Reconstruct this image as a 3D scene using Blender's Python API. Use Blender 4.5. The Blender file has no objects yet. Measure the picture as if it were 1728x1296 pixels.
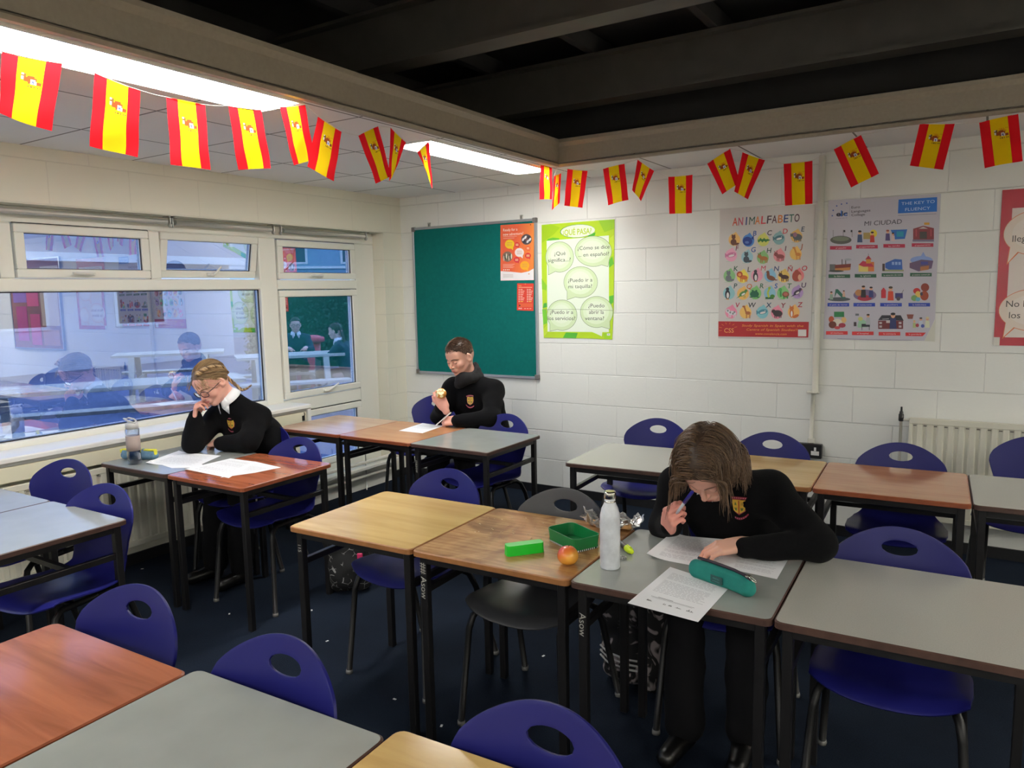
import bpy, math, random
import numpy as np
from mathutils import Vector, Matrix
PI = math.pi
random.seed(7)
C = bpy.context.scene.collection

# ------------------------------------------------------------------ camera
CAM = np.array([4.23349, -4.95510, 1.56229]); FOC = 1266.366
RX, RY, RZ = 0.122074, -0.0198756, -0.566475
_f = np.array([math.sin(RZ)*math.cos(RX), math.cos(RZ)*math.cos(RX), -math.sin(RX)])
_r = np.array([math.cos(RZ), -math.sin(RZ), 0.0]); _u = np.cross(_r, _f)
_r2 = _r*math.cos(RY) + _u*math.sin(RY); _u2 = -_r*math.sin(RY) + _u*math.cos(RY)
cam_data = bpy.data.cameras.new('camera')
cam_data.sensor_width = 36.0; cam_data.lens = FOC/1728*36; cam_data.clip_start = 0.02; cam_data.clip_end = 200
cam = bpy.data.objects.new('camera', cam_data); C.objects.link(cam)
cam.matrix_world = Matrix(((_r2[0], _u2[0], -_f[0], CAM[0]), (_r2[1], _u2[1], -_f[1], CAM[1]), (_r2[2], _u2[2], -_f[2], CAM[2]), (0, 0, 0, 1)))
bpy.context.scene.camera = cam

def at(u, v, axis, val):
    """world point seen at photo pixel (u,v) on the plane axis=val"""
    d = _f + _r2*(u-864)/FOC - _u2*(v-648)/FOC
    return CAM + (val-CAM[axis])/d[axis]*d

# ------------------------------------------------------------------ light, world, exposure
sc = bpy.context.scene
sc.view_settings.view_transform = 'Standard'; sc.view_settings.look = 'None'
sc.view_settings.gamma = 1.0; sc.view_settings.use_curve_mapping = False
sc.view_settings.exposure = 0.0
LAMP = 34.0            # radiance of the fluorescent diffusers
SKY = 6.5             # overcast dusk sky
world = bpy.data.worlds.new('overcast_sky'); sc.world = world; world.use_nodes = True
wn = world.node_tree; wn.nodes.clear()
w_out = wn.nodes.new('ShaderNodeOutputWorld'); w_bg = wn.nodes.new('ShaderNodeBackground')
w_tc = wn.nodes.new('ShaderNodeTexCoord'); w_sep = wn.nodes.new('ShaderNodeSeparateXYZ'); w_rmp = wn.nodes.new('ShaderNodeValToRGB')
w_rmp.color_ramp.elements[0].position = 0.42; w_rmp.color_ramp.elements[0].color = (0.16, 0.22, 0.34, 1)
w_rmp.color_ramp.elements[1].position = 0.75; w_rmp.color_ramp.elements[1].color = (0.66, 0.80, 1.0, 1)
w_m = wn.nodes.new('ShaderNodeMath'); w_m.operation = 'MULTIPLY_ADD'; w_m.inputs[1].default_value = 0.5; w_m.inputs[2].default_value = 0.5
wn.links.new(w_tc.outputs['Generated'], w_sep.inputs[0]); wn.links.new(w_sep.outputs['Z'], w_m.inputs[0])
wn.links.new(w_m.outputs[0], w_rmp.inputs[0]); wn.links.new(w_rmp.outputs[0], w_bg.inputs[0])
w_bg.inputs[1].default_value = SKY; wn.links.new(w_bg.outputs[0], w_out.inputs[0])

# ------------------------------------------------------------------ helpers
def s2l(c):
    return tuple(((x/12.92) if x <= 0.04045 else ((x+0.055)/1.055)**2.4) for x in c)
def rgb(r, g, b): return s2l((r/255, g/255, b/255))

MATS = {}
def mat(name, col, rough=0.6, metal=0.0, spec=0.5, noise=0.0, nscale=20.0, bump=0.0, bscale=60.0, coat=0.0, sheen=0.0, trans=0.0, alpha=1.0, emit=None, estr=0.0, attr=None, sss=0.0, bdist=0.01):
    if name in MATS: return MATS[name]
    m = bpy.data.materials.new(name); m.use_nodes = True; nt = m.node_tree
    b = nt.nodes['Principled BSDF']
    b.inputs['Base Color'].default_value = (*col, 1); b.inputs['Roughness'].default_value = rough
    b.inputs['Metallic'].default_value = metal; b.inputs['Specular IOR Level'].default_value = spec
    b.inputs['Coat Weight'].default_value = coat; b.inputs['Coat Roughness'].default_value = 0.08
    b.inputs['Transmission Weight'].default_value = trans; b.inputs['Alpha'].default_value = alpha
    if sheen: b.inputs['Sheen Weight'].default_value = sheen
    if sss: b.inputs['Subsurface Weight'].default_value = sss; b.inputs['Subsurface Radius'].default_value = (0.01, 0.004, 0.002)
    if emit: b.inputs['Emission Color'].default_value = (*emit, 1); b.inputs['Emission Strength'].default_value = estr
    tc = nt.nodes.new('ShaderNodeTexCoord'); src = None
    if attr:
        a = nt.nodes.new('ShaderNodeVertexColor'); a.layer_name = attr; src = a.outputs['Color']
    if noise:
        n = nt.nodes.new('ShaderNodeTexNoise'); n.inputs['Scale'].default_value = nscale; n.inputs['Detail'].default_value = 6
        nt.links.new(tc.outputs['Object'], n.inputs['Vector'])
        mr = nt.nodes.new('ShaderNodeMapRange'); mr.inputs['From Min'].default_value = 0.3; mr.inputs['From Max'].default_value = 0.7
        mr.inputs['To Min'].default_value = 1-noise; mr.inputs['To Max'].default_value = 1+noise
        nt.links.new(n.outputs['Fac'], mr.inputs['Value'])
        mx = nt.nodes.new('ShaderNodeVectorMath'); mx.operation = 'SCALE'
        if src: nt.links.new(src, mx.inputs[0])
        else: mx.inputs[0].default_value = col
        nt.links.new(mr.outputs[0], mx.inputs['Scale']); src = mx.outputs[0]
    if src: nt.links.new(src, b.inputs['Base Color'])
    if bump:
        n2 = nt.nodes.new('ShaderNodeTexNoise'); n2.inputs['Scale'].default_value = bscale; n2.inputs['Detail'].default_value = 4
        nt.links.new(tc.outputs['Object'], n2.inputs['Vector'])
        bp = nt.nodes.new('ShaderNodeBump'); bp.inputs['Strength'].default_value = bump; bp.inputs['Distance'].default_value = bdist
        nt.links.new(n2.outputs['Fac'], bp.inputs['Height']); nt.links.new(bp.outputs[0], b.inputs['Normal'])
    MATS[name] = m
    return m

def wood(name, c1, c2, rough=0.28, scale=3.0, ang=0.0, worn=0.0, dist=3.0):
    if name in MATS: return MATS[name]
    m = bpy.data.materials.new(name); m.use_nodes = True; nt = m.node_tree; b = nt.nodes['Principled BSDF']
    tc = nt.nodes.new('ShaderNodeTexCoord'); mp = nt.nodes.new('ShaderNodeMapping')
    mp.inputs['Rotation'].default_value = (0, 0, ang); mp.inputs['Scale'].default_value = (1.0*scale, 9.0*scale, 1)
    nt.links.new(tc.outputs['Object'], mp.inputs[0])
    n = nt.nodes.new('ShaderNodeTexNoise'); n.inputs['Scale'].default_value = 1.0; n.inputs['Detail'].default_value = 8; n.inputs['Distortion'].default_value = dist*0.25
    nt.links.new(mp.outputs[0], n.inputs['Vector'])
    r = nt.nodes.new('ShaderNodeValToRGB'); r.color_ramp.elements[0].position = 0.35; r.color_ramp.elements[0].color = (*c1, 1)
    r.color_ramp.elements[1].position = 0.66; r.color_ramp.elements[1].color = (*c2, 1)
    nt.links.new(n.outputs['Fac'], r.inputs[0]); out = r.outputs[0]
    if worn:
        n2 = nt.nodes.new('ShaderNodeTexNoise'); n2.inputs['Scale'].default_value = 4.5; n2.inputs['Detail'].default_value = 10; n2.inputs['Distortion'].default_value = 1.2
        nt.links.new(tc.outputs['Object'], n2.inputs['Vector'])
        r2 = nt.nodes.new('ShaderNodeValToRGB'); r2.color_ramp.elements[0].position = 0.42; r2.color_ramp.elements[0].color = (c1[0]*0.55, c1[1]*0.5, c1[2]*0.5, 1)
        r2.color_ramp.elements[1].position = 0.6; r2.color_ramp.elements[1].color = (1, 1, 1, 1)
        nt.links.new(n2.outputs['Fac'], r2.inputs[0])
        mx = nt.nodes.new('ShaderNodeMixRGB'); mx.blend_type = 'MULTIPLY'; mx.inputs[0].default_value = worn
        nt.links.new(out, mx.inputs[1]); nt.links.new(r2.outputs[0], mx.inputs[2]); out = mx.outputs[0]
    nt.links.new(out, b.inputs['Base Color']); b.inputs['Roughness'].default_value = rough
    MATS[name] = m
    return m

class MB:
    """collects shapes and links them as ONE mesh object"""
    def __init__(s): s.v = []; s.f = []; s.m = []; s.c = []; s.sm = []
    def add(s, vs, fs, mi=0, col=(1, 1, 1), smooth=False):
        o = len(s.v); s.v += [tuple(map(float, x)) for x in vs]
        for f in fs:
            s.f.append(tuple(i+o for i in f)); s.m.append(mi); s.c.append(col); s.sm.append(smooth)
        return s
    def box(s, lo, hi, mi=0, col=(1, 1, 1), M=None, bev=0.0):
        x0, y0, z0 = lo; x1, y1, z1 = hi
        if bev:
            b = min(bev, (x1-x0)/2.01, (y1-y0)/2.01, (z1-z0)/2.01); vs = []; idx = {}
            for i, X in enumerate((x0, x1)):
                for j, Y in enumerate((y0, y1)):
                    for k, Z in enumerate((z0, z1)):
                        sx, sy, sz = (1, -1)[i], (1, -1)[j], (1, -1)[k]
                        for a, p in enumerate(((X, Y+sy*b, Z+sz*b), (X+sx*b, Y, Z+sz*b), (X+sx*b, Y+sy*b, Z))):
                            idx[(i, j, k, a)] = len(vs); vs.append(p)
            fs = []
            for i in (0, 1): fs.append([idx[(i, 0, 0, 0)], idx[(i, 1, 0, 0)], idx[(i, 1, 1, 0)], idx[(i, 0, 1, 0)]])
            for j in (0, 1): fs.append([idx[(0, j, 0, 1)], idx[(1, j, 0, 1)], idx[(1, j, 1, 1)], idx[(0, j, 1, 1)]])
            for k in (0, 1): fs.append([idx[(0, 0, k, 2)], idx[(1, 0, k, 2)], idx[(1, 1, k, 2)], idx[(0, 1, k, 2)]])
            for i in (0, 1):
                for j in (0, 1): fs.append([idx[(i, j, 0, 0)], idx[(i, j, 1, 0)], idx[(i, j, 1, 1)], idx[(i, j, 0, 1)]])
                for k in (0, 1): fs.append([idx[(i, 0, k, 0)], idx[(i, 1, k, 0)], idx[(i, 1, k, 2)], idx[(i, 0, k, 2)]])
            for j in (0, 1):
                for k in (0, 1): fs.append([idx[(0, j, k, 1)], idx[(1, j, k, 1)], idx[(1, j, k, 2)], idx[(0, j, k, 2)]])
            for i in (0, 1):
                for j in (0, 1):
                    for k in (0, 1): fs.append([idx[(i, j, k, 0)], idx[(i, j, k, 1)], idx[(i, j, k, 2)]])
            cen = Vector(((x0+x1)/2, (y0+y1)/2, (z0+z1)/2)); g = []
            for f in fs:
                a, b2, c2 = (Vector(vs[f[q]]) for q in (0, 1, 2)); nn = (b2-a).cross(c2-a)
                g.append(f if nn.dot((a+b2+c2)/3-cen) > 0 else f[::-1])
            fs = g
        else:
            vs = [(x0, y0, z0), (x1, y0, z0), (x1, y1, z0), (x0, y1, z0), (x0, y0, z1), (x1, y0, z1), (x1, y1, z1), (x0, y1, z1)]
            fs = [(0, 3, 2, 1), (4, 5, 6, 7), (0, 1, 5, 4), (1, 2, 6, 5), (2, 3, 7, 6), (3, 0, 4, 7)]
        if M is not None: vs = [tuple(M @ Vector(p)) for p in vs]
        return s.add(vs, fs, mi, col)
    def tube(s, pts, r, n=10, mi=0, col=(1, 1, 1), cap=True, smooth=True, closed=False):
        P = [Vector(p) for p in pts]; k = len(P); R = r if isinstance(r, (list, tuple)) else [r]*k
        vs = []; prev = None
        for i in range(k):
            if closed: t = (P[(i+1) % k]-P[i-1])
            else: t = (P[min(i+1, k-1)]-P[max(i-1, 0)])
            t.normalize()
            if prev is None:
                a = Vector((0, 0, 1)) if abs(t.z) < 0.9 else Vector((1, 0, 0)); nn = t.cross(a).normalized()
            else:
                nn = (prev-t*prev.dot(t)); nn = nn.normalized() if nn.length > 1e-6 else t.orthogonal().normalized()
            prev = nn; bb = t.cross(nn)
            for j in range(n):
                an = 2*PI*j/n; vs.append(P[i]+(nn*math.cos(an)+bb*math.sin(an))*R[i])
        fs = []
        for i in range(k if closed else k-1):
            i2 = (i+1) % k
            for j in range(n): fs.append((i*n+j, i2*n+j, i2*n+(j+1) % n, i*n+(j+1) % n)[::-1])
        if cap and not closed: fs.append(tuple(range(n))); fs.append(tuple(range((k-1)*n, k*n))[::-1])
        return s.add(vs, fs, mi, col, smooth)
    def lathe(s, prof, c=(0, 0, 0), n=24, mi=0, col=(1, 1, 1), M=None, smooth=True):
        vs = []; k = len(prof)
        for (r, z) in prof:
            for j in range(n): vs.append((r*math.cos(2*PI*j/n), r*math.sin(2*PI*j/n), z))
        fs = [(i*n+j, i*n+(j+1) % n, (i+1)*n+(j+1) % n, (i+1)*n+j) for i in range(k-1) for j in range(n)]
        if prof[0][0] > 1e-6: fs.append(tuple(range(n))[::-1])
        if prof[-1][0] > 1e-6: fs.append(tuple(range((k-1)*n, k*n)))
        if M is not None: vs = [tuple(M @ Vector(p)) for p in vs]
        vs = [(p[0]+c[0], p[1]+c[1], p[2]+c[2]) for p in vs]
        return s.add(vs, fs, mi, col, smooth)
    def prism(s, poly, lo, hi, axis=2, mi=0, col=(1, 1, 1), M=None):
        """poly is 2D; extruded along axis"""
        n = len(poly)
        def P(a, b, h): return {2: (a, b, h), 1: (a, h, b), 0: (h, a, b)}[axis]
        vs = [P(a, b, lo) for a, b in poly]+[P(a, b, hi) for a, b in poly]
        fs = [tuple(range(n))[::-1], tuple(range(n, 2*n))]+[(i, (i+1) % n, n+(i+1) % n, n+i) for i in range(n)]
        if M is not None: vs = [tuple(M @ Vector(p)) for p in vs]
        return s.add(vs, fs, mi, col)
    def ell(s, c, r, n=16, m=10, mi=0, col=(1, 1, 1), M=None):
        vs = []
        for i in range(m+1):
            th = PI*i/m
            for j in range(n): vs.append((r[0]*math.sin(th)*math.cos(2*PI*j/n), r[1]*math.sin(th)*math.sin(2*PI*j/n), r[2]*math.cos(th)))
        fs = [(i*n+j, (i+1)*n+j, (i+1)*n+(j+1) % n, i*n+(j+1) % n) for i in range(m) for j in range(n)]
        if M is not None: vs = [tuple(M @ Vector(p)) for p in vs]
        vs = [(p[0]+c[0], p[1]+c[1], p[2]+c[2]) for p in vs]
        return s.add(vs, fs, mi, col, True)
    def build(s, name, mats, parent=None, loc=None, usecol=False, fixn=False, pos=None):
        me = bpy.data.meshes.new(name)
        o0 = Vector(loc) if loc is not None else Vector((0, 0, 0))
        me.from_pydata([tuple(Vector(p)-o0) for p in s.v], [], s.f)
        for mm in (mats if isinstance(mats, (list, tuple)) else [mats]): me.materials.append(mm)
        me.polygons.foreach_set('material_index', s.m); me.polygons.foreach_set('use_smooth', s.sm)
        if usecol:
            ca = me.color_attributes.new('Col', 'FLOAT_COLOR', 'CORNER'); buf = []
            for f, c in zip(s.f, s.c): buf += [*c, 1.0]*len(f)
            ca.data.foreach_set('color', buf)
        me.validate(); me.update()
        if fixn:
            import bmesh
            bm = bmesh.new(); bm.from_mesh(me); bmesh.ops.recalc_face_normals(bm, faces=bm.faces); bm.to_mesh(me); bm.free()
        o = bpy.data.objects.new(name, me); C.objects.link(o)
        if loc is not None: o.location = loc
        if pos is not None: o.location = pos
        if parent is not None: o.parent = parent
        return o

def tag(o, label=None, cat=None, group=None, kind=None):
    if label: o['label'] = label
    if cat: o['category'] = cat
    if group: o['group'] = group
    if kind: o['kind'] = kind
    return o
def thing(name, label, cat, loc=(0, 0, 0), rz=0.0, group=None):
    o = bpy.data.objects.new(name, None); C.objects.link(o); o.location = loc; o.rotation_euler = (0, 0, rz)
    o.empty_display_size = 0.1
    return tag(o, label, cat, group)
def struct(o): o['kind'] = 'structure'; return o
def copy_tree(o, parent=None):
    c = o.copy(); C.objects.link(c)
    if parent is not None: c.parent = parent
    for ch in list(o.children): copy_tree(ch, c)
    return c
def modif(o, kind, **k):
    m = o.modifiers.new(kind.lower(), kind)
    for a, b in k.items(): setattr(m, a, b)
    return o
def text_mesh(txt, size, align='CENTER', shear=0.0, space=1.0, bold=0.0):
    """2D triangles of a line of text, baseline at 0"""
    cu = bpy.data.curves.new('t', 'FONT'); cu.body = txt; cu.size = size; cu.align_x = align; cu.shear = shear; cu.space_character = space
    cu.resolution_u = 3; cu.offset = bold
    ob = bpy.data.objects.new('t', cu); C.objects.link(ob)
    dg = bpy.context.evaluated_depsgraph_get(); dg.update()
    me = bpy.data.meshes.new_from_object(ob.evaluated_get(dg))
    X0 = min([v.co.x for v in me.vertices], default=0)
    vs = [(min(max(v.co.x, -30), 30), min(max(v.co.y, -0.28), 0.95)) for v in me.vertices]; fs = [tuple(p.vertices) for p in me.polygons]
    bpy.data.objects.remove(ob); bpy.data.curves.remove(cu); bpy.data.meshes.remove(me)
    return vs, fs
# ================================================================== THE SETTING
ZC = 2.361; XR = 7.2; YF = -7.4
def wall_paint(name, c, x0=1.528, z0=0.045, axis='x', joint=0.55):
    m = bpy.data.materials.new(name); m.use_nodes = True; nt = m.node_tree; b = nt.nodes['Principled BSDF']
    tc = nt.nodes.new('ShaderNodeTexCoord'); sp = nt.nodes.new('ShaderNodeSeparateXYZ'); nt.links.new(tc.outputs['Object'], sp.inputs[0])
    def M(op, a, bb=None, cc=None):
        n = nt.nodes.new('ShaderNodeMath'); n.operation = op
        for i, q in enumerate((a, bb, cc)):
            if q is None: continue
            if isinstance(q, (int, float)): n.inputs[i].default_value = q
            else: nt.links.new(q, n.inputs[i])
        return n.outputs[0]
    H = sp.outputs['X'] if axis == 'x' else sp.outputs['Y']
    zr = M('DIVIDE', M('SUBTRACT', sp.outputs['Z'], z0), 0.225); row = M('FLOOR', zr); fz = M('FRACT', zr)
    par = M('FLOORED_MODULO', row, 2.0)
    hx = M('DIVIDE', M('SUBTRACT', M('SUBTRACT', H, x0), M('MULTIPLY', par, 0.225)), 0.45); fx = M('FRACT', hx)
    dz = M('MULTIPLY', M('MINIMUM', fz, M('SUBTRACT', 1.0, fz)), 0.225)
    dx = M('MULTIPLY', M('MINIMUM', fx, M('SUBTRACT', 1.0, fx)), 0.45)
    n = nt.nodes.new('ShaderNodeTexNoise'); n.inputs['Scale'].default_value = 2.3; n.inputs['Detail'].default_value = 2
    nt.links.new(tc.outputs['Object'], n.inputs['Vector'])
    wid = M('MULTIPLY_ADD', n.outputs['Fac'], 0.004, 0.0025)
    d = M('MINIMUM', dz, M('ADD', dx, 0.001)); g = M('DIVIDE', d, wid); g = M('MINIMUM', g, 1.0)      # 0 in joint .. 1 on block
    n2 = nt.nodes.new('ShaderNodeTexNoise'); n2.inputs['Scale'].default_value = 55; n2.inputs['Detail'].default_value = 5
    nt.links.new(tc.outputs['Object'], n2.inputs['Vector'])
    h = M('MULTIPLY_ADD', n2.outputs['Fac'], 0.22, g)
    bp = nt.nodes.new('ShaderNodeBump'); bp.inputs['Strength'].default_value = joint; bp.inputs['Distance'].default_value = 0.006
    nt.links.new(h, bp.inputs['Height']); nt.links.new(bp.outputs[0], b.inputs['Normal'])
    n3 = nt.nodes.new('ShaderNodeTexNoise'); n3.inputs['Scale'].default_value = 1.7; n3.inputs['Detail'].default_value = 5
    nt.links.new(tc.outputs['Object'], n3.inputs['Vector'])
    k = M('MULTIPLY_ADD', n3.outputs['Fac'], 0.08, 0.96); k = M('MULTIPLY', k, M('MULTIPLY_ADD', g, 0.14, 0.86))
    v = nt.nodes.new('ShaderNodeVectorMath'); v.operation = 'SCALE'; v.inputs[0].default_value = c; nt.links.new(k, v.inputs['Scale'])
    nt.links.new(v.outputs[0], b.inputs['Base Color']); b.inputs['Roughness'].default_value = 0.42
    return m
m_wall = wall_paint('painted_block_wall', rgb(230, 231, 226))
m_wall_l = wall_paint('painted_block_side_wall', rgb(224, 222, 206), x0=0.1, axis='y', joint=0.25)
m_upvc = mat('white_window_plastic', rgb(225, 225, 216), 0.35)
m_sill = mat('white_sill_paint', rgb(226, 226, 222), 0.3)
m_cream = mat('cream_paint', rgb(218, 214, 190), 0.4)
m_dark = mat('dark_roof_void', rgb(56, 54, 54), 0.9, noise=0.2, nscale=3)
m_beam = mat('dark_steel_beam', rgb(76, 72, 66), 0.6, noise=0.12, nscale=8)
m_trim = mat('beige_edge_trim', rgb(160, 148, 132), 0.45, noise=0.05, nscale=60)
m_skirt = mat('black_vinyl_skirting', rgb(28, 28, 30), 0.4)
m_black = mat('black_rubber', rgb(22, 22, 24), 0.5)

def carpet():
    m = bpy.data.materials.new('dark_blue_carpet'); m.use_nodes = True; nt = m.node_tree; b = nt.nodes['Principled BSDF']
    tc = nt.nodes.new('ShaderNodeTexCoord')
    n = nt.nodes.new('ShaderNodeTexNoise'); n.inputs['Scale'].default_value = 260; n.inputs['Detail'].default_value = 3
    n2 = nt.nodes.new('ShaderNodeTexNoise'); n2.inputs['Scale'].default_value = 2.5; n2.inputs['Detail'].default_value = 4
    for q in (n, n2): nt.links.new(tc.outputs['Object'], q.inputs['Vector'])
    r = nt.nodes.new('ShaderNodeValToRGB'); r.color_ramp.elements[0].position = 0.3; r.color_ramp.elements[0].color = (*rgb(13, 18, 27), 1)
    r.color_ramp.elements[1].position = 0.72; r.color_ramp.elements[1].color = (*rgb(29, 39, 54), 1)
    ad = nt.nodes.new('ShaderNodeMath'); ad.operation = 'MULTIPLY_ADD'; ad.inputs[1].default_value = 0.6
    sb = nt.nodes.new('ShaderNodeMath'); sb.operation = 'MULTIPLY'; sb.inputs[1].default_value = 0.4
    nt.links.new(n2.outputs['Fac'], sb.inputs[0]); nt.links.new(n.outputs['Fac'], ad.inputs[0]); nt.links.new(sb.outputs[0], ad.inputs[2])
    nt.links.new(ad.outputs[0], r.inputs[0]); nt.links.new(r.outputs[0], b.inputs['Base Color']); b.inputs['Roughness'].default_value = 0.95
    b.inputs['Specular IOR Level'].default_value = 0.1
    bp = nt.nodes.new('ShaderNodeBump'); bp.inputs['Strength'].default_value = 0.5; bp.inputs['Distance'].default_value = 0.004
    nt.links.new(n.outputs['Fac'], bp.inputs['Height']); nt.links.new(bp.outputs[0], b.inputs['Normal'])
    return m
def ceil_tile():
    m = bpy.data.materials.new('mineral_ceiling_tile'); m.use_nodes = True; nt = m.node_tree; b = nt.nodes['Principled BSDF']
    tc = nt.nodes.new('ShaderNodeTexCoord'); mp = nt.nodes.new('ShaderNodeMapping'); mp.inputs['Location'].default_value = (0.02, 0.545, 0)
    nt.links.new(tc.outputs['Object'], mp.inputs[0])
    br = nt.nodes.new('ShaderNodeTexBrick'); br.offset = 0.0; br.inputs['Scale'].default_value = 1.0
    br.inputs['Brick Width'].default_value = 0.6; br.inputs['Row Height'].default_value = 0.6; br.inputs['Mortar Size'].default_value = 0.006
    br.inputs['Mortar Smooth'].default_value = 0.3
    br.inputs['Color1'].default_value = (*rgb(238, 236, 234), 1); br.inputs['Color2'].default_value = (*rgb(232, 231, 230), 1); br.inputs['Mortar'].default_value = (*rgb(120, 118, 114), 1)
    nt.links.new(mp.outputs[0], br.inputs[0]); nt.links.new(br.outputs['Color'], b.inputs['Base Color'])
    n = nt.nodes.new('ShaderNodeTexNoise'); n.inputs['Scale'].default_value = 130; nt.links.new(tc.outputs['Object'], n.inputs['Vector'])
    bp = nt.nodes.new('ShaderNodeBump'); bp.inputs['Strength'].default_value = 0.25; bp.inputs['Distance'].default_value = 0.003
    nt.links.new(n.outputs['Fac'], bp.inputs['Height']); nt.links.new(bp.outputs[0], b.inputs['Normal']); b.inputs['Roughness'].default_value = 0.8
    return m
m_carpet = carpet(); m_ceil = ceil_tile()

struct(MB().box((-0.30, YF, -0.12), (XR+0.1, 0.3, 0.0)).build('floor', m_carpet))
struct(MB().box((-0.30, 0.0, 0.0), (XR+0.2, 0.3, 3.3)).build('wall_back', m_wall))
struct(MB().box((XR, YF, 0.0), (XR+0.2, 0.0, 3.3)).build('wall_right', m_wall_l))
struct(MB().box((-0.30, YF-0.2, 0.0), (XR+0.2, YF, 3.3)).build('wall_front', m_wall))
# window wall: opening y -5.6..-0.22, head 2.06
WY0, WY1, WH = -5.45, -0.225, 2.064
wl = MB()
wl.box((-0.30, YF, 0), (0, WY0, 3.3)); wl.box((-0.30, WY1, 0), (0, 0.0, 3.3)); wl.box((-0.30, WY0, WH), (0, WY1, 3.3))
wl.box((-0.30, WY0, 0), (0, -1.22, 0.755)); wl.box((-0.30, -1.22, 0), (-0.06, WY1, 0.17))
struct(wl.build('wall_left', m_wall_l))
# ceiling with a square opening up into the roof void
OX, OY = 1.86, -0.618; OX1, OY1 = 6.6, -6.0
ce = MB()
ce.box((0, OY, ZC), (XR, 0, ZC+0.015)); ce.box((0, YF, ZC), (OX, OY, ZC+0.015)); ce.box((OX1, YF, ZC), (XR, OY, ZC+0.015)); ce.box((OX, YF, ZC), (OX1, OY1, ZC+0.015))
struct(ce.build('ceiling', m_ceil))
rv = MB(); rv.box((0.0, YF, 3.1), (XR, 0, 3.15)); rv.box((0.0, YF, ZC+.016), (0.02, 0, 3.1)); rv.box((0.0, -0.02, ZC+.016), (XR, 0, 3.1)); rv.box((XR-0.02, YF, ZC+.016), (XR, 0, 3.1)); rv.box((0, YF, ZC+.016), (XR, YF+0.02, 3.1))
struct(rv.build('ceiling_void', m_dark))
# channel shaped edge frame round the opening
def channel(mb, p0, p1, inward):
    """runs p0->p1, profile offset along inward"""
    prof = [(0.02, ZC-0.012), (-0.004, ZC-0.012), (-0.012, ZC+0.002), (0.0, ZC+0.012), (0.0, ZC+0.112), (-0.018, ZC+0.135), (-0.018, ZC+0.155), (0.02, ZC+0.165)]
    vs = []; fs = []; n = len(prof)
    for P in (p0, p1):
        for a, z in prof: vs.append((P[0]-inward[0]*a, P[1]-inward[1]*a, z))
    for i in range(n): fs.append((i, (i+1) % n, n+(i+1) % n, n+i))
    fs += [tuple(range(n)), tuple(range(n, 2*n))[::-1]]
    mb.add(vs, fs)
for i, (a, b, iw) in enumerate((((OX, OY1, 0), (OX, OY, 0), (1, 0)), ((OX, OY, 0), (OX1, OY, 0), (0, -1)), ((OX1, OY, 0), (OX1, OY1, 0), (-1, 0)))):
    mb = MB(); channel(mb, a, b, iw); struct(mb.build('trim_%d' % (i+1), m_trim, fixn=True))
def ibeam(name, y, z0, x0=0.1, x1=XR-0.1, h=0.26, w=0.14):
    mb = MB(); mb.box((x0, y-w/2, z0), (x1, y+w/2, z0+0.018)); mb.box((x0, y-0.012, z0+0.018), (x1, y+0.012, z0+h)); mb.box((x0, y-w/2, z0+h), (x1, y+w/2, z0+h+0.018))
    return tag(struct(mb.build(name, m_beam)), 'dark steel roof beam seen up through the ceiling opening')
ibeam('ceiling_beam', -1.98+0.07, 2.70); ibeam('ceiling_beam', -0.70+0.07, 2.70); ibeam('ceiling_beam', -3.25, 2.70)
pj = MB()
for k in range(9): pj.box((0.6+k*0.75, YF+.1, 2.985), (0.65+k*0.75, -0.1, 3.09))
struct(pj.build('ceiling_joists', m_dark))
# skirtings
struct(MB().box((0, -0.012, 0), (XR, 0, 0.065)).build('baseboard_back', m_skirt))
struct(MB().box((0, YF, 0), (0.012, -1.25, 0.065)).box((-0.06, -1.22, 0.0), (-0.048, WY1, 0.02)).box((0, WY1, 0), (0.012, -0.012, 0.065)).build('baseboard_left', m_skirt))

# ------------------------------------------------------------------ the window
def glass_mat():
    m = bpy.data.materials.new('blue_film_glass'); m.use_nodes = True; nt = m.node_tree; nt.nodes.clear()
    o = nt.nodes.new('ShaderNodeOutputMaterial'); t = nt.nodes.new('ShaderNodeBsdfTransparent'); g = nt.nodes.new('ShaderNodeBsdfGlossy')
    g.inputs['Roughness'].default_value = 0.0; g.inputs['Color'].default_value = (0.95, 0.97, 1, 1)
    t.inputs['Color'].default_value = (0.57, 0.66, 0.83, 1)
    mx = nt.nodes.new('ShaderNodeMixShader'); lw = nt.nodes.new('ShaderNodeLayerWeight'); lw.inputs['Blend'].default_value = 0.25
    mr = nt.nodes.new('ShaderNodeMapRange'); mr.inputs['To Min'].default_value = 0.40; mr.inputs['To Max'].default_value = 0.85
    nt.links.new(lw.outputs['Fresnel'], mr.inputs['Value']); nt.links.new(mr.outputs[0], mx.inputs[0])
    nt.links.new(t.outputs[0], mx.inputs[1]); nt.links.new(g.outputs[0], mx.inputs[2]); nt.links.new(mx.outputs[0], o.inputs[0])
    return m
m_glass = glass_mat()
m_gasket = mat('black_window_gasket', rgb(30, 28, 30), 0.6)
m_metal = mat('brushed_metal', rgb(176, 176, 172), 0.35, metal=0.9)
FX0, FX1 = -0.185, -0.115       # frame depth
win = struct(thing('window_1', None, None)); del_keys = None
win['label'] = 'long white plastic framed window with blue tinted glass beside the tables'
fr = MB()
def fb(y0, y1, z0, z1, x0=FX0, x1=FX1, b=0.006): fr.box((x0, y0, z0), (x1, y1, z1), bev=b)
fb(WY0, WY1, 1.975, 2.064); fb(WY0, -1.39, 1.615, 1.685); fb(-1.24, -0.435, 1.610, 1.683)
fb(-0.445, WY1, 0.17, 1.975); fb(-1.392, -1.242, 0.17, 1.975); fb(-2.212, -2.138, 1.685, 1.975); fb(-3.05, -2.975, 1.685, 1.975)
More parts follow.
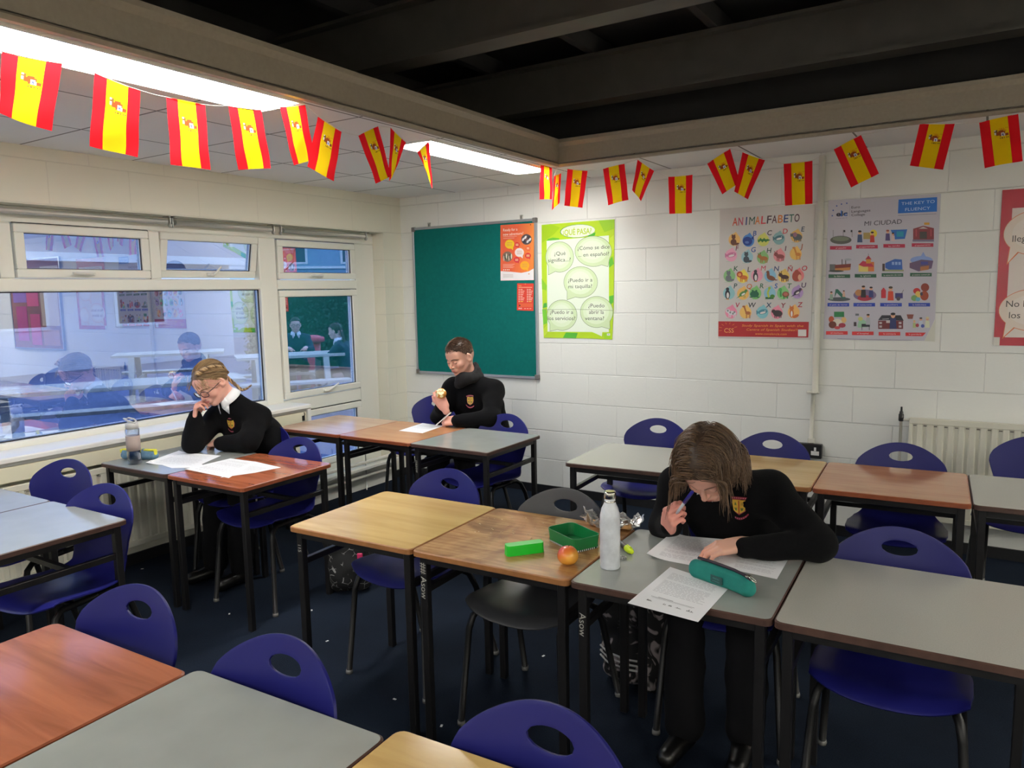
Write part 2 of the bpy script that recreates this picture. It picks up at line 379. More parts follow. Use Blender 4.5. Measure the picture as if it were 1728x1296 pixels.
fb(-3.90, -3.82, 0.755, 1.975); fb(WY0, WY0+0.07, 0.755, 1.975)
fb(WY0, -1.39, 0.755, 0.822); fb(-1.245, -0.44, 0.70, 0.80); fb(-1.245, -0.44, 0.17, 0.245)
fr.build('window_frame', m_upvc, win, fixn=True)
def sash(y0, y1, z0, z1, open_ang=0.0, lever=True, w=0.052):
    """opening light: four rails with a black gasket line, pane inside and a lever handle"""
    piv = (FX1+0.012, 0, z1)
    M = Matrix.Translation(piv) @ Matrix.Rotation(open_ang, 4, 'Y') @ Matrix.Translation((-piv[0], 0, -piv[2]))
    x0, x1 = FX0+0.02, FX1+0.014; g = 0.004
    s = MB()
    s.box((x0, y0+g, z1-w), (x1, y1-g, z1-g), bev=0.005, M=M); s.box((x0, y0+g, z0+g), (x1, y1-g, z0+w), bev=0.005, M=M)
    s.box((x0, y0+g, z0+w), (x1, y0+w, z1-w), bev=0.003, M=M); s.box((x0, y1-w, z0+w), (x1, y1-g, z1-w), bev=0.003, M=M)
    so = s.build('sash', m_upvc, win, fixn=True)
    k = MB(); t = 0.0035
    for a in ((y0+w, z0+w, y1-w, z0+w+t), (y0+w, z1-w-t, y1-w, z1-w), (y0+w, z0+w, y0+w+t, z1-w), (y1-w-t, z0+w, y1-w, z1-w)):
        k.box((x1-0.02, a[0], a[1]), (x1-0.012, a[2], a[3]), M=M)
    if open_ang == 0:
        for a in ((y0, z1-0.002, y1, z1+0.002), (y1-0.002, z0, y1+0.002, z1)): k.box((FX1-0.002, a[0], a[1]), (FX1+0.001, a[2], a[3]))
    k.build('gasket', m_gasket, so)
    MB().box((x1-0.034, y0+w-.004, z0+w-.004), (x1-0.030, y1-w+.004, z1-w+.004), M=M).build('glass_pane', m_glass, so)
    if lever:
        yc = (y0+y1)/2; h = MB(); zz = z0+0.028
        if open_ang or z0 < 1.2: d = (0.0, 0.055, 0.06) if open_ang else (0.02, 0.11, 0.045)
        else: d = (0.0, -0.11, 0.002)
        h.box((x1, yc-0.03, zz-0.008), (x1+0.01, yc+0.03, zz+0.012), M=M, bev=0.003)
        h.tube([M @ Vector(q) for q in ((x1+0.006, yc, zz), (x1+0.03, yc, zz), (x1+0.034, yc+d[1]*0.3, zz+d[2]*0.3), (x1+0.034, yc+d[1], zz+d[2]))], [0.009, 0.009, 0.008, 0.006], 8)
        h.build('window_handle', m_upvc, so)
    return so
sash(-2.972, -2.214, 1.683, 1.977); sash(-2.136, -1.394, 1.683, 1.977, open_ang=0.20); sash(-1.24, -0.45, 1.683, 1.972)
sash(-3.81, -3.052, 1.683, 1.977); sash(-1.242, -0.447, 0.803, 1.610); sash(-1.242, -0.447, 0.245, 0.700, lever=False)
sash(-5.37, -3.91, 1.683, 1.977)
for y0, y1 in ((-3.82, -1.392), (-5.38, -3.90)):
    k = MB(); t = 0.006
    for a in ((y0, 0.822, y1, 0.822+t), (y0, 1.615-t, y1, 1.615), (y0, 0.822, y0+t, 1.615), (y1-t, 0.822, y1, 1.615)): k.box((FX1-0.035, a[0], a[1]), (FX1-0.028, a[2], a[3]))
    g = k.build('gasket', m_gasket, win)
    MB().box((FX1-0.050, y0-.004, 0.818), (FX1-0.046, y1+.004, 1.619)).build('glass_pane', m_glass, win)
# window board
sl = MB(); sl.box((-0.115, WY0, 0.757), (0.13, -1.205, 0.788), bev=0.006)
sl.box((0.0, -1.235, 0.60), (0.12, -1.205, 0.757)); sl.box((0, WY0, 0.74), (0.105, -1.235, 0.757), mi=0)
struct(tag(sl.build('trim_4', m_sill, fixn=True), 'white window board above the radiator, ending beside the corner tables'))
struct(MB().box((0.0, WY0, 0.655), (0.106, -1.237, 0.738), bev=.004).build('trim_5', m_cream, fixn=True))
hk = MB(); hk.box((0.107, -1.28, 0.675), (0.116, -1.262, 0.71)); hk.tube([(0.121, -1.271, 0.71), (0.126, -1.271, 0.722), (0.121, -1.271, 0.735)], 0.003, 6)
tag(hk.build('coat_hook', m_black, loc=(0.03, -1.27, 0.69), fixn=True), 'small black hook under the end of the window board', 'hook')

# blind rails
def rail(y0, y1, label):
    t = thing('blind_rail', label, 'blind rail', (-0.055, (y0+y1)/2, 2.03), group='rolled up blind tubes over the window')
    L = (y1-y0)/2
    m = MB(); m.tube([(0, -L+0.02, 0), (0, L-0.02, 0)], 0.016, 12); m.build('tube', m_rail, t)
    for sgn in (-1, 1):
        b = MB(); b.box((-0.014, sgn*L-0.003, -0.03), (0.014, sgn*L+0.003, 0.0335), bev=.003); b.lathe([(0.013, -0.006), (0.015, 0), (0.013, 0.006)], c=(0, sgn*L, -0.018), n=14, M=Matrix.Rotation(PI/2, 4, 'X'))
        b.box((-0.03, sgn*L-0.025, 0.028), (0.03, sgn*L+0.012, 0.0335)); b.build('bracket', m_metal, t, fixn=True)
m_rail = mat('grey_blind_tube', rgb(176, 176, 170), 0.35, metal=0.3)
rail(-2.085, -1.305, 'thin grey rolled blind tube over the middle top-hung window that stands open')
rail(-1.24, -0.37, 'thin grey rolled blind tube nearest the room corner')
rail(-4.2, -2.10, 'long grey rolled blind tube over the leftmost top windows')
# ------------------------------------------------------------------ ceiling lights
def ceiling_light(x0, x1, y0, y1, label):
    t = thing('ceiling_light', label, 'ceiling light', ((x0+x1)/2, (y0+y1)/2, ZC-0.002), group='fluorescent ceiling panels')
    ml = m_lamp if x0 < 1.7 and y0 > -4.5 else m_lamp_far
    W, L = (x1-x0)/2, (y1-y0)/2
    b = MB()
    for q in ((-W, -L, -W+0.012, L), (W-0.012, -L, W, L), (-W+.012, -L, W-.012, -L+0.012), (-W+.012, L-0.012, W-.012, L)): b.box((q[0], q[1], -0.012), (q[2], q[3], 0.001))
    b.build('housing', m_upvc, t, fixn=True)
    d = MB(); pr = []
    for i in range(9):
        a = PI*i/8; pr.append((-math.cos(a)*(W-0.013), -0.004-0.010*math.sin(a)**0.6))
    d.prism(pr+[(W-0.013, -0.001), (-W+0.013, -0.001)], -L+0.013, L-0.013, axis=1)
    d.build('diffuser', ml, t, fixn=True)
m_lamp = mat('lit_diffuser', (0.9, 0.9, 0.9), 0.5, emit=(1.0, 0.985, 0.945), estr=LAMP)
m_lamp_far = mat('lit_diffuser_far', (0.9, 0.9, 0.9), 0.5, emit=(1.0, 0.965, 0.90), estr=LAMP*1.35)  # panels out of view, emission raised to brighten the right side of the room
ceiling_light(1.53, 1.81, -4.05, -2.70, 'large glaring fluorescent panel over the tables nearest the window')
ceiling_light(1.485, 1.755, -1.79, -0.53, 'smaller looking fluorescent panel near the far room corner')
for x, y, w in ((1.6, -6.2, 'behind the camera on the window side'), (6.85, -1.2, 'on the far right side of the room'), (6.85, -3.4, 'on the right side of the room'), (6.85, -5.6, 'on the near right side of the room'), (3.4, -6.7, 'behind the camera in the middle'), (5.2, -6.7, 'behind the camera on the right')):
    ceiling_light(x-0.14, x+0.14, y-0.62, y+0.62, 'fluorescent ceiling panel '+w)

# ------------------------------------------------------------------ tables
m_steel = mat('black_painted_steel', rgb(24, 23, 24), 0.38, noise=0.1, nscale=30)
m_grey_top = mat('grey_laminate', rgb(146, 150, 146), 0.16, noise=0.05, nscale=7)
m_greyl_top = mat('pale_grey_laminate', rgb(168, 168, 160), 0.23, noise=0.05, nscale=300)
m_edge_dk = mat('dark_brown_table_edge', rgb(70, 48, 40), 0.5, noise=0.25, nscale=25)
m_oak = wood('light_oak_laminate', rgb(186, 152, 92), rgb(204, 172, 108), 0.17, 2.0, 0.0)
m_oak2 = wood('worn_wood_top', rgb(166, 120, 72), rgb(204, 158, 102), 0.24, 2.6, 0.25, worn=0.55, dist=8)
m_red = wood('reddish_wood_laminate', rgb(140, 76, 50), rgb(172, 100, 68), 0.12, 2.2, 0.0)
m_tan = wood('tan_wood_laminate', rgb(176, 122, 82), rgb(190, 136, 94), 0.14, 3.0, 0.0)
m_pale = wood('pale_beech_laminate', rgb(186, 150, 122), rgb(200, 166, 138), 0.10, 2.0, 0.0)
m_edge_oak = mat('oak_table_edge', rgb(150, 100, 56), 0.5, noise=0.15, nscale=25)
m_edge_red = mat('red_brown_table_edge', rgb(138, 72, 42), 0.45, noise=0.15, nscale=25)
m_scr = mat('scratched_bare_metal', rgb(170, 168, 160), 0.5)
TH = 0.70
def make_table(W, D, top, edge):
    t = thing('classroom_table', 'x', 'table')
    b = MB(); r = 0.022; pts = []
    for cx, cy, a0 in ((W/2-r, D/2-r, 0), (-W/2+r, D/2-r, 90), (-W/2+r, -D/2+r, 180), (W/2-r, -D/2+r, 270)):
        for k in range(5):
            a = math.radians(a0+k*22.5); pts.append((cx+r*math.cos(a), cy+r*math.sin(a)))
    n = len(pts); ins = [(x*(1-0.004/ (W/2)), y*(1-0.004/(D/2))) for x, y in pts]
    vs = [(x, y, TH) for x, y in ins]+[(x, y, TH-0.003) for x, y in pts]+[(x, y, TH-0.019) for x, y in pts]+[(x, y, TH-0.021) for x, y in ins]
    b.add(vs, [tuple(range(n))], 0)
    b.add(vs, [(i, i+n, (i+1) % n+n, (i+1) % n) for i in range(n)]+[(n+i, 2*n+i, 2*n+(i+1) % n, n+(i+1) % n) for i in range(n)]+[(2*n+i, 3*n+i, 3*n+(i+1) % n, 2*n+(i+1) % n) for i in range(n)], 1)
    b.add(vs, [tuple(range(3*n, 4*n))[::-1]], 1)
    b.build('tabletop', [top, edge], t)
    s = 0.0135; X, Y = W/2-0.034, D/2-0.034
    for sx in (-1, 1):
        for sy in (-1, 1):
            MB().box((sx*X-s, sy*Y-s, 0.0), (sx*X+s, sy*Y+s, TH-0.0215), bev=0.002).build('leg', m_steel, t, fixn=True)
    f = MB(); z1 = TH-0.022; z0 = z1-0.026
    for sy in (-1, 1): f.box((-X+s, sy*Y-0.010, z0), (X-s, sy*Y+0.010, z1))
    for sx in (-1, 1): f.box((sx*X-0.010, -Y+s, z0), (sx*X+0.010, Y-s, z1))
    f.build('top_frame', m_steel, t)
    f = MB(); zz = 0.545
    for sx in (-1, 1): f.box((sx*X-0.0105, -Y+s, zz), (sx*X+0.0105, Y-s, zz+0.024), bev=0.002)
    f.box((-X+0.0105, 0.05, zz+0.002), (X-0.0105, 0.071, zz+0.022)); f.build('stretcher', m_steel, t, fixn=True)
    return t
TABLES = {}
def table(key, cx, cy, rz, W, D, top, edge, label, group):
    t = make_table(W, D, top, edge); t.location = (cx, cy, 0); t.rotation_euler = (0, 0, math.radians(rz))
    t['label'] = label; t['group'] = group; TABLES[key] = t; return t
def row(x0, y0, ang, items, D, group):
    """near-left corner x0,y0; tables side by side along direction ang"""
    a = math.radians(ang); u = 0.0
    for key, W, top, edge, label in items:
        cx = x0+(u+W/2)*math.cos(a)-D/2*math.sin(a); cy = y0+(u+W/2)*math.sin(a)+D/2*math.cos(a)
        table(key, cx, cy, ang, W-0.003, D, top, edge, label, group); u += W
G = 'classroom tables pushed together in rows'
row(2.030, -3.093, 2.0, [('M1', 0.585, m_oak, m_edge_oak, 'light oak topped table at the left end of the middle row'), ('M2', 0.594, m_oak2, m_edge_oak, 'scratched worn wood topped table with the green lunch box'),
    ('M3', 0.588, m_grey_top, m_edge_dk, 'grey topped table where the student with brown hair writes'), ('M4', 0.62, m_greyl_top, m_edge_dk, 'empty grey topped table at the right of the middle row')], 0.568, G)
row(0.258, -2.826, 0.8, [('B1', 0.580, m_grey_top, m_edge_dk, 'grey topped table beside the window where the student in glasses leans'), ('B2', 0.568, m_red, m_edge_red, 'glossy red-brown table with loose papers beside the student in glasses')], 0.568, G)
row(0.262, -1.652, -0.5, [('C1', 0.585, m_pale, m_edge_red, 'pale topped table in the far corner shining with window light'), ('C2', 0.575, m_tan, m_edge_red, 'brown topped table where the boy in the far row writes'), ('C3', 0.555, m_grey_top, m_edge_dk, 'grey topped table at the right end of the far left row')], 0.572, G)
row(2.452, -1.680, 2.9, [('D1', 0.585, m_greyl_top, m_edge_dk, 'grey topped table at the left end of the right back row'), ('D2', 0.590, m_oak, m_edge_oak, 'yellow oak topped table behind the student with brown hair'), ('D3', 0.590, m_tan, m_edge_red, 'tan wood topped table in the right back row reflecting a chair'), ('D4', 0.60, m_greyl_top, m_edge_dk, 'grey topped table at the right edge of the back row')], 0.560, G)
row(0.262, -3.912, 0.6, [('E1', 0.57, m_grey_top, m_edge_dk, 'grey topped table against the window board at the left edge'), ('E2', 0.57, m_grey_top, m_edge_dk, 'bluish grey topped table whose corner points at two chairs at left')], 0.560, G)
row(2.152, -4.553, 1.5, [('F1', 0.565, m_red, m_edge_red, 'red-brown topped table in the near left corner')], 0.568, G)
row(2.722, -4.52, 2.0, [('F2', 0.575, m_grey_top, m_edge_dk, 'chipped grey topped table at the bottom of the view')], 0.572, G)
row(3.298, -4.465, 2.5, [('F3', 0.59, m_oak, m_edge_oak, 'light oak topped table in the near foreground')], 0.572, G)

# ------------------------------------------------------------------ chairs
m_blue = mat('blue_polypropylene', rgb(26, 27, 98), 0.40, spec=0.28, noise=0.03, nscale=9, bump=0.06, bscale=900, bdist=0.001)
m_greyp = mat('dark_grey_polypropylene', rgb(58, 59, 62), 0.42, noise=0.03, nscale=9, bump=0.06, bscale=900, bdist=0.001)
m_foot = mat('translucent_foot_cap', rgb(112, 112, 110), 0.2)
m_ctube = mat('black_chair_tube', rgb(15, 15, 17), 0.45, spec=0.35)
# side profile of the moulded shell: (y, z), seat front -> crease -> top of back (chair faces -y)
PROF = [(-0.235, 0.432), (-0.215, 0.448), (-0.17, 0.455), (-0.08, 0.447), (0.02, 0.440), (0.09, 0.443), (0.135, 0.462), (0.165, 0.51), (0.183, 0.57), (0.198, 0.64), (0.213, 0.71), (0.232, 0.80)]
def _catm(P, n):
    out = []
    for i in range(len(P)-1):
        p0 = P[max(i-1, 0)]; p1 = P[i]; p2 = P[i+1]; p3 = P[min(i+2, len(P)-1)]
        for k in range(n):
            t = k/n; out.append(tuple(0.5*((2*b)+(-a+c)*t+(2*a-5*b+4*c-d)*t*t+(-a+3*b-3*c+d)*t**3) for a, b, c, d in zip(p0, p1, p2, p3)))
    out.append(P[-1]); return out
def shell_mesh(m_):
    path = _catm(PROF, 12); S = [0]
    for a, b in zip(path, path[1:]): S.append(S[-1]+math.dist(a, b))
    Lt = S[-1]
    def pt(s):
        s = min(max(s, 0), Lt); i = max(0, min(len(S)-2, int(np.searchsorted(S, s))-1))
        k = (s-S[i])/(S[i+1]-S[i]); return [path[i][q]*(1-k)+path[i+1][q]*k for q in (0, 1)]
    def half(s):      # half width along the path
        K = [(0, .192), (.10, .205), (.22, .207), (.33, .188), (.40, .150), (.46, .150), (.52, .172), (.60, .198), (.68, .207), (1.0, .203)]
        return float(np.interp(s, [k[0] for k in K], [k[1] for k in K]))
    NU, NV = 40, 84; vs = []; fs = []
    hs = Lt-0.066; hu, hv = 0.052, 0.0235     # handle hole
    for j in range(NV+1):
        for i in range(NU+1):
            u = -1+2*i/NU
            top = Lt-0.098*abs(u)**2.1-0.012*abs(u)**9; bot = 0.045*abs(u)**4
            s = bot+(top-bot)*j/NV; w = half(s)
            x = u*w
            if j > NV*0.9 and abs(u) > 0.9: x -= math.copysign(0.006*((j/NV-0.9)/0.1)**2*((abs(u)-.9)/.1), u)
            # hole snapping
            dx, ds = x/hu, (s-hs)/hv; q = math.hypot(dx, ds)
            inside = q < 1.0
            if inside and q > 1e-6: x = hu*dx/q; s = hs+hv*ds/q
            y, z = pt(s)
            bk = min(1, max(0, (s-0.40)/0.12)); st = 1-bk
            y += bk*(-0.045*(x/0.2)**2)                    # back curves forward at the sides
            z += st*(0.016*(x/0.2)**2)-st*0.006*math.exp(-((x)/0.1)**2)
            if s < 0.05: z -= 0.006*(abs(x)/0.2)**2
            vs.append([x, y, z, inside])
    for j in range(NV):
        for i in range(NU):
            a = j*(NU+1)+i; q = (a, a+1, a+NU+2, a+NU+1)
            if sum(vs[k][3] for k in q) == 4: continue
            fs.append(q)
    me = bpy.data.meshes.new('seat_shell'); me.from_pydata([v[:3] for v in vs], [], fs); me.materials.append(m_)
    me.polygons.foreach_set('use_smooth', [True]*len(fs))
    import bmesh
    bm = bmesh.new(); bm.from_mesh(me); bmesh.ops.delete(bm, geom=[v for v in bm.verts if not v.link_faces], context='VERTS')
    bmesh.ops.remove_doubles(bm, verts=bm.verts, dist=0.0004); bmesh.ops.recalc_face_normals(bm, faces=bm.faces)
    for _ in range(3): bmesh.ops.smooth_vert(bm, verts=[v for v in bm.verts if not v.is_boundary], factor=0.5, use_axis_x=True, use_axis_y=True, use_axis_z=True)
    bm.to_mesh(me); bm.free(); return me
def make_chair(m_, label):
    t = thing('school_chair', label, 'chair')
    o = bpy.data.objects.new('seat_shell', shell_mesh(m_)); C.objects.link(o); o.parent = t
    modif(o, 'SOLIDIFY', thickness=0.007, offset=0.0); modif(o, 'BEVEL', width=0.002, segments=2, limit_method='ANGLE', angle_limit=math.radians(40))
    for sx in (-1, 1):
        x = 0.165
        # front leg carries the seat rail, as one bent tube; rear leg joins the rail under the seat
        L = MB().tube([(sx*(x+.045), -0.225, 0.012), (sx*(x+.02), -0.195, 0.36), (sx*(x+.012), -0.18, 0.405), (sx*x, -0.145, 0.424), (sx*x, -0.05, 0.424), (sx*x, 0.06, 0.424)], 0.0125, 10).build('leg', m_ctube, t)
        MB().lathe([(0.0, 0), (0.0150, 0.0), (0.0152, 0.008), (0.0138, 0.017)], c=(sx*(x+.045), -0.225, 0), n=12).build('foot_cap', m_foot, L)
        L = MB().tube([(sx*(x+.045), 0.235, 0.012), (sx*(x+.022), 0.135, 0.34), (sx*(x+.008), 0.108, 0.40), (sx*x, 0.07, 0.424), (sx*x, 0.0, 0.425)], 0.0125, 10).build('leg', m_ctube, t)
        MB().lathe([(0.0, 0), (0.0150, 0.0), (0.0152, 0.008), (0.0138, 0.017)], c=(sx*(x+.045), 0.235, 0), n=12).build('foot_cap', m_foot, L)
    MB().tube([(-0.165, -0.09, 0.422), (0.165, -0.09, 0.422)], 0.010, 8).tube([(-0.165, 0.04, 0.422), (0.165, 0.04, 0.422)], 0.010, 8).build('cross_tube', m_ctube, t)
    return t
chair0 = make_chair(m_blue, 'x'); used = []
def chair(x, y, rz, label, z=0, src=None):
    """x,y: top centre of the backrest"""
    a = math.radians(rz); src = src or chair0
    c = src if not used else copy_tree(src)
    used.append(c); c.location = (x+0.232*math.sin(a), y-0.232*math.cos(a), z); c.rotation_euler = (0, 0, a); c['label'] = label; c['category'] = 'chair'; c['group'] = 'plastic school chairs with handle holes'
    return c
chair(0.497, -3.09, 14, 'blue plastic chair beside the window radiator, behind another at the far left')
chair(1.155, -3.27, 10, 'blue plastic chair tucked under the bluish grey table at left')
chair(1.095, -2.17, 4, 'blue plastic chair tucked under the glossy red-brown table')
chair(0.660, -1.99, 4, 'blue plastic chair the student in glasses sits on')
chair(0.735, -0.50, 8, 'blue plastic chair pushed back near the green board, left of the boy')
chair(1.31, -0.70, -4, 'blue plastic chair the boy eating an apple sits on')
chair(1.70, -1.02, -4, 'blue plastic chair tucked under the far grey table, right of the boy')
chair(2.28, -2.385, -2, 'blue plastic chair at the light oak table of the middle row')
chair(3.47, -2.12, 6, 'blue plastic chair the student with brown hair sits on')
chair(4.03, -2.36, 2, 'blue plastic chair at the empty grey table of the middle row')
chair(2.605, -0.77, 3, 'blue plastic chair against the wall, left of the brown haired student')
chair(3.30, -0.92, 2, 'blue plastic chair below the wall socket')
chair(3.905, -0.93, 3, 'blue plastic chair in front of the radiator pipe on the back wall')
chair(4.475, -0.47, -10, 'blue plastic chair turned sideways at the right edge of the view')
chair(2.345, -3.855, 6, 'blue plastic chair behind the near red-brown table')
chair(2.93, -3.865, 2, 'blue plastic chair behind the chipped grey foreground table')
chair(3.585, -3.81, -1, 'blue plastic chair nearest the camera, behind the foreground oak table')
cg = copy_tree(chair0)
for ch in cg.children:
    if ch.name.startswith('seat_shell'): ch.data = ch.data.copy(); ch.data.materials[0] = m_greyp
cg.location = (2.885, -2.44-0.232, 0); cg.rotation_euler = (0, 0, math.radians(1)); tag(cg, 'dark grey plastic chair behind the worn wood table', 'chair', 'plastic school chairs with handle holes')
# ================================================================== THINGS ON THE WALLS
m_print = mat('printed_paper', (1, 1, 1), 0.45, attr='Col')
m_gloss = mat('laminated_print', (1, 1, 1), 0.22, attr='Col')
def hx(h): return rgb(int(h[0:2], 16), int(h[2:4], 16), int(h[4:6], 16))
class Print:
    """flat printed sheet on the back wall; shapes are given where they are seen and laid on the wall plane"""
    def __init__(s, y=-0.004, axis=1):
        s.b = MB(); s.y = y; s.n = 0; s.axis = axis
    def P(s, u, v):
        X = at(u, v, 1, s.y); return (X[0], X[2])
    def w(s, pts, col, layer=None):
        s.n += 1; y = s.y-0.00025-0.000005*s.n
        s.b.add([(x, y, z) for x, z in pts], [tuple(range(len(pts)))] if area2(pts) > 0 else [tuple(range(len(pts)))[::-1]], 0, col)
    def sheet(s, pts, col):
        q = [s.P(*p) for p in pts]; n = len(q)
        if area2(q) < 0: q = q[::-1]
        vs = [(x, s.y, z) for x, z in q]+[(x, s.y+0.0012, z) for x, z in q]
        s.b.add(vs, [tuple(range(n)), tuple(range(n, 2*n))[::-1]]+[(i, i+n, (i+1) % n+n, (i+1) % n) for i in range(n)], 0, col)
    def poly(s, pts, col): s.w([s.P(*p) for p in pts], col)
    def rect(s, u, v, w, h, col): s.poly([(u-w/2, v-h/2), (u+w/2, v-h/2), (u+w/2, v+h/2), (u-w/2, v+h/2)], col)
    def ell(s, u, v, ru, rv, col, ang=0.0, n=20):
        a = math.radians(ang); s.poly([(u+ru*math.cos(t)*math.cos(a)-rv*math.sin(t)*math.sin(a), v+ru*math.cos(t)*math.sin(a)+rv*math.sin(t)*math.cos(a)) for t in [2*PI*k/n for k in range(n)]], col)
    def line(s, pts, w, col):
        q = [s.P(*p) for p in pts]
        k = abs(s.P(pts[0][0]+1, pts[0][1])[0]-q[0][0])*w/2
        for a, b in zip(q, q[1:]):
            dx, dz = b[0]-a[0], b[1]-a[1]; L = math.hypot(dx, dz) or 1; nx, nz = -dz/L*k, dx/L*k
            s.w([(a[0]+nx, a[1]+nz), (a[0]-nx, a[1]-nz), (b[0]-nx, b[1]-nz), (b[0]+nx, b[1]+nz)], col, 3)
    def bubble(s, u, v, ru, rv, fill, edge, tail, w=0.7):
        ps = [(u+ru*math.cos(t), v+rv*math.sin(t)) for t in [2*PI*k/40 for k in range(40)]]
        k = min(range(40), key=lambda i: math.hypot(ps[i][0]-tail[0], ps[i][1]-tail[1]))
        ps = ps[:k-1]+[tail]+ps[k+2:] if 1 < k < 38 else ps
        s.poly(ps, fill); s.line(ps+[ps[0]], w, edge)
    def text(s, t, u, v, h, col, width=None, align='CENTER', shear=0.0, bold=0.0):
        X = s.P(u, v+h/2); sz = abs(s.P(u, v)[1]-s.P(u, v+1)[1])*h/0.70
        vs, fs = text_mesh(t, 1.0, align, shear, bold=bold)
        if not vs: return
        sx = sz
        if width:
            ww = max(a for a, _ in vs)-min(a for a, _ in vs); sx = abs(s.P(u+width/2, v)[0]-s.P(u-width/2, v)[0])/ww
        s.n += 1; y = s.y-0.00025-0.000005*s.n
        s.b.add([(X[0]+a*sx, y, X[1]+c*sz) for a, c in vs], fs, 0, col)
    def done(s, name, m, label, cat, group=None):
        xs = [p[0] for p in s.b.v]; zs = [p[2] for p in s.b.v]
        return tag(s.b.build(name, m, loc=((min(xs)+max(xs))/2, s.y, (min(zs)+max(zs))/2), usecol=True), label, cat, group)
def area2(p): return sum(p[i][0]*p[(i+1) % len(p)][1]-p[(i+1) % len(p)][0]*p[i][1] for i in range(len(p)))

# ---- green notice board
m_felt = mat('green_felt', rgb(18, 108, 102), 0.95, spec=0.1, noise=0.06, nscale=40, bump=0.2, bscale=700, bdist=0.001)
m_alu = mat('satin_aluminium', rgb(176, 180, 186), 0.35, metal=0.7)
m_corner = mat('grey_plastic_corner', rgb(112, 108, 106), 0.5)
nb = thing('notice_board', 'large green felt notice board with aluminium frame in the far corner', 'notice board', (0.737, 0, 1.50))
MB().box((-0.585, -0.016, -0.592), (0.585, -0.004, 0.592)).build('felt_panel', m_felt, nb)
f = MB()
for a in ((-0.600, -0.607, 0.600, -0.587), (-0.600, 0.587, 0.600, 0.607), (-0.600, -0.587, -0.582, 0.587), (0.582, -0.587, 0.600, 0.587)): f.box((a[0], -0.024, a[1]), (a[2], 0.0, a[3]), bev=0.002)
f.build('frame', m_alu, nb, fixn=True)
for sx in (-1, 1):
    for sz in (-1, 1): MB().box((sx*0.586-0.018, -0.027, sz*0.592-0.019), (sx*0.586+0.018, 0.0, sz*0.592+0.019), bev=0.004).build('corner_cap', m_corner, nb, fixn=True)
for u in (725, 881):
    x = at(u, 380, 1, 0)[0]; h = MB(); h.box((x-0.012, -0.012, 2.128), (x+0.010, 0.0, 2.140)); h.box((x-0.010, -0.012, 2.108), (x-0.004, -0.002, 2.130)); h.box((x+0.003, -0.012, 2.108), (x+0.009, -0.002, 2.130))
    o = h.build('hanging_bracket', m_metal, nb); o.location = (-0.737, 0, -1.50)

# ---- orange poster on the board
p = Print(y=-0.0185)
p.sheet([(844.5, 380), (901, 376.3), (901, 472.7), (844.7, 473.6)], hx('e2603c'))
for k in range(8): p.poly([(872.8+k*3.5, 378.2-k*.22), (901, 376.4), (901, 464), (858+k*5.2, 464)], tuple(a+(b-a)*k/8 for a, b in zip(hx('e2603c'), hx('ea8a3c'))))
p.poly([(844.8, 457.5), (862, 458.5), (880, 460.5), (892, 458), (900.8, 453), (900.8, 472.5), (844.9, 473.4)], hx('e8e4e6'))
p.text('Ready for a', 861, 387.5, 4.6, hx('f4ece4'), 24); p.text('new adventure?', 866, 394.5, 4.4, hx('f4ece4'), 34)
for v in (399.5, 402.5): p.line([(849, v), (873-(v-399)*1.4, v-1)], 0.6, hx('f0b4a0'))
for (u, v, r, c, tx) in ((860, 412, 8.0, 'e8c21c', None), (872.5, 413, 4.4, 'd22a30', None), (876.5, 426, 7.8, 'e6dcdc', None), (891, 419, 4.0, 'e05a3a', None), (891, 431.5, 5.0, 'd22a30', None), (872, 438.5, 4.8, 'd01c3c', None), (885.5, 448, 7.8, 'e8a81c', None)):
    p.ell(u, v, r, r*0.96, hx(c)); p.poly([(u+r*0.2, v+r*0.8), (u+r*0.75, v+r*0.6), (u+r*0.7, v+r*1.3)], hx(c))
    for k in (-1, 0, 1): p.line([(u-r*.55, v+k*r*.3), (u+r*.55, v+k*r*.3)], 0.5, hx('f0e0b0' if c[0] != 'e' or c == 'e05a3a' else 'c08060'))
p.ell(888.5, 404, 9, 9, hx('50484c'))
for k in range(7): p.ell(883+k*1.9, 404+math.sin(k*2.1)*4, 1.7, 3.0, hx(('d8d8e0', '30303c', 'e8e8ec', '705050')[k % 4]), 30)
p.ell(856.5, 433, 8.6, 8.8, hx('806858'))
for k in range(7): p.ell(850.5+k*2.1, 434+math.cos(k*1.7)*2, 1.3, 4.5, hx(('c8b0a0', '2c3c30', 'd8d4c0', '506048')[k % 4]))
for k in range(5): p.line([(849, 446+k*1.5), (869-(k*2) % 5, 446+k*1.5-0.4)], 0.5, hx('f0b09c'))
for k in range(4): p.ell(850+k*3, 455.3, 1.0, 1.0, hx('f6e8e0'), n=8)
for k in range(3): p.line([(849, 463.5+k*2), (866, 463.3+k*2)], 0.4, hx('b09898'))
p.ell(892.6, 462.3, 1.2, 1.0, hx('e09050'), n=8)
p.ell(895.5, 379.2, 0.9, 0.9, hx('402820'), n=8)
p.done('poster', m_print, 'orange poster with speech bubbles pinned at the top right of the green board', 'poster')
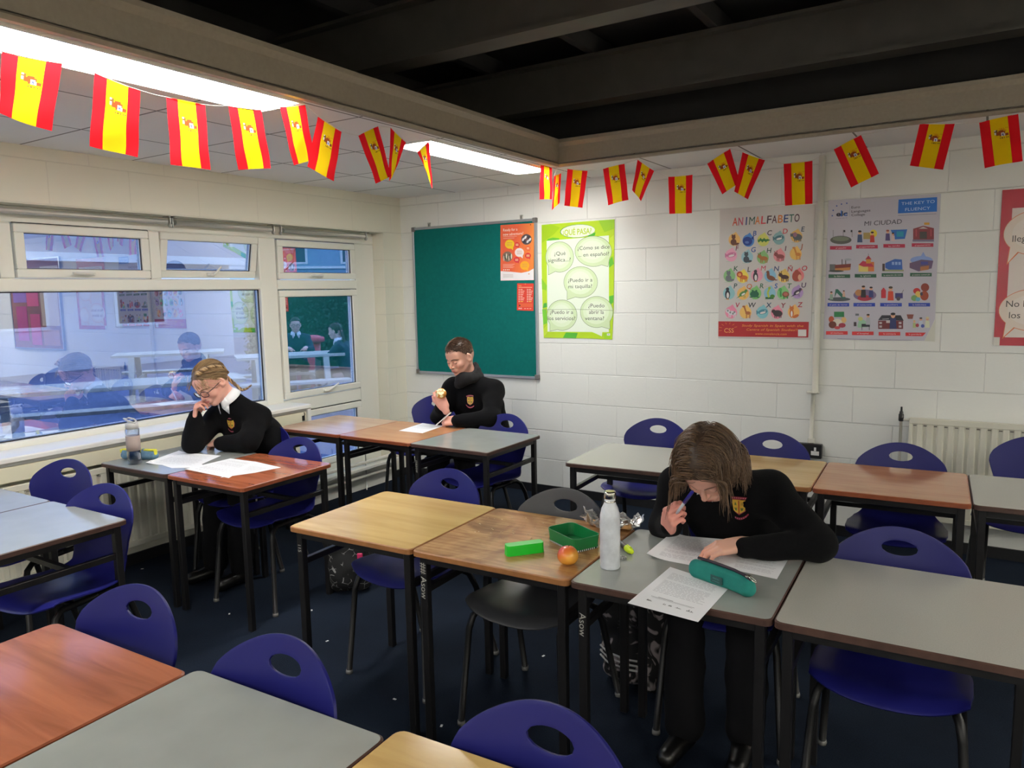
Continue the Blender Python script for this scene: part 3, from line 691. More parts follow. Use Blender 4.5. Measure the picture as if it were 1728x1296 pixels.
# ---- small red leaflet
p = Print(y=-0.0185)
p.sheet([(872.8, 478.2), (900.6, 478.5), (900.2, 524.6), (872.3, 523.6)], hx('d8402e'))
p.text('Hola', 877.5, 482, 2.2, hx('f0d070'), 5)
p.line([(875, 485), (898, 485)], 1.2, hx('f0a080'))
for c in (875, 889):
    for k in range(8):
        p.ell(c+1, 488.5+k*2.9, 0.9, 0.9, hx('f4d8c8'), n=8); p.line([(c+2.8, 488.5+k*2.9), (c+7+(k*3) % 4, 488.5+k*2.9)], 1.0, hx('f4c8b8' if k < 7 else 'f0c860'))
p.rect(887.5, 515, 22, 6.5, hx('e06038')); p.text('SPAIN', 878, 520.5, 2.2, hx('ffffff'), 6); p.ell(877, 515.5, 1.5, 1.5, hx('503020'), n=8)
for k in range(3): p.rect(886+k*4.5, 520.8, 3, 0.9, hx('f8d0c0'))
p.ell(886.5, 479.3, 0.9, 0.8, hx('e0b040'), n=8)
p.done('leaflet', m_print, 'small red leaflet pinned below the orange poster on the green board', 'leaflet')

# ---- green phrase poster
p = Print()
p.sheet([(914, 379.6), (975, 374.5), (1037, 370), (1036, 470), (1035.5, 519), (1033, 573), (990, 571), (917.5, 570), (915.5, 520), (914, 450)], hx('b4d62c'))
for q, c in ((((914, 380), (930, 378), (945, 384), (935, 395), (914.5, 410)), 'a2cc26'), (((925, 403), (933, 401), (944, 402), (943, 405), (922, 407)), '6cc03c'), (((990, 398), (1005, 392), (1004, 397), (998, 400)), '56b43c'), (((1027.5, 440), (1033, 432), (1036, 445), (1028, 452)), '66bc3a'),
             (((1027.8, 500), (1035.5, 498), (1035, 510), (1029, 516)), '5ab83c'), (((915, 522), (922, 522), (924, 545), (917, 548)), '78c836'), (((955, 561), (975, 562), (972, 571), (950, 570)), '58b63c'), (((1018, 563), (1028, 561), (1032, 572), (1020, 572)), '9ed02c'),
             (((914, 470), (923, 482), (922, 490), (914.6, 488)), '8ccc30'), (((1010, 372.2), (1036.8, 370.3), (1036, 386), (1020, 392)), '9acc2a'), (((1029, 402), (1036.4, 396), (1036, 420), (1028, 430)), 'c4e040'), (((917, 555), (924, 548), (924.5, 560), (918, 568)), 'c6e23c'), (((917.5, 512), (922.5, 511), (923.5, 518), (916, 520)), '54b044')):
    p.poly(q, hx(c))
p.poly([(922.5, 406.5), (1027.5, 397.3), (1027.6, 480), (1027.5, 560.5), (924, 559.6)], hx('e4eedc'))
p.poly([(999, 560.2), (1016.5, 560.4), (1015.5, 567.5), (1006, 563)], hx('e4eedc'))
p.ell(974.6, 389.8, 29.8, 11.3, hx('5c9a50'), -4); p.ell(975.2, 389.8, 29.0, 10.6, hx('e2ecd2'), -4)
p.text('¿QUÉ PASA?', 973.5, 391, 9.5, hx('b6d040'), 49, bold=0.02)
gl, ge = hx('cfe2b4'), hx('76906a')
for (u, v, ru, rv, tl) in ((944.5, 433.6, 23.6, 25.7, (925.5, 464)), (1001.3, 424, 31, 25.7, (1026, 450)), (980, 476.2, 28.4, 26.3, (957, 506)), (948.5, 531.8, 25.2, 25.7, (928, 559)), (1007, 526.5, 27.5, 26.3, (1029.5, 555.5))):
    p.bubble(u, v, ru, rv, gl, ge, tl, 0.6)
    p.ell(u-1, v-1, ru*0.80, rv*0.82, hx('dcebca')); p.ell(u-1, v-2, ru*0.6, rv*0.62, hx('e3eed5'))
tc_ = hx('4c5448')
for t, u, v, w in (('¿Qué', 945, 427.5, 19), ('significa...?', 944, 438.5, 38), ('¿Cómo se dice', 1001.5, 417.5, 54), ('... en español?', 1001.5, 429, 52), ('¿Puedo ir a', 979, 472.5, 41), ('mi taquilla?', 979, 483, 40), ('¿Puedo ir a', 947.5, 526.5, 39), ('los servicios?', 947.5, 537, 46), ('¿Puedo', 1006.5, 515.5, 27), ('abrir la', 1006.5, 526.5, 25), ('ventana?', 1003.5, 537, 32)):
    p.text(t, u, v, 6.4, tc_, w)
p.line([(916, 522.5), (975, 522), (1035, 524)], 0.5, hx('7a8c6c'))
p.rect(1027, 564.5, 5, 3.5, hx('f2f4ee')); p.line([(1025.5, 564.5), (1028.5, 564.5)], .8, hx('8a8c88'))
p.done('poster', m_gloss, 'green bordered poster of Spanish phrases in round bubbles beside the green board', 'poster')

# ---- animal alphabet poster
p = Print()
p.sheet([(1215, 352), (1376, 345), (1368, 573.5), (1300, 572), (1212, 571)], hx('d2cecb'))
lets = 'ANIMALFABETO'; lc = ['e2573a', 'd04c6a', '3a4a8c', '2f5c4c', 'e8843a', 'd83f48', '49343c', '5a3038', 'e08030', '28407c', '2f6a58', '4c2834']
for i, ch in enumerate(lets):
    t = i/11; p.text(ch, 1240+t*104.5, 374-t*6.5, 13.5-0.5*t, hx(lc[i]), 8.6 if ch not in 'IM' else (3.0 if ch == 'I' else 10.2), bold=0.010 if ch != 'M' else 0.0, shear=0.08)
AN = [('A', 1239.9, 403.6, 'f0c070', '6c4030'), ('B', 1263.5, 405, '4a86d0', '1c3c90'), ('C', 1288.5, 404.3, 'd8dc70', '2c7a3c'), ('D', 1314.9, 401.5, '8ab4b8', '4c7884'), ('E', 1344.7, 398, 'ecc070', '5c6468'),
      ('F', 1234.3, 430, 'eca8c4', 'd078a0'), ('G', 1261.4, 432.8, '9cc8d4', '44505a'), ('H', 1287.8, 434, '8cc07c', 'b07038'), ('I', 1315.6, 430.7, 'e8949c', '90484a'), ('J', 1343.3, 427.2, 'f2c468', 'd88a3c'),
      ('K', 1231.5, 464.7, '8cc484', '70787c'), ('L', 1253.8, 466, 'f4e060', 'd87430'), ('M', 1278, 464, 'eca4bc', '34303a'), ('N', 1300.3, 464.7, '8cc0dc', '84503c'), ('Ñ', 1323.2, 465.4, 'f0cc70', '4c3434'), ('O', 1347.5, 464, 'e8848a', 'b05040'),
      ('P', 1230.8, 493.9, '98ccd0', '2c2c38'), ('Q', 1254.4, 494.6, 'f4c46c', '58904c'), ('R', 1275.3, 493.9, '84c878', '24684c'), ('S', 1299.6, 493.9, '94c8dc', '5c9c48'), ('T', 1321.8, 493.9, '88cc84', '8c5440'), ('U', 1346.1, 492.5, 'b898cc', '3c3048'),
      ('V', 1234.4, 526.2, 'ec90b0', 'dcdce0'), ('W', 1258.7, 526.2, 'f4c870', 'b0683c'), ('X', 1287.2, 526.2, '8cccd4', '4c8ca0'), ('Y', 1311.5, 526.8, 'e890a8', '3c3438'), ('Z', 1340, 525.6, 'f4c070', 'd47438')]
KIND = dict(A='sit', B='whale', C='long', D='fish', E='eleph', F='fish', G='sit', H='quad', I='quad', J='tall', K='sit', L='lion', M='up', N='seal', Ñ='quad', O='round', P='up', Q='bird', R='frog', S='snake', T='turtle', U='bird', V='cow', W='tall', X='fish', Y='bull', Z='fox')
LC = ['28585c', '1c4c9c', '3c3438', 'd03848', '284860', '7c2c48', '2858a8', '2c5044', '5c2c48', 'b0562c', '2c5c48', '3c3034', 'd02c50', '384c78', 'b83c44', 'c83444', '1c4c50', 'd07838', '2c6c4c', '1c58b0', '387c5c', '4c2c58', 'c03458', '34343c', '28506c', 'a03048', 'b83440']
for i, (ch, u, v, c, a) in enumerate(AN):
    ln = 11.0; c = hx(c); a = hx(a)
    p.ell(u-0.5, v+1, 10.0, 10.4, c); p.poly([(u-6, v-6.5), (u+2, v-12.5), (u+7, v-5)], c)
    k = KIND[ch]; dk = tuple(q*0.35 for q in a); lt = hx('e8e4e0')
    def leg(x, y0, y1, w=1.4, col=None): p.poly([(u+x-w/2, v+y0), (u+x+w/2, v+y0), (u+x+w/2, v+y1), (u+x-w/2, v+y1)], col or a)
    if k in ('quad', 'cow', 'bull', 'lion', 'eleph'):
        bw = 8 if k in ('bull', 'eleph') else 7; bh = 5.5 if k in ('bull', 'eleph') else 3.6
        p.ell(u+1, v+2, bw, bh, a, 6); p.ell(u-6, v-1.5, 3.4, 3.2, a if k != 'lion' else hx('c0502c'))
        for x in (-4, -1.5, 4, 6.5): leg(x, 3, 9.5)
        if k == 'lion': p.ell(u-5.5, v-3, 5, 5, hx('b84828')); p.ell(u-5.5, v-2.4, 2.8, 2.8, hx('eca058'))
        if k == 'cow':
            for x, y in ((-2, 1), (2.5, 3), (5, 0.5), (-6, -2)): p.ell(u+x, v+y, 1.5, 1.8, dk)
        if k == 'eleph': p.ell(u-3, v-2, 3.4, 4.2, hx('9c7080')); p.line([(u-7, v-1), (u-10, v+1), (u-10, v-4)], 2, a)
        if ch in 'IHÑ': p.line([(u-7, v-3.5), (u-9, v-7)], 0.9, dk); p.line([(u-5, v-4), (u-4, v-8)], 0.9, dk)
    elif k == 'tall': p.ell(u+3.5, v+2, 4.5, 2.8, a); p.line([(u+0.5, v+1), (u-2.5, v-8)], 2.6, a); p.ell(u-3.5, v-9, 2.6, 1.6, a); [leg(x, 3, 11, 1.0) for x in (0.5, 2, 5.5, 7)]
    elif k == 'fish': p.ell(u, v, 8, 4.2, a, -12); p.poly([(u-6, v+1), (u-11, v-3), (u-10.5, v+5)], a); p.ell(u+4, v-1.8, 0.8, .8, lt, n=8); p.ell(u, v+1.5, 5, 1.8, lt, -12)
    elif k == 'whale': p.ell(u-2, v+2, 8, 7.5, a); p.ell(u-3, v+4, 3.5, 2.2, hx('5878c0')); p.poly([(u+4, v-3), (u+9, v-8), (u+8, v)], a)
    elif k == 'long': p.ell(u, v+1, 10, 1.8, a); p.poly([(u+6, v-1.5), (u+12, v+1), (u+6, v+3)], a); [p.ell(u+x, v+(-1 if j % 2 else 3), 1.4, 1.6, a) for j, x in enumerate((-8, -5, -2, 1, 4))]
    elif k == 'sit': p.ell(u-2, v+5, 5, 5.5, a); p.ell(u-2, v-3.5, 3.4, 3.6, a); p.ell(u+3.5, v+8, 4, 2, a, -10); p.ell(u-4.2, v-6.5, 1.2, 1.6, a, n=8); p.ell(u, v-6.5, 1.2, 1.6, a, n=8)
    elif k == 'up': p.ell(u-3, v+3, 4.2, 8, a); p.ell(u-3, v-6, 2.8, 2.8, a); p.ell(u-2.6, v+4.5, 2.2, 5, lt); p.ell(u-3, v+11, 3, .9, hx('d89048'))
    elif k == 'seal': p.ell(u+1, v+4.5, 7.5, 4, a, 20); p.ell(u-4, v-1, 2.6, 5, a); p.ell(u-4.5, v-5.5, 2.6, 2.4, a); p.poly([(u+7, v+6), (u+13, v+8), (u+8, v+9)], a)
    elif k == 'round': p.ell(u-3, v+2, 7.5, 9, a, 20); p.ell(u+2, v+4, 3, 5, hx('e8b090')); p.ell(u-3, v-6, 3.2, 3, a)
    elif k == 'bird': p.ell(u-1, v+1, 6.5, 3.6, a, -32); p.ell(u+4.5, v-4, 2.6, 2.4, a); p.poly([(u-4, v+2), (u-12, v+9), (u-3, v+5)], a); p.ell(u, v+1.8, 3.6, 1.6, lt, -32); leg(1, 4, 8, .7); leg(3, 4, 8, .7); p.poly([(u+6.5, v-4.5), (u+9.5, v-3.5), (u+6.5, v-3)], hx('d07c38'))
    elif k == 'frog': p.ell(u-2, v+2.5, 7.5, 5.5, a); p.ell(u-5, v-3, 1.8, 1.8, a, n=10); p.ell(u+1, v-3, 1.8, 1.8, a, n=10); [p.ell(u+x, v+7.5, 2.6, 1.0, a, n=10) for x in (-8, 4)]
    elif k == 'snake': p.line([(u-8, v+9), (u+6, v+9)], 3.4, hx('34703c')); p.line([(u-2, v+8), (u-4, v), (u-1, v-7)], 3, hx('c0cc48')); p.ell(u-1, v-8, 2.4, 1.8, hx('a0c040')); p.ell(u+4, v+6, 4, 3, hx('4c8c3c'))
    elif k == 'turtle': p.ell(u+4, v+3, 6, 5, a); p.ell(u+4, v+2.5, 3.6, 3, hx('b86858')); p.line([(u-4, v+7), (u-4.5, v-3)], 3, hx('3c9450')); p.ell(u-5, v-5, 3, 3, hx('4ca858')); leg(1, 6, 10, 2, hx('3c9450')); leg(7, 6, 10, 2, hx('3c9450'))
    elif k == 'fox': p.ell(u-4, v+3, 3.6, 7.5, a); p.ell(u-4, v-5, 3.6, 3.2, a); p.poly([(u-7.4, v-6), (u-7, v-11), (u-4.5, v-7.5)], a); p.poly([(u-3.5, v-7.5), (u-1, v-11), (u-.6, v-6)], a); p.ell(u-4, v+4, 1.6, 5, lt); p.ell(u+3, v+8, 5.5, 2.6, a, -25)
    if ch != 'A': p.text(ch, u+9.6 if ch != 'F' else u+9, v-11.5, 8.2, hx(LC[i]), bold=0.012 if ch != 'M' else 0.0, shear=0.12)
    p.line([(u-9, v+11.6), (u-3, v+11.4)], 0.35, hx('90b8a0'))
p.poly([(1212.4, 542.2), (1365, 543.2), (1364, 569.6), (1212.2, 567.6)], hx('b4242c'))
p.text('CSS', 1230, 557.5, 7.4, hx('f4b868'), 16, shear=0.05)
for a in range(7):
    an = math.radians(170+a*28); p.line([(1229+11*math.cos(an), 556+9*math.sin(an)), (1229+16*math.cos(an), 556+12.5*math.sin(an))], 0.6, hx('e88c38'))
for t, u, v, w in (('Study Spanish in Spain with the', 1302.5, 549.5, 104), ('Centre of Spanish Studies!!', 1301.5, 556.3, 86), ('www.cssvalencia.com', 1300.5, 563.3, 53)): p.text(t, u, v, 3.9, hx('f0a448'), w, shear=0.2)
p.rect(1353.8, 561.8, 14, 11.5, hx('e6e2de'))
p.done('poster', m_print, 'animal alphabet poster with a red banner left of the wall pipe', 'poster')

# ---- city poster
p = Print()
p.sheet([(1398, 338), (1588, 327), (1580, 480), (1578, 538), (1560, 575), (1480, 574.5), (1389.5, 572)], hx('c3c0cc'))
p.sheet([(1578.5, 538), (1577.5, 576.5), (1560, 575.3)], hx('d4d4c8'))
p.text('elc', 1420.5, 360.5, 8, hx('2c2c44'), 19, bold=0.03); p.text('l', 1419.5, 360, 9.5, hx('3c78d0'), 1.8, bold=.03); p.text('c', 1427, 361, 6.6, hx('3c70c8'), 5.5, bold=.03)
for u, v in ((1404.5, 364), (1406, 355), (1412, 347.5), (1420, 344.5), (1429, 343)): p.ell(u, v, 1.3, 1.4, hx('5468b4'), n=8)
p.text('www.elc.ie', 1420, 368, 1.6, hx('6c7090'), 19)
p.line([(1434, 346), (1434, 366)], 0.4, hx('8c8ca0'))
for t, v, w in (('Euro', 349.5, 14.5), ('Languages', 355.8, 32), ('College', 362.2, 23)): p.text(t, 1436.5+w/2, v-(.0), 4.0, hx('4c4450'), w, bold=.01)
p.poly([(1516.4, 336.8), (1581.5, 332.6), (1581, 357), (1515.2, 360.2)], hx('1c6cc8'))
p.text('THE KEY TO', 1549, 341.8, 5.0, hx('c8dcf4'), 56); p.text('FLUENCY', 1548, 352.3, 5.2, hx('c8dcf4'), 42)
p.line([(1515.5, 363.5), (1580, 360.8)], 1.0, hx('8c8ca4'))
p.text('MI CIUDAD', 1489.5, 375.5, 7.6, hx('3a3444'), 63, bold=0.0, shear=0.05)
PIC = [(1418.9, 402, 1418.9, 418.3), (1463.3, 399, 1463, 416.3), (1512, 396.4, 1508.9, 414.9), (1558.5, 395.7, 1556.8, 413.5),
       (1417.5, 449, 1416.4, 466), (1462, 446.4, 1460.6, 465.4), (1506.4, 447.8, 1506, 464), (1554.3, 443.6, 1554, 463.5),
       (1414.7, 498.6, 1414.7, 514.2), (1459.9, 495.8, 1458.5, 514.2), (1505, 495.8, 1503.6, 514.2), (1552, 493.8, 1551.3, 514.2),
       (1412.6, 541.7, 1412.2, 561.8), (1457, 543, 1456, 562.5), (1503, 541.7, 1501, 563.2), (1549.4, 543, 1545, 563.9)]
NM = ['el estadio', 'el supermercado', 'las tiendas', 'el ayuntamiento', 'la fábrica', 'la iglesia', 'la estación de tren', 'el centro comercial', 'el patio de recreo', 'el restaurante', 'la gasolinera', 'la biblioteca', 'el instituto', 'el hospital', 'la comisaría', 'la guardería']
BC = ['b82c4c', '2c6048', '2444b0', 'd8383c']
def man(u, v, h, c, hd='e0a888', hair='3c2c24'):
    p.poly([(u-h*.16, v-h*.1), (u+h*.16, v-h*.1), (u+h*.2, v+h*.5), (u-h*.2, v+h*.5)], hx(c)); p.ell(u, v-h*.25, h*.13, h*.15, hx(hd), n=10); p.ell(u, v-h*.34, h*.14, h*.08, hx(hair), n=10)
for i, (u, v, bu, bv) in enumerate(PIC):
    if i == 15: p.poly([(bu-17, bv-2.8), (bu+17.5, bv-2.6), (bu+12, bv+3.4), (bu-17, bv+3.0)], hx(BC[3]))
    else: p.rect(bu, bv, 36.5, 6.0, hx(BC[i//4]))
    p.text(NM[i], bu if i < 15 else bu-1, bv, 2.6, hx('e0d4d8'), min(30, 1.75*len(NM[i])))
g = hx
p.ell(1419, 405, 18, 7, g('5c5c58')); p.ell(1419, 403, 14, 4, g('7c8470')); [p.line([(x, 400), (x, 388)], .6, g('484848')) for x in (1406, 1423, 1438)]; [p.rect(x, 390, 3, 3.5, g('34343c')) for x in (1425, 1437)]
p.rect(1464, 398, 14, 11, g('b0985c')); man(1451, 398, 22, '3c5078', hair='1c1c20'); p.ell(1474, 394, 6, 6.5, g('e8d040')); man(1472, 399, 20, 'c83c34')
p.poly([(1503, 388), (1531, 387), (1527, 403), (1510, 404)], g('3070c0')); p.rect(1519, 395, 12, 9, g('2c9cb8')); man(1498, 396, 20, '5c4c80', hair='9c5040'); man(1507, 399, 16, 'd8c0c0')
p.poly([(1541, 386), (1558, 381), (1576, 385), (1576, 404), (1541, 406)], g('8c3c44')); p.poly([(1550, 386), (1558, 382.5), (1566, 386)], g('c8c0c0')); p.rect(1558, 397, 12, 12, g('4c4848')); p.rect(1558, 406, 36, 3.5, g('7c7490')); p.rect(1564, 377.5, 9, 4, g('d89c30')); [p.rect(x, 393, 2.4, 12, g('b85058')) for x in (1546, 1571)]
p.rect(1405, 452, 10, 12, g('6c6c6c')); p.poly([(1409, 447), (1436, 445), (1435, 455), (1409, 456)], g('803830')); p.poly([(1409, 453), (1435, 451), (1434, 456), (1409, 457.5)], g('c88848')); [p.rect(x, 442, 1.4, 9, g('504848')) for x in (1421, 1427)]; p.ell(1431, 438, 6, 2, g('a8acb8')); p.ell(1411, 457.5, 13, 1.6, g('3c4440'))
p.rect(1457, 452, 16, 13, g('e8d478')); p.rect(1470, 450, 10, 16, g('d8783c')); p.poly([(1449, 447), (1456, 440), (1470, 444), (1475, 450), (1457, 450)], g('c02c4c')); p.poly([(1460, 438), (1465.5, 431), (1471, 438)], g('b02c48')); p.rect(1465.5, 441, 8, 7, g('d8983c')); p.line([(1465.5, 431), (1465.5, 428)], .5, g('402830'))
p.poly([(1494, 444), (1510, 437), (1522, 438), (1523, 455), (1505, 458), (1494, 452)], g('3464b8')); [p.rect(x, 444.5, 4, 5, g('9cbce8')) for x in (1507, 1512.5, 1518)]; p.rect(1507, 456.5, 36, 3, g('9ca078')); p.rect(1491, 451, 4, 12, g('4c3c3c'))
p.ell(1555, 439, 19, 7, g('8ca4dc')); p.poly([(1558, 425), (1563, 434), (1553, 434)], g('8ca4dc')); p.poly([(1535, 444), (1555, 438), (1575, 440), (1572, 453), (1550, 458), (1535, 452)], g('6c5878')); p.poly([(1553, 450), (1568, 448), (1567, 455), (1553, 457)], g('b8784c')); p.rect(1560, 444, 12, 5, g('4c50a0'))
p.ell(1416, 505, 19, 3.4, g('4c5458')); p.poly([(1408, 503), (1410, 488), (1414, 488), (1428, 503), (1422, 504), (1412, 494)], g('2c6c5c')); man(1403, 498, 15, '90a898'); man(1424, 495, 12, 'd8b098')
p.ell(1459.5, 498, 19.5, 9.5, g('7c6c90')); p.ell(1459, 503, 12, 5, g('a82c44')); p.ell(1449, 494, 6, 5.5, g('b88050')); man(1457, 491, 22, '24242c'); man(1470, 492, 20, '3c447c', hair='24242c')
p.poly([(1487, 503), (1487, 490), (1491, 485), (1495, 490), (1495, 503)], g('c83444')); man(1503, 494, 26, 'd84c34', hair='40382c'); p.rect(1517, 499, 13, 9, g('3c3878')); p.ell(1516, 504, 3.4, 3.4, g('504850')); p.line([(1521, 496), (1525, 489)], .8, g('404040'))
p.ell(1561, 485, 7, 7, g('8c3c34')); p.ell(1560, 499, 7, 8, g('a84c34')); p.ell(1547, 491, 6, 5, g('c83438')); p.ell(1549, 497, 4.5, 6, g('e8c868')); p.ell(1543, 503, 5.5, 5, g('7ca868')); p.ell(1549, 505, 4, 3.5, g('68b0c8')); p.ell(1555, 496, 2.4, 3, g('3c3450'))
p.rect(1416, 530.5, 17, 9, g('2c7c4c')); p.ell(1403, 539, 4.6, 5.5, g('c05838')); p.ell(1424, 540, 4.4, 5, g('e8c080')); p.ell(1413, 544, 8, 6, g('e0d8c8')); p.ell(1405, 548, 6.5, 6, g('70382c')); p.ell(1421, 549, 6, 4, g('a83c50')); p.ell(1413, 553, 5, 2.6, g('c84848'))
p.rect(1446.5, 531, 6, 3.5, g('646870')); p.poly([(1447, 549), (1450, 539), (1458, 540), (1467, 546), (1463, 552), (1448, 553)], g('9cc8a8')); p.ell(1452, 538, 4, 3.4, g('c8cc78')); p.rect(1461, 549, 14, 5, g('30303c')); man(1465, 538, 20, 'b0b4bc'); p.rect(1443, 547, 4.5, 7, g('443840')); [p.rect(x, 554, .9, 6, g('30303c')) for x in (1454.5, 1467)]
p.poly([(1482, 540), (1488, 532), (1520, 532), (1525, 541)], g('2c2c38')); p.rect(1503, 548, 42, 14, g('702c34')); [p.rect(x, y, 4.6, 3.6, g('c0b4b8')) for x in (1486, 1519) for y in (545, 551)]; p.rect(1502, 543, 13, 4, g('d0c0c0')); man(1507, 540, 30, '30386c', hair='24242c'); p.line([(1489, 538.5), (1500, 538)], .9, g('c8c8cc'))
p.poly([(1530, 530.5), (1542, 530.5), (1540, 538), (1532, 538)], g('8c4c44')); man(1543, 546, 14, 'b0bc80', hair='c8b070'); man(1554, 543, 18, 'c8d0e0', hair='34343c'); man(1565, 543, 20, 'd8dcc0', hair='d8cc98'); p.ell(1548, 549, 3, 3, g('a83c50')); p.ell(1557, 550, 3, 3, g('4858a8'))
p.line([(1413, 571.5), (1540, 574.2)], 0.8, g('9490a4'))
p.done('poster', m_print, 'pale lilac poster of town buildings in a four by four grid, right of the pipe', 'poster')

# ---- red bordered phrase poster, partly out of view
x0, x1, z0, z1 = 4.262, 4.865, 1.215, 2.058
b = MB(); Y = -0.004
def q2(pts, c, l):
    n = len(pts); pts = pts if area2(pts) > 0 else pts[::-1]; b.add([(x, Y-0.0003*l, z) for x, z in pts], [tuple(range(n))], 0, hx(c))
b.box((x0, Y, z0), (x1, Y+0.001, z1), col=hx('b83040'))
q2([(x0, z0), (x0+0.028, z0), (x0+0.028, z0+0.045), (x0, z0+0.045)], 'd8d4cc', 1)
q2([(x0+.05, z1-.10), (x1-.05, z1-.10), (x1-.05, z0+.045), (x0+.05, z0+.045)], 'ddd0c8', 1)
for (cx, cz, rx, rz, tx) in ((x0+.168, z1-.235, .150, .118, ('Siento', 'llegar tarde')), (x0+.175, z0+.195, .158, .112, ('No he hecho', 'los deberes')), (x0+.40, (z0+z1)/2+.02, .135, .10, ()), (x0+.475, z1-.20, .10, .09, ()), (x0+.46, z0+.17, .10, .09, ())):
    ps = [(cx+rx*math.cos(t), cz+rz*math.sin(t)) for t in [2*PI*k/44 for k in range(44)]]
    q2([(cx+(x-cx)*1.015, cz+(z-cz)*1.03) for x, z in ps], 'd87850', 2); q2(ps, 'e4d4c6', 3); q2([(cx+(x-cx)*.75, cz+(z-cz)*.75) for x, z in ps], 'e8dcd2', 4)
    q2([(cx-rx*.80, cz-rz*.62), (cx-rx*.86, cz-rz*1.42), (cx-rx*.50, cz-rz*.86)], 'd87850', 1.9); q2([(cx-rx*.78, cz-rz*.60), (cx-rx*.83, cz-rz*1.32), (cx-rx*.52, cz-rz*.80)], 'e4d4c6', 3.1)
    for k, t in enumerate(tx):
        vs, fs = text_mesh(t, 0.050); zz = cz-0.014+(0.5*(len(tx)-1)-k)*0.062
        b.add([(cx+a*0.98, Y-0.0003*5, zz+c) for a, c in vs], fs, 0, hx('4c4440'))
tag(b.build('poster', m_gloss, loc=((x0+x1)/2, Y, (z0+z1)/2), usecol=True), 'red bordered poster of Spanish phrases at the right edge of the view', 'poster')

# ---- notice board further right on the back wall (seen mirrored in the window)
m_cork = mat('brown_cork', rgb(150, 100, 70), 0.9, noise=0.15, nscale=60)
pb = thing('cork_board', 'brown cork board with pinned red and pink sheets, far right on the back wall', 'notice board', (5.85, 0, 1.5))
MB().box((-0.62, -0.02, -0.55), (0.62, -0.002, 0.6)).build('cork_panel', m_cork, pb)
f = MB()
for a in ((-0.63, -0.56, 0.63, -0.54), (-0.63, 0.59, 0.63, 0.61), (-0.63, -0.54, -0.61, 0.59), (0.61, -0.54, 0.63, 0.59)): f.box((a[0], -0.026, a[1]), (a[2], -0.001, a[3]))
f.build('frame', m_alu, pb)
k = MB()
for (a, c, d, e, cc) in ((-.58, -.25, -.15, .50, 'cbb48c'), (-.10, -.5, .15, -.1, 'c83c60'), (-.1, 0, .2, .35, 'd8406c'), (.22, -.45, .5, 0, 'b03060'), (.2, .05, .55, .5, '8c60b0'), (-.55, -.5, -.15, -.3, 'b87848')): k.box((a, -0.0225, c), (d, -0.0205, e), col=hx(cc))
k.build('pinned_sheet', m_print, pb, usecol=True)

# ---- wall pipe, socket, radiators
m_pipe = mat('painted_pipe', rgb(214, 212, 200), 0.4)
t = thing('wall_pipe', 'white painted cable pipe running up the back wall between two posters', 'pipe', (3.332, 0, 0.58))
MB().tube([(0.006, -0.020, 0.32), (0.008, -0.020, 1.76)], 0.019, 14).build('upper_pipe', m_pipe, t)
MB().tube([(-0.012, -0.016, 0.0), (-0.004, -0.016, 0.33)], 0.0125, 12).build('lower_pipe', m_pipe, t)
MB().box((-0.042, -0.034, 0.315), (0.030, 0.0, 0.328), bev=.003).build('clip', m_pipe, t, fixn=True)
MB().box((-0.028, -0.036, 0.0), (0.012, 0.0, 0.03), bev=.003).build('clip', m_pipe, t, fixn=True)
t = thing('wall_socket', 'black double wall socket low on the back wall behind a chair', 'socket', (3.315, 0, 0.53))
MB().box((-0.075, -0.042, -0.045), (0.075, 0.0, 0.045), bev=.004).build('back_box', mat('black_socket_plastic', rgb(34, 34, 36), 0.35), t, fixn=True)
m_wp = mat('white_plastic', rgb(230, 230, 228), 0.35)
for x in (-0.036, 0.037):
    s = MB(); s.box((x-0.006, -0.0445, 0.004), (x+0.006, -0.042, 0.026)); s.box((x-0.022, -0.0445, -0.018), (x-0.008, -0.042, -0.004)); s.box((x+0.008, -0.0445, -0.018), (x+0.022, -0.042, -0.004)); s.box((x-0.024, -0.0435, -0.024), (x+0.024, -0.042, 0.002)); s.build('outlet', m_wp, t)
MB().box((-0.074, -0.0435, 0.022), (-0.055, -0.042, 0.04)).build('switch', m_wp, t)
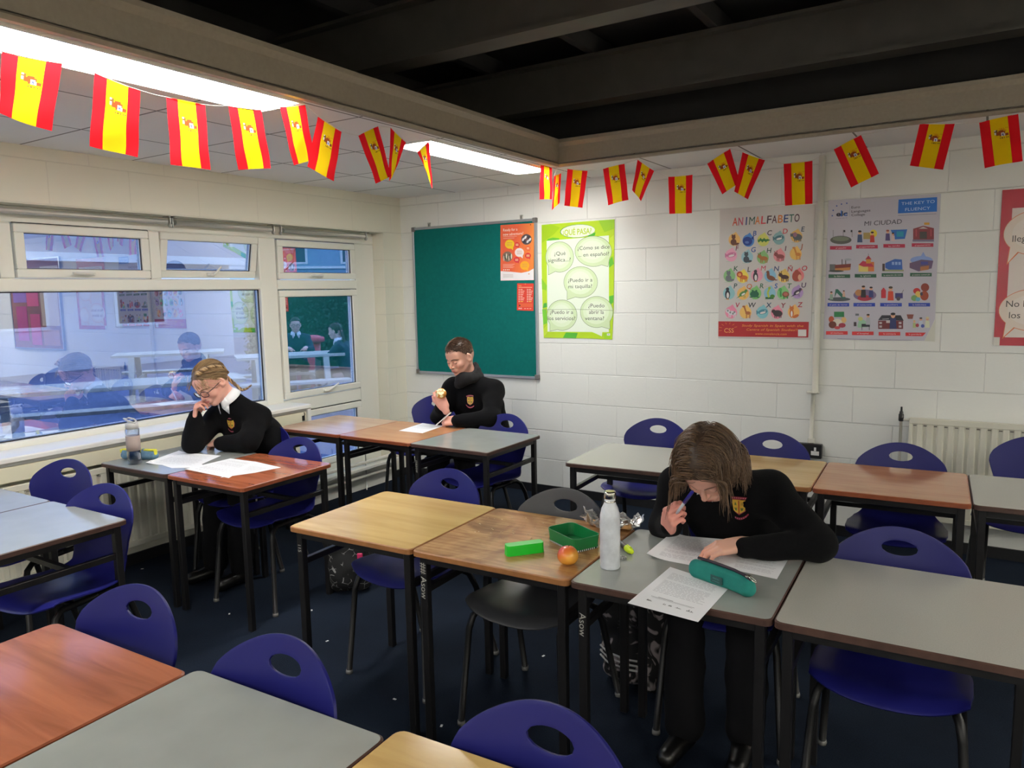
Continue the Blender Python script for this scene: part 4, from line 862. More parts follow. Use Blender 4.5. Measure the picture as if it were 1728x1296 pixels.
def radiator(L, H, axis_rot, loc, label, valve=True, pipes=True):
    t = thing('radiator', label, 'radiator', loc, axis_rot)       # local: x along the wall, -y into the room
    m = MB(); n = int(L/0.052); prof = []
    for i in range(n):
        x = -L/2+i*L/n; w = L/n
        prof += [(x, -0.085), (x+w*.28, -0.085), (x+w*.40, -0.076), (x+w*.68, -0.076), (x+w*.82, -0.085)]
    prof += [(L/2, -0.085), (L/2, -0.072), (-L/2, -0.072)]
    m.prism(prof, 0.035, H-0.035); back = [(a, 0.092+b) for a, b in prof]
    m.box((-L/2, -0.0855, 0.0), (L/2, -0.070, 0.0349), bev=.003); m.box((-L/2, -0.0855, H-0.0349), (L/2, -0.070, H), bev=.003)
    m.build('front_panel', m_rad, t, fixn=True)
    MB().box((-L/2+.004, -0.0685, 0.0), (L/2-.004, -0.03, H-0.006)).build('convector_body', m_rad, t)
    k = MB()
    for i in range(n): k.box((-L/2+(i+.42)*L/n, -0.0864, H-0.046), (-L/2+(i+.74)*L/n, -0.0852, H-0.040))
    k.build('shadow_slot', mat('painted_slot_shade', rgb(104, 100, 92), 0.9), t)  # grey strips paint in the shade at the flute tops
    MB().box((-L/2+.1, -0.03, .05), (-L/2+.14, 0.0, H-.05)).box((L/2-.14, -0.03, .05), (L/2-.1, 0.0, H-.05)).build('bracket', m_rad, t)
    if valve:
        v = MB(); x = -L/2-0.045
        v.lathe([(0.011, -0.03), (0.014, -.026), (0.014, 0.01), (0.010, 0.016), (0.010, 0.026), (0.006, 0.03), (0.005, 0.055), (0.0, 0.056)], c=(x, -0.05, H+0.01-.01), n=14); v.build('valve', m_black, t)
        MB().tube([(x, -0.05, H-0.03), (x, -0.05, -0.18)], 0.0085, 10).tube([(x, -0.05, H-0.02), (-L/2+0.01, -0.05, H-0.02)], 0.007, 8).build('feed_pipe', m_pipe, t)
    return t
m_rad = mat('cream_radiator_enamel', rgb(216, 214, 198), 0.35)
radiator(1.30, 0.60, 0.0, (3.872+0.65, -0.022, 0.195), 'cream panel radiator with black valve on the back wall at the right')
radiator(2.1, 0.50, PI/2, (0.032, -3.05, 0.14), 'cream panel radiator under the window board', valve=False)
t = thing('heating_pipes', 'two low white heating pipes along the window wall in the far corner', 'pipes', (0.0, -1.1, 0.0))
for z, r in ((0.225, 0.014), (0.115, 0.017)): MB().tube([(0.05, 0.85, z), (0.05, -0.90, z)], r, 10).build('pipe', m_pipe, t)
for y in (0.5, -0.3): MB().tube([(0.055, y, 0.0), (0.055, y, 0.30)], 0.005, 8).build('stand', m_metal, t)
t2 = MB().box((-0.055, -1.20, 0.175), (0.10, -0.24, 0.20), bev=.003).box((-0.055, -1.20, 0.0), (0.02, -0.24, 0.174)).build('trim_6', m_upvc, fixn=True); struct(t2)

# ================================================================== BUNTING
def flag_mat():
    m = bpy.data.materials.new('thin_flag_cloth'); m.use_nodes = True; nt = m.node_tree; nt.nodes.clear()
    o = nt.nodes.new('ShaderNodeOutputMaterial'); d = nt.nodes.new('ShaderNodeBsdfDiffuse'); t = nt.nodes.new('ShaderNodeBsdfTranslucent'); mx = nt.nodes.new('ShaderNodeMixShader')
    a = nt.nodes.new('ShaderNodeVertexColor'); a.layer_name = 'Col'; mx.inputs[0].default_value = 0.42
    for q in (d, t): nt.links.new(a.outputs[0], q.inputs['Color'])
    nt.links.new(d.outputs[0], mx.inputs[1]); nt.links.new(t.outputs[0], mx.inputs[2]); nt.links.new(mx.outputs[0], o.inputs[0]); return m
m_flag = flag_mat(); m_cord = mat('white_cord', rgb(225, 222, 216), 0.7)
FR_, FY_ = hx('e8232c'), hx('f6cc1c')
def flag(parent, Q, bend, seed):
    """Q: four world corners tl,tr,br,bl"""
    rnd = random.Random(seed); b = MB(); NX, NY = 13, 14; tl, tr, br, bl = [Vector(q) for q in Q]
    nrm = (tr-tl).cross(bl-tl).normalized(); ph = rnd.random()*6
    def S(u, v, off=0.0):
        P = (tl*(1-u)+tr*u)*(1-v)+(bl*(1-u)+br*u)*v
        w = math.sin(u*5+ph)*0.004*v+bend*math.sin(u*PI)*(0.3+0.7*v)+0.003*math.sin(v*9+ph+u*3)*v
        return P+nrm*(w+off)
    NX, NY = 30, 40
    R_ = hx('a2502c'); W_ = hx('efe8ee'); D_ = hx('7c5a34'); O_ = hx('e8a020'); B_ = hx('5c64a8')
    def E(u, v, cu, cv, ru, rv): return ((u-cu)/ru)**2+((v-cv)/rv)**2 < 1
    def colr(u, v):
        if not .265 < u < .725: return FR_
        if E(u, v, .57, .372, .022, .018): return B_
        if E(u, v, .57, .368, .06, .042): return W_
        if E(u, v, .52, .335, .11, .055) or E(u, v, .66, .375, .055, .03): return R_
        if any(E(u, v, .375, q, .022, .014) for q in (.27, .305, .34)): return W_
        if E(u, v, .40, .305, .04, .06): return D_
        if E(u, v, .56, .29, .10, .035): return O_
        if .425 < v < .45 and .44 < u < .70 and int(u*60) % 2: return D_
        if .225 < v < .25 and .44 < u < .70 and int(u*60) % 2: return O_
        return FY_
    us = [(.27*k/8) for k in range(8)]+[.27+.46*k/22 for k in range(22)]+[.73+.27*k/8 for k in range(9)]
    NX = len(us)-1; o = len(b.v)
    vs = [S(u, j/NY) for j in range(NY+1) for u in us]; b.v += [tuple(v) for v in vs]
    for j in range(NY):
        for i in range(NX):
            q = j*(NX+1)+i; b.f.append((q, q+1, q+NX+2, q+NX+1)); b.m.append(0); b.sm.append(True); b.c.append(colr((us[i]+us[i+1])/2, (j+.5)/NY))
    return b.build('flag', m_flag, parent, usecol=True)
FL = [((3, 87), (105, 107.6), (86, 221.5), (-2, 190)), ((159.7, 123.3), (236.8, 152.8), (232, 265.6), (151.7, 246.5)), ((280.6, 163.9), (346.2, 177), (353.5, 286.5), (288, 277.8)),
      ((385.4, 178.8), (441, 185.8), (457.6, 284), (402.8, 286.5)), ((472.2, 180.6), (515, 176.4), (531, 269), (496.5, 278.8)), ((536.5, 196.2), (576.4, 222), (564.2, 306), (518, 281)),
      ((604.4, 228.5), (638, 212.5), (660, 297), (633.6, 310)), ((659, 214.6), (685, 240), (667, 290), (657, 306)), ((704, 257), (724, 238), (730, 319), (722, 290)), ((912.4, 277.8), (931.5, 277), (933, 336), (910, 336.8))]
FRt = [((935, 297), (947, 292), (943.7, 342), (931.5, 354.9)), ((957.6, 284.7), (991.6, 288), (983.6, 350.7), (952, 347)), ((1017.6, 284.7), (1053.8, 276), (1061, 337.5), (1026, 346.5)), ((1076, 269), (1104, 288), (1081, 339.6), (1067, 321)),
       ((1127.7, 298), (1168.6, 294.4), (1167, 359.4), (1129.7, 361)), ((1193.3, 276), (1232, 250.7), (1248.5, 308), (1219, 328)), ((1253, 256.3), (1291.2, 270), (1261.7, 336), (1239, 323)), ((1322.4, 276), (1371, 270.8), (1371, 343.8), (1324.9, 347.2)),
       ((1406.8, 251.7), (1452.7, 227.4), (1483.2, 292.7), (1436.3, 316.7)), ((1552.3, 208.3), (1611.3, 208.3), (1591.5, 286.5), (1535.3, 279.5)), ((1652.3, 206.6), (1718.3, 191.7), (1726, 271.5), (1661.7, 284))]
bl_ = thing('flag_bunting', 'string of red and yellow flags below the ceiling on the window side', 'bunting', (1.80, -2.4, 2.35))
br_ = thing('flag_bunting', 'string of red and yellow flags below the ceiling along the back wall', 'bunting', (3.1, -0.59, 2.35))
def clampz(X): return (X[0], X[1], min(X[2], ZC-0.006))
for i, q in enumerate(FL):
    W = [clampz(at(u, v, 0, 1.80+(0.03 if j in (2, 3) else 0)*math.sin(i*2.2))) for j, (u, v) in enumerate(q)]
    o = flag(bl_, W, 0.012*math.sin(i*1.7+1), i)
    if i == 0: pts = [clampz(at(-60, 30, 0, 1.80))]
    pts += [W[0], W[1]]
pts.append((1.85, -0.60, ZC-0.004))
cl = MB()
def cord(mb, pts, sag):
    for a, c in zip(pts, pts[1:]):
        a, c = Vector(a), Vector(c); L = (c-a).length; n = 6
        mb.tube([a*(1-k/n)+c*(k/n)-Vector((0, 0, sag*L*4*(k/n)*(1-k/n))) for k in range(n+1)], 0.0016, 5)
cord(cl, pts, 0.02); cl.build('cord', m_cord, bl_)
pts = [(1.85, -0.605, ZC-0.005)]
for i, q in enumerate(FRt):
    W = [clampz(at(u, v, 1, -0.59+(0.025 if j in (2, 3) else 0)*math.sin(i*2.9))) for j, (u, v) in enumerate(q)]
    flag(br_, W, 0.010*math.sin(i*2.3), i+30); pts += [W[0], W[1]]
pts.append((4.9, -0.59, ZC-0.004))
cr = MB(); cord(cr, pts, 0.015); cr.build('cord', m_cord, br_)
for root in (bl_, br_):
    for ch in root.children: ch.matrix_parent_inverse = Matrix.Translation(-Vector(root.location))
# ================================================================== IMPLICIT SURFACES (for people)
def V3(*a): return np.array(a, dtype=float)
class Sdf:
    def __init__(s): s.p = []
    def cap(s, a, b, ra, rb=None, k=0.02, op='+'):
        s.p.append(('c', np.array(a, float), np.array(b, float), ra, rb if rb is not None else ra, k, op)); return s
    def ell(s, c, r, M=None, k=0.02, op='+'):
        s.p.append(('e', np.array(c, float), np.array(r if hasattr(r, '__len__') else (r, r, r), float), M, None, k, op)); return s
    def xform(s, M, scale=1.0):
        """M: 4x4 numpy rigid transform"""
        R = M[:3, :3]; T = M[:3, 3]; o = Sdf()
        for t, a, b, c, d, k, op in s.p:
            if t == 'c': o.p.append((t, R@(a*scale)+T, R@(b*scale)+T, c*scale, d*scale, k*scale, op))
            else: o.p.append((t, R@(a*scale)+T, b*scale, R@(c if c is not None else np.eye(3)), d, k*scale, op))
        return o
    def __add__(s, o): r = Sdf(); r.p = s.p+o.p; return r
    def bounds(s):
        lo, hi = [], []
        for t, a, b, c, d, k, op in s.p:
            if op != '+': continue
            if t == 'c': lo.append(np.minimum(a-c, b-d)); hi.append(np.maximum(a+c, b+d))
            else: m = max(b); lo.append(a-m); hi.append(a+m)
        return np.min(lo, 0), np.max(hi, 0)
    def mesh(s, res, disp=None, smooth=1):
        lo, hi = s.bounds(); lo = lo-3*res; hi = hi+3*res
        N = np.ceil((hi-lo)/res).astype(int)+1; F = np.full(N, 1.0, np.float32)
        ax = [lo[i]+res*np.arange(N[i]) for i in range(3)]
        for t, a, b, c, d, k, op in s.p:
            if t == 'c': l = np.minimum(a-c, b-d); h = np.maximum(a+c, b+d)
            else: m = max(b); l = a-m; h = a+m
            mg = k*1.5+3*res; i0 = np.maximum(0, np.floor((l-mg-lo)/res).astype(int)); i1 = np.minimum(N, np.ceil((h+mg-lo)/res).astype(int)+1)
            if (i1 <= i0).any(): continue
            X = ax[0][i0[0]:i1[0], None, None]; Y = ax[1][None, i0[1]:i1[1], None]; Z = ax[2][None, None, i0[2]:i1[2]]
            if t == 'c':
                ab = b-a; L2 = max(ab@ab, 1e-12); tt = np.clip(((X-a[0])*ab[0]+(Y-a[1])*ab[1]+(Z-a[2])*ab[2])/L2, 0, 1)
                D = np.sqrt((X-a[0]-tt*ab[0])**2+(Y-a[1]-tt*ab[1])**2+(Z-a[2]-tt*ab[2])**2)-(c+(d-c)*tt)
            else:
                dx, dy, dz = X-a[0], Y-a[1], Z-a[2]
                if c is not None:
                    M = c; dx, dy, dz = M[0, 0]*dx+M[1, 0]*dy+M[2, 0]*dz, M[0, 1]*dx+M[1, 1]*dy+M[2, 1]*dz, M[0, 2]*dx+M[1, 2]*dy+M[2, 2]*dz
                k0 = np.sqrt((dx/b[0])**2+(dy/b[1])**2+(dz/b[2])**2); k1 = np.sqrt((dx/b[0]**2)**2+(dy/b[1]**2)**2+(dz/b[2]**2)**2)
                D = k0*(k0-1)/np.maximum(k1, 1e-9)
            S = F[i0[0]:i1[0], i0[1]:i1[1], i0[2]:i1[2]]
            if op == '+':
                hh = np.clip(0.5+0.5*(S-D)/k, 0, 1); R = S*(1-hh)+D*hh-k*hh*(1-hh)
            else:
                hh = np.clip(0.5-0.5*(S+D)/k, 0, 1); R = S*(1-hh)+(-D)*hh+k*hh*(1-hh)
            F[i0[0]:i1[0], i0[1]:i1[1], i0[2]:i1[2]] = R
        if disp is not None:
            X, Y, Z = np.meshgrid(*ax, indexing='ij'); near = np.abs(F) < 0.05
            F[near] += disp(X[near], Y[near], Z[near]).astype(np.float32)
        return nets(F, lo, res, smooth)
def nets(F, lo, res, smooth=1):
    I = F < 0; nx, ny, nz = F.shape
    cnt = np.zeros((nx-1, ny-1, nz-1), np.int16); P = np.zeros((nx-1, ny-1, nz-1, 3), np.float32)
    for axis in range(3):
        oth = [a for a in range(3) if a != axis]
        for da in (0, 1):
            for db in (0, 1):
                sl0 = [slice(0, n-1) for n in F.shape]; sl1 = [slice(0, n-1) for n in F.shape]
                sl1[axis] = slice(1, F.shape[axis])
                for o_, dd in zip(oth, (da, db)):
                    sl0[o_] = slice(dd, F.shape[o_]-1+dd); sl1[o_] = slice(dd, F.shape[o_]-1+dd)
                A = F[tuple(sl0)]; B = F[tuple(sl1)]; cr = (A < 0) != (B < 0)
                t = np.where(cr, A/(A-B+1e-20), 0); cnt += cr
                P[..., axis] += np.where(cr, t, 0); P[..., oth[0]] += np.where(cr, da, 0); P[..., oth[1]] += np.where(cr, db, 0)
    act = cnt > 0; idx = -np.ones(cnt.shape, np.int64); idx[act] = np.arange(act.sum())
    ijk = np.argwhere(act); V = lo+res*(ijk+P[act]/cnt[act][:, None])
    faces = []
    for axis in range(3):
        a, b = [(1, 2), (2, 0), (0, 1)][axis]
        sl0 = [slice(None)]*3; sl1 = [slice(None)]*3; sl0[axis] = slice(0, -1); sl1[axis] = slice(1, None)
        s0 = I[tuple(sl0)]; s1 = I[tuple(sl1)]; ed = np.argwhere(s0 != s1)
        ed = ed[(ed[:, a] > 0) & (ed[:, b] > 0) & (ed[:, a] < cnt.shape[a]) & (ed[:, b] < cnt.shape[b])]
        ins = s0[tuple(ed.T)]
        def g(da, db): e = ed.copy(); e[:, a] -= da; e[:, b] -= db; return idx[tuple(e.T)]
        q = np.stack([g(1, 1), g(0, 1), g(0, 0), g(1, 0)], 1); q[~ins] = q[~ins][:, ::-1]; faces.append(q)
    Q = np.concatenate(faces); Q = Q[(Q >= 0).all(1)]
    for _ in range(smooth):
        acc = np.zeros_like(V); n = np.zeros(len(V))
        for k in range(4):
            np.add.at(acc, Q[:, k], V[Q[:, (k+1) % 4]]); np.add.at(n, Q[:, k], 1)
            np.add.at(acc, Q[:, k], V[Q[:, (k-1) % 4]]); np.add.at(n, Q[:, k], 1)
        V = V*0.5+0.5*acc/np.maximum(n, 1)[:, None]
    return V, Q
def np_obj(name, V, Q, m, parent=None, origin=(0, 0, 0), col=None):
    me = bpy.data.meshes.new(name); V = np.asarray(V)-np.array(origin)
    me.vertices.add(len(V)); me.vertices.foreach_set('co', V.astype(np.float32).ravel())
    n = Q.shape[1]; me.loops.add(len(Q)*n); me.loops.foreach_set('vertex_index', Q.astype(np.int32).ravel())
    me.polygons.add(len(Q)); me.polygons.foreach_set('loop_start', np.arange(0, len(Q)*n, n, dtype=np.int32)); me.polygons.foreach_set('loop_total', np.full(len(Q), n, np.int32))
    me.polygons.foreach_set('use_smooth', np.ones(len(Q), bool))
    if col is not None:
        ca = me.color_attributes.new('Col', 'FLOAT_COLOR', 'POINT'); ca.data.foreach_set('color', np.concatenate([col, np.ones((len(col), 1))], 1).astype(np.float32).ravel())
    me.update(calc_edges=True); me.validate()
    me.materials.append(m); o = bpy.data.objects.new(name, me); C.objects.link(o)
    if parent is not None: o.parent = parent
    return o
def merge(parts):
    vs, qs, cs, o = [], [], [], 0
    for V, Q, c in parts: vs.append(V); qs.append(Q+o); cs.append(c); o += len(V)
    return np.concatenate(vs), np.concatenate(qs), np.concatenate(cs)
def frame4(origin, y, z):
    """4x4 with local +y along y, +z near z"""
    y = np.array(y, float); y /= np.linalg.norm(y); z = np.array(z, float); z = z-y*(z@y); z /= np.linalg.norm(z); x = np.cross(y, z)
    M = np.eye(4); M[:3, 0] = x; M[:3, 1] = y; M[:3, 2] = z; M[:3, 3] = origin; return M

def head_sdf(nose=1.0, jaw=1.0, ears=True):
    h = Sdf(); B = 0.012
    h.ell((0, -0.014, 0.036), (0.074, 0.094, 0.082), k=0.02)
    h.ell((0, -0.036, -0.004), (0.062, 0.072, 0.062), k=0.03)
    h.ell((0, 0.020, -0.034), (0.057*jaw, 0.067, 0.074), k=0.03)
    for s in (-1, 1):
        h.cap((s*0.050*jaw, 0.0, -0.046), (s*0.017, 0.062, -0.092), 0.017, 0.013, k=0.02)
        h.ell((s*0.037, 0.057, -0.022), (0.023, 0.024, 0.024), k=0.02)
        h.cap((s*0.012, 0.083, 0.020), (s*0.046, 0.066, 0.022), 0.0085, 0.007, k=0.012)
    h.ell((0, 0.060, -0.090), (0.022, 0.020, 0.018), k=0.016)
    h.ell((0, 0.064, 0.046), (0.050, 0.020, 0.034), k=0.02)
    for s in (-1, 1):
        h.ell((s*0.031, 0.094, 0.003), (0.019, 0.014, 0.012), k=0.008, op='-')
        h.ell((s*0.031, 0.0745, 0.001), (0.0145, 0.0135, 0.0125), k=0.003)
    h.cap((0, 0.084, 0.012), (0, 0.101*nose, -0.024), 0.0062, 0.0088, k=0.008)
    h.ell((0, 0.101*nose, -0.028), (0.0092, 0.010, 0.0078), k=0.006)
    for s in (-1, 1): h.ell((s*0.0105, 0.090, -0.0305), (0.0065, 0.0085, 0.0062), k=0.005)
    h.ell((0, 0.082, -0.056), (0.026, 0.014, 0.018), k=0.012)
    for s in (-1, 1): h.cap((s*0.020, 0.080, -0.0545), (s*0.003, 0.0925, -0.0510), 0.0035, 0.0048, k=0.004)
    h.cap((-0.015, 0.084, -0.0610), (0.015, 0.084, -0.0610), 0.0055, 0.0055, k=0.005); h.ell((0, 0.0895, -0.0615), (0.012, 0.0055, 0.0058), k=0.004)
    for s in (-1, 1): h.cap((s*0.022, 0.085, -0.0562), (0, 0.0975, -0.0562), 0.0018, 0.0018, k=0.0015, op='-')
    if ears:
        for s in (-1, 1):
            M = np.array(Matrix.Rotation(s*0.35, 3, 'Z') @ Matrix.Rotation(-0.15, 3, 'X'))
            h.ell((s*0.0785, -0.008, -0.004), (0.0095, 0.021, 0.033), M=M, k=0.006); h.ell((s*0.086, -0.004, -0.001), (0.0055, 0.011, 0.019), M=M, k=0.004, op='-')
            h.ell((s*0.073, -0.002, -0.030), (0.006, 0.008, 0.009), k=0.004)
    return h
def head_col(V, M, skin, lip, brow, blush=0.25):
    """colours follow the face itself: lips, brows, lashes, cheeks"""
    L = (V-M[:3, 3])@M[:3, :3]; x, y, z = np.abs(L[:, 0]), L[:, 1], L[:, 2]
    c = np.tile(np.array(skin), (len(V), 1)); lipc, bc = np.array(lip), np.array(brow)
    def mixc(w, t): c[:] = c*(1-w[:, None])+np.array(t)*w[:, None]
    mixc(np.clip(1-np.hypot((x-0.045)/0.026, (z+0.028)/0.024), 0, 1)*blush*(y > 0.02), (skin[0]*1.0, skin[1]*0.45, skin[2]*0.42))
    mixc(np.clip(1-np.hypot(x/0.016, (z+0.028)/0.016), 0, 1)*blush*0.8*(y > 0.085), (skin[0]*1.0, skin[1]*0.5, skin[2]*0.45))
    mixc(np.clip(1.6-1.6*np.hypot(x/0.024, (z+0.0565)/0.0095), 0, 0.9)*(y > 0.07), lipc)
    bz = 0.0235-0.006*((x-0.030)/0.02)**2; mixc(np.clip(1.8-np.abs(z-bz)/0.0030, 0, 0.85)*((x > 0.012) & (x < 0.052) & (y > 0.05)), bc)
    ez = -0.0045-0.004*((x-0.031)/0.014)**2*-1; mixc(np.clip(1.5-np.abs(z-ez)/0.0017, 0, 0.85)*((x > 0.018) & (x < 0.045) & (y > 0.06)), bc*0.6)
    return c
def hand_sdf(curls, thumb=((0.7, 0.55, -0.45), (0.35, 0.8, -0.5)), spread=0.0, s=1.0):
    """local: +y to the fingers, +z back of the hand, +x thumb side. curls: four (a1,a2,a3) degrees"""
    h = Sdf(); bx = [0.026, 0.009, -0.009, -0.026]; by = [0.038, 0.043, 0.039, 0.031]; ln = [0.96, 1.06, 1.0, 0.80]
    for i in range(4):
        h.cap((bx[i]*0.72, -0.040, 0), (bx[i], by[i]-0.004, 0.0), 0.0150, 0.0108, k=0.010)
    h.cap((0.012, -0.03, -0.004), (0.028, 0.0, -0.006), 0.016, 0.013, k=0.012)
    h.cap((0, -0.075, 0), (0, -0.035, 0), 0.0225, 0.0215, k=0.018)
    for i in range(4):
        p = np.array((bx[i], by[i], 0.001)); a = 0.0; sp = spread*(1.5-i)*0.5
        for j, (L, r0, r1) in enumerate(((0.041, 0.0092, 0.0082), (0.025, 0.0083, 0.0073), (0.019, 0.0073, 0.0062))):
            a += math.radians(curls[i][j]); d = np.array((math.sin(sp)*math.cos(a), math.cos(sp)*math.cos(a), -math.sin(a)))
            q = p+d*L*ln[i]; h.cap(p, q, r0*(0.9 if i == 3 else 1), r1*(0.9 if i == 3 else 1), k=0.0035 if j else 0.006); p = q
    p = np.array((0.024, -0.022, -0.006))
    for j, (d, L, r0, r1) in enumerate(((thumb[0], 0.040, 0.0135, 0.0105), (thumb[0], 0.012, 0.0105, 0.0100), (thumb[1], 0.030, 0.0100, 0.0078))):
        d = np.array(d, float); d /= np.linalg.norm(d); q = p+d*L; h.cap(p, q, r0, r1, k=0.006 if j else 0.012); p = q
    if s != 1.0: h = h.xform(np.eye(4), s)
    return h
def hand_mesh(curls, M, skin, thumb=((0.7, 0.55, -0.45), (0.35, 0.8, -0.5)), left=False, s=1.0, res=0.0021, extra=None):
    """right hands are mirrored in x"""
    h = hand_sdf(curls, thumb, s=s)
    V, Q = h.mesh(res, smooth=1)
    if not left: V = V*np.array((-1, 1, 1)); Q = Q[:, ::-1]
    c = np.tile(np.array(skin), (len(V), 1)); w = np.clip((V[:, 1]-0.02)/0.09, 0, 1)*0.45
    c = c*(1-w[:, None])+np.array((skin[0]*1.02, skin[1]*0.66, skin[2]*0.58))*w[:, None]
    V = V@M[:3, :3].T+M[:3, 3]
    return V, Q, c
def knit(seed, amp=0.004):
    r = np.random.RandomState(seed); W = [(r.uniform(-1, 1, 3)*f, r.uniform(0, 6), a) for f, a in ((14, .8), (22, .9), (34, .9), (50, .8), (75, .5)) for _ in range(3)]
    def d(x, y, z):
        o = 0
        for w, p, a in W: o = o+a*np.sin(x*w[0]+y*w[1]+z*w[2]+p+1.3*np.sin(z*17+x*9+p))
        return amp*o/3
    return d
m_skin = mat('skin', (1, 1, 1), 0.48, attr='Col', sss=0.12, bump=0.05, bscale=300, bdist=0.001)
m_knit = mat('black_knit_jumper', rgb(13, 13, 15), 0.95, spec=0.1, noise=0.2, nscale=120, bump=0.6, bscale=420, bdist=0.0015, sheen=0.02)
m_trouser = mat('black_school_trousers', rgb(14, 14, 17), 0.85, spec=0.2)
m_shoe = mat('black_leather_shoe', rgb(14, 13, 13), 0.35)
m_shirt = mat('white_shirt_cotton', rgb(226, 228, 230), 0.8, bump=0.1, bscale=200, bdist=0.001)

def hair_mat(name, c1, c2, rough=0.42):
    m = bpy.data.materials.new(name); m.use_nodes = True; nt = m.node_tree; b = nt.nodes['Principled BSDF']
    a = nt.nodes.new('ShaderNodeVertexColor'); a.layer_name = 'Col'
    n = nt.nodes.new('ShaderNodeTexNoise'); n.inputs['Scale'].default_value = 120; tc = nt.nodes.new('ShaderNodeTexCoord'); nt.links.new(tc.outputs['Object'], n.inputs['Vector'])
    mr = nt.nodes.new('ShaderNodeMapRange'); mr.inputs['To Min'].default_value = 0.7; mr.inputs['To Max'].default_value = 1.3; nt.links.new(n.outputs['Fac'], mr.inputs['Value'])
    v = nt.nodes.new('ShaderNodeVectorMath'); v.operation = 'SCALE'; nt.links.new(a.outputs[0], v.inputs[0]); nt.links.new(mr.outputs[0], v.inputs['Scale'])
    nt.links.new(v.outputs[0], b.inputs['Base Color']); b.inputs['Roughness'].default_value = rough; b.inputs['Specular IOR Level'].default_value = 0.45
    return m
m_hair = hair_mat('hair_strands', None, None)
def strands_mesh(paths, r0, cols, n=3):
    """thin tapering tubes -> V,Q,c (quads)"""
    VV, QQ, CC, o = [], [], [], 0
    for P, c in zip(paths, cols):
        P = np.asarray(P); k = len(P); T = np.gradient(P, axis=0); T /= np.linalg.norm(T, axis=1)[:, None]+1e-9
        up = np.array((0.3, 0.2, 0.9)); A = np.cross(T, up); A /= np.linalg.norm(A, axis=1)[:, None]+1e-9; B = np.cross(T, A)
        R = r0*np.interp(np.linspace(0, 1, k), (0, .1, .75, 1), (.6, 1, .9, .25))
        for j in range(n):
            an = 2*PI*j/n; VV.append(P+(A*math.cos(an)+B*math.sin(an))*R[:, None])
        for j in range(n):
            i = np.arange(k-1); j2 = (j+1) % n
            QQ.append(np.stack([o+j*k+i, o+j2*k+i, o+j2*k+i+1, o+j*k+i+1], 1))
        CC.append(np.tile(np.array(c), (n*k, 1))); o += n*k
    return np.concatenate(VV), np.concatenate(QQ), np.concatenate(CC)

def badge(parent, c, nrm, up, w, label=None):
    """embroidered shield badge with ribbons, slightly domed, sewn on the jumper"""
    nrm = Vector(nrm).normalized(); up = Vector(up); up = (up-nrm*up.dot(nrm)).normalized(); rt = up.cross(nrm); c = Vector(c); b = MB()
    def P(x, y, l): return c+rt*x*w+up*y*w+nrm*(0.0012+0.0003*l-0.6*w*(x*x))
    def pl(pts, col, l): 
        pts = pts if area2(pts) > 0 else pts[::-1]
        b.add([P(x, y, l) for x, y in pts], [tuple(range(len(pts)))], 0, col)
    def shield(s, col, l): pl([(-.36*s, .42*s), (.36*s, .42*s), (.37*s, .0), (.30*s, -.28*s), (0, -.50*s), (-.30*s, -.28*s), (-.37*s, 0)], col, l)
    ro, pk, ye, rd, gr = rgb(130, 40, 58), rgb(196, 128, 150), rgb(206, 168, 60), rgb(156, 44, 40), rgb(96, 112, 52)
    for sg, y0 in ((1, .52), (-1, -.52)):
        top = [(-.58+1.16*k/10, y0+sg*(.16-.5*(-.5+k/10)**2*1.2)) for k in range(11)]; bot = [(x*0.93, y-.16) for x, y in top]
        if sg < 0: top, bot = [(x, y0+.12-.34*(1-(x/.58)**2)) for x, y in top], [(x*.95, y0-.04-.34*(1-(x/.58)**2)) for x, y in top]
        for k in range(10): pl([top[k], top[k+1], bot[k+1], bot[k]], ro if k % 1 == 0 else pk, 1)
        for k in range(1, 9): x = (top[k][0]+bot[k][0])/2+.02; y = (top[k][1]+bot[k][1])/2; pl([(x-.025, y-.04), (x+.02, y-.04), (x+.02, y+.04), (x-.025, y+.04)], pk, 2)
    shield(1.14, ro, 2); shield(1.0, ye, 3)
    pl([(-.025, .42), (.025, .42), (.025, -.5), (-.025, -.5)], rd, 4); pl([(-.37, .03), (.37, .03), (.37, -.03), (-.37, -.03)], rd, 4)
    pl([(-.24, .10), (-.12, .10), (-.14, .22), (-.18, .34), (-.22, .22)], gr, 4); pl([(.10, .10), (.26, .10), (.24, .30), (.13, .30)], rgb(170, 140, 60), 4)
    pl([(-.26, -.08), (-.10, -.08), (-.12, -.28), (-.20, -.26)], gr, 4); pl([(.08, -.08), (.24, -.08), (.20, -.26), (.12, -.28)], gr, 4)
    return b.build('badge', m_print, parent, usecol=True)

def project_to(V, Q, pt, d):
    """first surface vertex near the ray pt + t*d"""
    d = np.array(d)/np.linalg.norm(d); w = V-pt; t = w@d; dist = np.linalg.norm(w-t[:, None]*d, axis=1); m = dist < 0.012
    i = np.where(m)[0]; j = i[np.argmin(t[i])]; return V[j]
